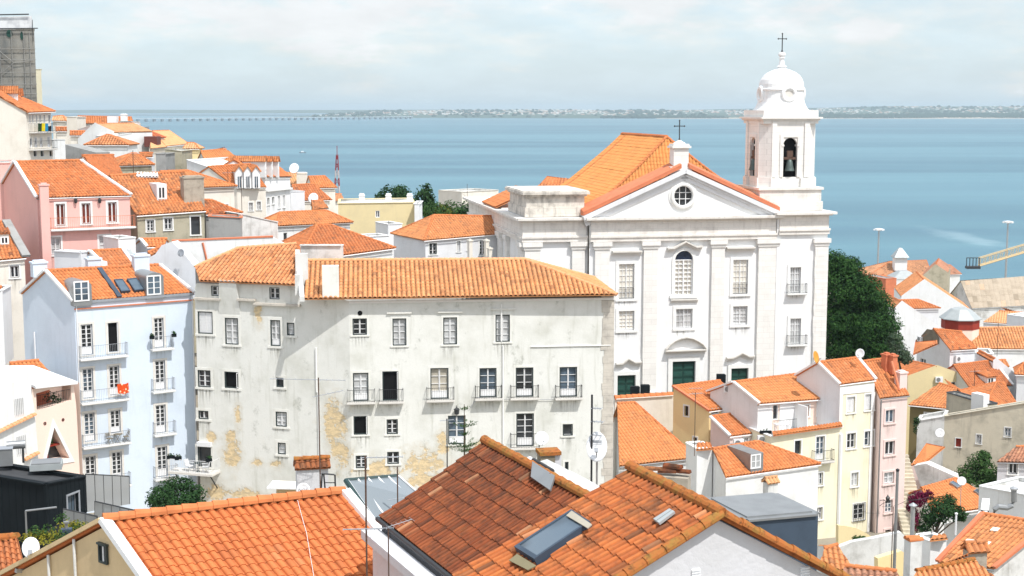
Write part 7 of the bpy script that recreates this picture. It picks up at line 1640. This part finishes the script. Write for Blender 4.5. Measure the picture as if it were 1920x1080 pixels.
# ================================================================== foreground roofs
TN = T_(.215, .255, .062, .022, 10)
def fore(nm, label, r1, D1, r2, D2, pv, Dv, k, wm, rm, ridgem, tp=TN, back=None, base=6, gl=True, vm=None, vs='lr', rwins=(), capr=.13, back2=None):
    R1 = P(*r1, D1); R2 = P(*r2, D2); v = (P(*pv, Dv) - R1); A = R1 + v * k; B = R2 + v * k
    hv = V((v.x, v.y, 0)); A2 = R1 - hv * k + Z * (v.z * k); B2 = R2 - hv * k + Z * (v.z * k)
    if back: q = P(*back[0], back[1]) - R1; A2 = R1 + q * back[2]; B2 = R2 + q * back[2]
    if back2: q = P(*back2[0], back2[1]) - R2; A2 = R1 + q * back2[2]; B2 = R2 + q * back2[2]
    root = thing(nm, label, 'house', V(((R1.x + R2.x) / 2, (R1.y + R2.y) / 2, A.z - base)))
    rb = MB(); U = (R2 - R1).normalized(); tiles(rb, [A, B, R2, R1], U, (-v).normalized(), tp); tiles(rb, [B2, A2, R1, R2], -U, (R1 - A2).normalized(), tp)
    ro = build('roof', rb, M[rm], root); cb = MB(); caps(cb, R1, R2, capr, .36, .05); build('ridge_cap', cb, M[ridgem], ro)
    wb = MB(); zb = A.z - base
    for p, r, q in ((A2, R1, A), (B, R2, B2)):
        c = U * (.12 if r is R1 else -.12); F = Frame(p + c, q + c); wallface(wb, F, [(0, zb), (F.L, zb), (F.L, q.z - .12), ((r - p).dot(F.e), r.z - .12), (0, p.z - .12)])
    for p, q in ((A, B), (B2, A2)): F = Frame(p, q); F.o = F.o - F.n * .2; wallface(wb, F, [(0.1, zb), (F.L - .1, zb), (F.L - .1, q.z - .15), (.1, p.z - .15)])
    build('wall', wb, M[wm], root)
    if back:
        vb = MB(); strip(vb, A2, R1, .2, .1); build('gable_coping', vb, M[wm], ro)
    if vm:
        for p, q in ((A, R1), (B, R2)): vb = MB(); strip(vb, p, q, .26, .14); build('verge', vb, M[vm], ro)
    n = U.cross(-v).normalized(); n = n if n.z > 0 else -n
    return dict(root=root, roof=ro, A=A, B=B, A2=A2, B2=B2, R1=R1, R2=R2, pn=n, U=U, W=(-v).normalized(), e=V((U.x, U.y, 0)).normalized())
f1 = fore('tan_gable_house', 'tan walled house with clean orange tiled roof and white edge, front left', (193, 977), 32, (645, 924), 34.4, (265, 1080), 31, 3.2, 'tan', 'plain', 'ridge', back=((60, 1048), 33.94, 1.8), vm='cleanwhite', vs='lr')
G = Frame(f1['A2'] + f1['U'] * .1, f1['A'] + f1['U'] * .1); r_ = G.rect(189, 1022, 201, 1052)
b = MB(); b.bx(G, r_[0] - .04, r_[1] + .04, .0, .05, r_[2] - .05, r_[2]); b.bx(G, r_[0] - .04, r_[0], .0, .05, r_[2], r_[3]); b.bx(G, r_[1], r_[1] + .04, 0, .05, r_[2], r_[3]); b.bx(G, r_[0] - .06, r_[1] + .06, 0, .08, r_[3], r_[3] + .05); w_ = build('window', b, M['rim'], f1['root']); b = MB(); b.bx(G, r_[0], r_[1], .004, .012, r_[2], r_[3]); build('pane', b, M['glass'], w_); b = MB(); b.bx(G, (r_[0] + r_[1]) / 2 - .02, (r_[0] + r_[1]) / 2 + .02, .012, .03, r_[2], r_[3]); build('sash', b, M['frame'], w_)
b = MB()
for x, y0 in ((141, 1010), (93, 1040)): s_, z_ = G.sz(x, y0); b = MB(); b.tube([G.pt(s_, .04, z_), G.pt(s_ + .05, .04, z_ - 3)], .035, 6); build('wall_pipe', b, M['stainwhite'], f1['root'])
f2 = fore('brown_roof_house', 'house with sooty dark brown tiled roof in the middle foreground', (908, 829), 33, (1110, 940), 28.1, (712, 970), 31.98, 1.0, 'gable', 'brown', 'ridgelichen', tp=T_(.15, .37, .05, .03, 8), base=5, capr=.11)
A, B = f2['A'], f2['B']; b = MB(); sd = (-(B - A).cross(Z)).normalized(); sd = sd if sd.x < 0 else -sd
b.tube([A + sd * .06 - Z * .03, A.lerp(B, 1.5) + sd * .06 - Z * .03], .06, 8); build('gutter', b, M['iron'], f2['root'])
b = MB(); b.ob(A.lerp(B, .72) + sd * .30 - Z * .30, (B - A) * .70, sd * .20, Z * .10); b.ob(A.lerp(B, .72) + sd * .12 - Z * 2.5, (B - A) * .70, sd * .10, Z * 2.1); build('parapet_wall', b, M['gable'], f2['root'])
# lead flashing and valley chimney on its ridge
p = [hit(x, y, f2['R1'] + Z * .13, f2['pn']) for x, y in ((1000, 868), (997, 897), (1033, 922), (1042, 895))]; b = MB(); b.prism(p, f2['pn'] * .05); build('lead_flashing', b, M['zinc'], f2['root'])
b = MB(); q0, q1 = P(1001, 868, 31.1), P(1104, 922, 28.6); b.box8([q0 + V((0, 0, -.3)), q1 + V((0, 0, -.3)), q1 + V((.3, .15, -.3)), q0 + V((.3, .15, -.3)), q0, q1, q1 + V((.3, .15, .05)), q0 + V((.3, .15, .05))]); build('white_upstand', b, M['stainwhite'], f2['root'])
b = MB(); q0, q1 = P(1000, 866, 31.15), P(1036, 887, 30.2); b.tube([q0 + Z * .04, q1 + Z * .04], .055, 6); build('felt_strip', b, M['asphalt'], f2['root'])
b = MB(); caps(b, P(1048, 916, 29.8), P(1092, 930, 28.8), .13, .36); build('lichen_caps', b, M['ridgelichen'], f2['root'])
f3 = fore('lichen_roof_house', 'house with lichen spotted orange roof, roof window and grey white gable, front right', (1181, 880), 27.7, (1353, 966), 24.6, (917, 1040), 26.55, 1.25, 'gable', 'lichen', 'ridgelichen', back2=((1562, 1075), 25.5, 1.2), tp=T_(.165, .38, .06, .028, 8), base=5, capr=.115)
b = MB(); caps(b, f3['B'], f3['R2'], .10, .38, .02); caps(b, f3['R2'], f3['B2'], .10, .38, .02); build('verge_tiles', b, M['ridgelichen'], f3['roof'])
n3 = f3['pn']; f3['A'] = f3['R1']
o = skylight(f3, [(1008, 1062), (1112, 991), (1077, 968), (970, 1038)], 'long grey framed roof window', 'slate', 'glassb', .17)
p = [hit(x, y, f3['R1'] + Z * .13, n3) for x, y in ((955, 1052), (990, 1070), (1006, 1062), (970, 1040))]; b = MB(); b.prism(p, n3 * .02); build('apron_flashing', b, flat('lichened_lead', (.22, .19, .11), .9), f3['root'])
p = [hit(x, y, f3['R1'] + Z * .11, n3) for x, y in ((1066, 976), (1106, 1000), (1114, 993), (1076, 967))]; b = MB(); b.prism([q + n3 * .1 for q in p], n3 * .02); build('window_hood', b, flat('beige_metal_cover', (.42, .38, .30), .5), o)
p = [hit(x, y, f3['R1'] + Z * .1, n3) for x, y in ((1226, 976), (1238, 985), (1267, 963), (1256, 957))]; b = MB()
for k in range(2): a_, c_ = k / 2 + .05, k / 2 + .45; b.prism([p[0].lerp(p[1], a_), p[0].lerp(p[1], c_), p[3].lerp(p[2], c_), p[3].lerp(p[2], a_)], n3 * .05)
build('glass_tiles', b, M['zincl'], f3['root'])
G = Frame(f3['B'] - f3['U'] * .12, f3['B2'] - f3['U'] * .12)
for x0, y0, x1, y1 in ((1296, 1066, 1312, 1085), (1500, 1062, 1517, 1082)):
    r_ = G.rect(x0, y0, x1, y1); b = MB(); b.bx(G, r_[0], r_[1], .0, .012, r_[2], r_[3])
    for k in range(4): z = r_[2] + (r_[3] - r_[2]) * (k + .2) / 4; b.bx(G, r_[0], r_[1], .012, .035, z, z + (r_[3] - r_[2]) * .12)
    build('vent_grille', b, M['plastic'], f3['root'])
# lower-left corner roof
h = house('corner_roof_house', 'small orange tiled roof in the bottom left corner', 'house', [(-60, 1110), (62, 1130)], 36, [(-60, 1020), (32, 1008)], 28, 'tan', 'orange', D2=35, base=4, tp=TN, cap='ridgelichen')
# glass lean-to, chimney, zinc box
o = thing('glass_lean_to', 'glazed lean-to roof with white bars behind the clean orange roof', 'glass roof', P(715, 985, 42) - Z * 2.5); q = [P(712, 990, 41.6), P(800, 940, 42.4), P(747, 894, 44.6), P(652, 902, 44)]
b = MB(); b.prism(q, Z * .03); tm = NT('dusty_roof_glass'); tm.fin((.20, .23, .25), .15, .5); M['roofglass'] = tm.m; build('glazing', b, M['roofglass'], o); b = MB()
for k in range(6): b.tube([q[0].lerp(q[1], k / 5) + Z * .05, q[3].lerp(q[2], k / 5) + Z * .05], .035, 4)
build('glazing_bars', b, M['frame'], o); b = MB(); b.tube([q[3] + V((-.06, 0, .02)), q[0] + V((-.06, 0, .02))], .09, 6); b.tube([q[3] + Z * .04, q[2] + Z * .04], .06, 6); build('edge_gutter', b, flat('green_black_gutter', (.02, .05, .05), .6), o)
b = MB(); b.prism([q[3], q[2], q[2] - Z * 2.4, q[3] - Z * 2.4], V((0, .1, 0))); build('back_wall', b, M['stainwhite'], o)
o = thing('chimney_stack', 'whitish plastered chimney stack with worn tiled cap before the long building', 'chimney', P(590, 925, 52)); G = Frame(V((P(557, 900, 52).x, 52, 0)), V((P(557, 900, 52).x + 1, 52.25, 0))); w_ = 44 * dpx(52); zt_ = P(580, 880, 52).z; b = MB(); b.bx(G, 0, w_, -.55, 0, zt_ - 2.2, zt_); b.bx(G, w_, w_ + .32, -.5, -.05, zt_ - 2.2, zt_ - .05); build('stack', b, M['gable'], o)
f_ = [G.pt(-.08, .1, zt_ + .02), G.pt(w_ + .4, .1, zt_ + .02), G.pt(w_ + .4, -.27, zt_ + .3), G.pt(-.08, -.27, zt_ + .3)]; rb = MB(); tiles(rb, f_, G.e, (f_[3] - f_[0]).normalized(), T_(.2, .3, .04, .02, 6)); g_ = [G.pt(w_ + .4, -.65, zt_ + .02), G.pt(-.08, -.65, zt_ + .02), f_[3], f_[2]]; tiles(rb, g_, -G.e, (g_[3] - g_[0]).normalized(), T_(.2, .3, .04, .02, 6)); tcap = build('tile_cap', rb, M['brown'], o); b = MB(); caps(b, f_[3], f_[2], .1, .3); build('ridge_cap', b, M['ridgelichen'], tcap)
o = thing('iron_stand', 'thin black iron frame standing right of the chimney stack', 'frame', P(613, 925, 51)); b = MB(); c0 = P(604, 888, 51); b.tube([P(602, 922, 51), c0], .03, 4); b.tube([P(610, 922, 51), P(607, 889, 51)], .03, 4); b.tube([P(629, 922, 51), P(628, 890, 51)], .03, 4); b.tube([c0, P(627, 890, 51)], .03, 4); b.tube([P(607, 905, 51), P(629, 905, 51)], .02, 4); build('frame', b, M['iron'], o)
o = thing('small_awning', 'small white sheet roof at the foot of the long building left of the chimney', 'shed', P(530, 925, 60)); b = MB(); b.prism([P(512, 903, 60), P(560, 906, 60), P(556, 918, 58.5), P(500, 917, 58.5)], Z * .06); build('sheet_roof', b, M['whitepaint'], o); b = MB(); b.prism([P(518, 910, 59.5), P(556, 912, 59.5), P(556, 935, 59.5), P(518, 935, 59.5)], V((0, .8, 0))); build('wall', b, M['tan'], o)
h = block('zinc_box', 'dark zinc clad roof box with pale flat top behind the grey white gable', 'building', [(1398, 978), (1534, 966)], 45, 2.7, 'slate', D2=46, base=3.5, roof='zinc', cop='zinc', para=-.12)
o = thing('rubble_parapet', 'rough grey masonry block with loose roof tiles on top, left of the pillar house', 'wall', P(1250, 925, 40)); G = Frame(V((P(1225, 900, 40).x, 40, 0)), V((P(1225, 900, 40).x + 1, 39.7, 0))); zt_ = P(1255, 893, 40).z; b = MB(); b.bx(G, -.2, 1.0, -.5, 0, zt_ - 1.3, zt_); build('masonry', b, M['chimstone'], o)
for k, (a_, z_, r1) in enumerate(((-.3, .1, .07), (.1, .06, .08), (.5, .07, .08), (.25, .19, .09))): b = MB(); caps(b, G.pt(a_, -.2 - .05 * k, zt_ + z_), G.pt(a_ + .5, -.22, zt_ + z_ + .03), r1 + .02, .6); build('loose_tile', b, M['brown'], o)
o = thing('dark_cowl_chimney', 'short chimney with lichen topped dark cowl above the brown ridge', 'chimney', P(1032, 890, 40)); G = Frame(V((P(1014, 870, 40).x, 40, 0)), V((P(1014, 870, 40).x + 1, 40.2, 0))); zt_ = P(1030, 850, 40).z; b = MB(); b.bx(G, 0, .42, -.5, 0, zt_ - .6, zt_ - .05); build('dark_face', b, M['wood'], o); b = MB(); b.bx(G, .42, .62, -.45, -.05, zt_ - .7, zt_ - .1); build('stack', b, M['gable'], o); b = MB(); b.ob(G.pt(.28, -.25, zt_ - .02), G.e * .32, G.n * .3, Z * .05); build('cap', b, M['ridgelichen'], o)
# dishes and aerials
dk = dish(58, 1027, 34, .21, (.25, -1, .3), label='small white dish at the top of the tan wall', ry=1.25); dish(50, 1062, 34.5, .2, (-.8, -.8, .2), label='second white dish below the small one on the tan wall')
d_ = dish(569, 919, 41, .21, (-.1, -1, .25), label='white dish with lettering peeking over the clean orange ridge')
def lettering(txt, c, a, size, par, mat):
    cu = bpy.data.curves.new('lettering', 'FONT'); cu.body = txt; cu.size = size; cu.align_x = 'CENTER'; cu.align_y = 'CENTER'; cu.extrude = .002; cu.space_character = 1.25
    o = bpy.data.objects.new('lettering', cu); COL.objects.link(o); cu.materials.append(mat); a = V(a).normalized(); q = a.to_track_quat('Z', 'Y'); o.rotation_euler = q.to_euler(); bpy.context.view_layer.update()
    me = bpy.data.meshes.new_from_object(o.evaluated_get(bpy.context.evaluated_depsgraph_get())); e = o.rotation_euler.copy(); bpy.data.objects.remove(o)
    o = bpy.data.objects.new('lettering', me); COL.objects.link(o); o.parent = par; o.rotation_euler = e; o.location = c - ROOT[par.name]; return o
lettering('NOS', P(569, 919, 41) + V((-.1, -1, .25)).normalized() * .05, (-.1, -1, .25), .12, d_, M['iron'])
d2 = dish(1119, 838, 36, .27, (-.1, -1, .4), label='big oval white dish on a pole before the long building corner', pole=1.4, ry=1.45)
ln = P(1119, 838, 36)
a_ = V((-.1, -1, .4)).normalized(); x_ = a_.cross(Z).normalized(); y_ = x_.cross(a_); y_ = y_ if y_.z > 0 else -y_
b = MB()
for k, (w_, h_) in enumerate(((.13, .012), (.15, .004), (.12, .004))): b.ob(ln + a_ * .045 + y_ * (.15 - .045 * k), x_ * w_, y_ * h_, a_ * .004)
build('faded_print', b, M['zinc'], d2)
dish(1015, 822, 98, .5, (.3, -1, .25), label='white dish right of the lowest iron balcony of the long building'); dish(993, 862, 58, .14, (0, -1, .3), label='tiny white dish behind the brown ridge')
dish(1529, 670, 119, .42, (.8, -.7, .3), mat='orangedish', label='orange dish on the white gable of the tall yellow house', ry=1.3); dish(1613, 663, 121, .42, (-.7, -.8, .3), label='white dish on the ridge of the tall yellow house'); dish(1077, 908, 36, .01, label='') if False else None
aerial(597, 708, 925, 50, [(712, 1.7, .95, 13, .22, (1, .15, -.05)), (742, .2, .9, 7, .2, (1, .4, .15))], 'tall aerial mast with long boom in front of the ochre patch of the long building', .024)
aerial(685, 855, 1085, 30, [(858, .1, .8, 9, .1, (1, .1, 0)), (992, .5, .35, 6, .08, (1, .1, 0))], 'thin aerial mast rising before the glass lean-to')
aerial(745, 875, 950, 42, [(935, .3, .3, 4, .12, (1, .5, 0))], 'short aerial mast on the glass lean-to')
aerial(728, 990, 1085, 26.5, [(990, .85, .1, 8, .08, (1, .1, 0)), (988, .0, .5, 6, .14, (1, .5, .2))], 'aerial at the bottom edge beside the brown roof gutter', .014)
aerial(1110, 740, 912, 36, [(765, .0, .25, 3, .2, (1, -.3, 0)), (790, .0, .3, 4, .2, (1, -.3, 0)), (815, .0, .25, 3, .2, (1, -.3, 0))], 'black aerial pole behind the big oval dish', .03, 'iron')
aerial(838, 785, 880, 60, [(788, .3, .3, 3, .15, (1, .3, 0))], 'thin black aerial beside the glazed door of the long building', .03, 'iron')
aerial(1304, 735, 855, 106, [(738, .6, .6, 6, .35, (1, .4, 0)), (728, .5, .5, 5, .35, (1, -.4, .1))], 'slender aerial with crossed booms in front of the ochre house', .03)
aerial(1675, 950, 1085, 66, [(1000, .2, .3, 4, .15, (1, .3, 0))], 'thin aerial left of the grey lamp post')
aerial(992, 262, 262, 200) if False else None
for px, yt, yb, D_, lb in ((249, 282, 330, 150, 'bare aerial pole above the mossy roof'), (377, 330, 352, 168, 'thin aerial pole on the plain orange roof'), (427, 318, 395, 160, 'thin aerial before the pointed dormers'), (452, 330, 395, 158, 'second thin aerial before the pointed dormers'), (955, 372, 410, 190, 'thin aerial at the church side behind the bushes'), (876, 345, 390, 235, 'aerial pole on the cream river house'), (1872, 605, 668, 182, 'aerial pole on the wide pale roof'), (1828, 690, 735, 152, 'aerial pole before the small tiled dormer')):
    aerial(px, yt, yb, D_, [(yt + 6, .6, .6, 5, .3, (1, .3, 0))], lb, .035)
# small norfolk pine before the long building
o = thing('norfolk_pine', 'small tiered norfolk pine growing before the long white wall', 'tree', P(871, 895, 50)); t_ = P(871, 758, 50); bs = P(871, 895, 50); b = MB(); b.tube([bs, V((bs.x, bs.y, t_.z))], .04, 6, .012); build('trunk', b, M['bark'], o); lb = MB(); rs = random.Random(31)
for y, rad in ((768, .18), (800, .42), (815, .2), (838, .62), (846, .6)):
    zz = P(871, y, 50).z
    for k in range(9):
        w = k * 2 * math.pi / 9 + rs.random() * .4; d = V((math.cos(w), math.sin(w), .12)); L = rad * rs.uniform(.8, 1.15)
        for q in range(int(26 * rad / .4)):
            s_ = rs.random(); p = V((bs.x, bs.y, zz)) + d * (L * s_) + Z * (.25 * s_ * s_ * rad) + V((rs.gauss(0, .02), rs.gauss(0, .02), rs.gauss(0, .02))); lb_ = .07; e_ = (d + V((rs.gauss(0, .7), rs.gauss(0, .7), rs.gauss(.5, .5)))).normalized() * lb_; f_ = e_.cross(V((rs.random(), rs.random(), 1))).normalized() * .018
            i = len(lb.v); lb.v += [tuple(p), tuple(p + e_ * .5 + f_), tuple(p + e_), tuple(p + e_ * .5 - f_)]; lb.face((i, i + 1, i + 2, i + 3))
build('crown', lb, M['leaf'], o)
# wires
def cable(pts, label, r=.012, mat='plastic'):
    o = thing('cable', label, 'cable', pts[0], 'cables across the roofs'); b = MB(); q = []
    for a, c in zip(pts, pts[1:]):
        for k in range(6): t = k / 6; q.append(a.lerp(c, t) - Z * (.06 * (a - c).length * .25 * t * (1 - t) * 4))
    b.tube(q + [pts[-1]], r, 5); build('wire', b, M[mat], o)
pz1 = lambda x, y: hit(x, y, f1['R1'] + Z * .13, f1['pn'])
cable([pz1(558, 938), pz1(575, 1000), pz1(592, 1100)], 'pale cable running down the clean orange roof', .006)
cable([FR.pt(FR.sz(880, 765)[0], .12, FR.sz(880, 765)[1]), FR.pt(FR.sz(895, 745)[0], .1, FR.sz(895, 745)[1]), FR.pt(FR.sz(1040, 748)[0], .1, FR.sz(1040, 748)[1])], 'thin cable fixed along the long white wall below the balconies', .02, 'greyiron')
cable([P(1654, 950, 112), P(1700, 938, 100), P(1760, 925, 108)], 'overhead wire from the pink house corner across the alley', .015, 'iron')
cable([P(1600, 960, 112), P(1650, 962, 112)], 'short wire on the front of the tall yellow house', .012, 'iron')
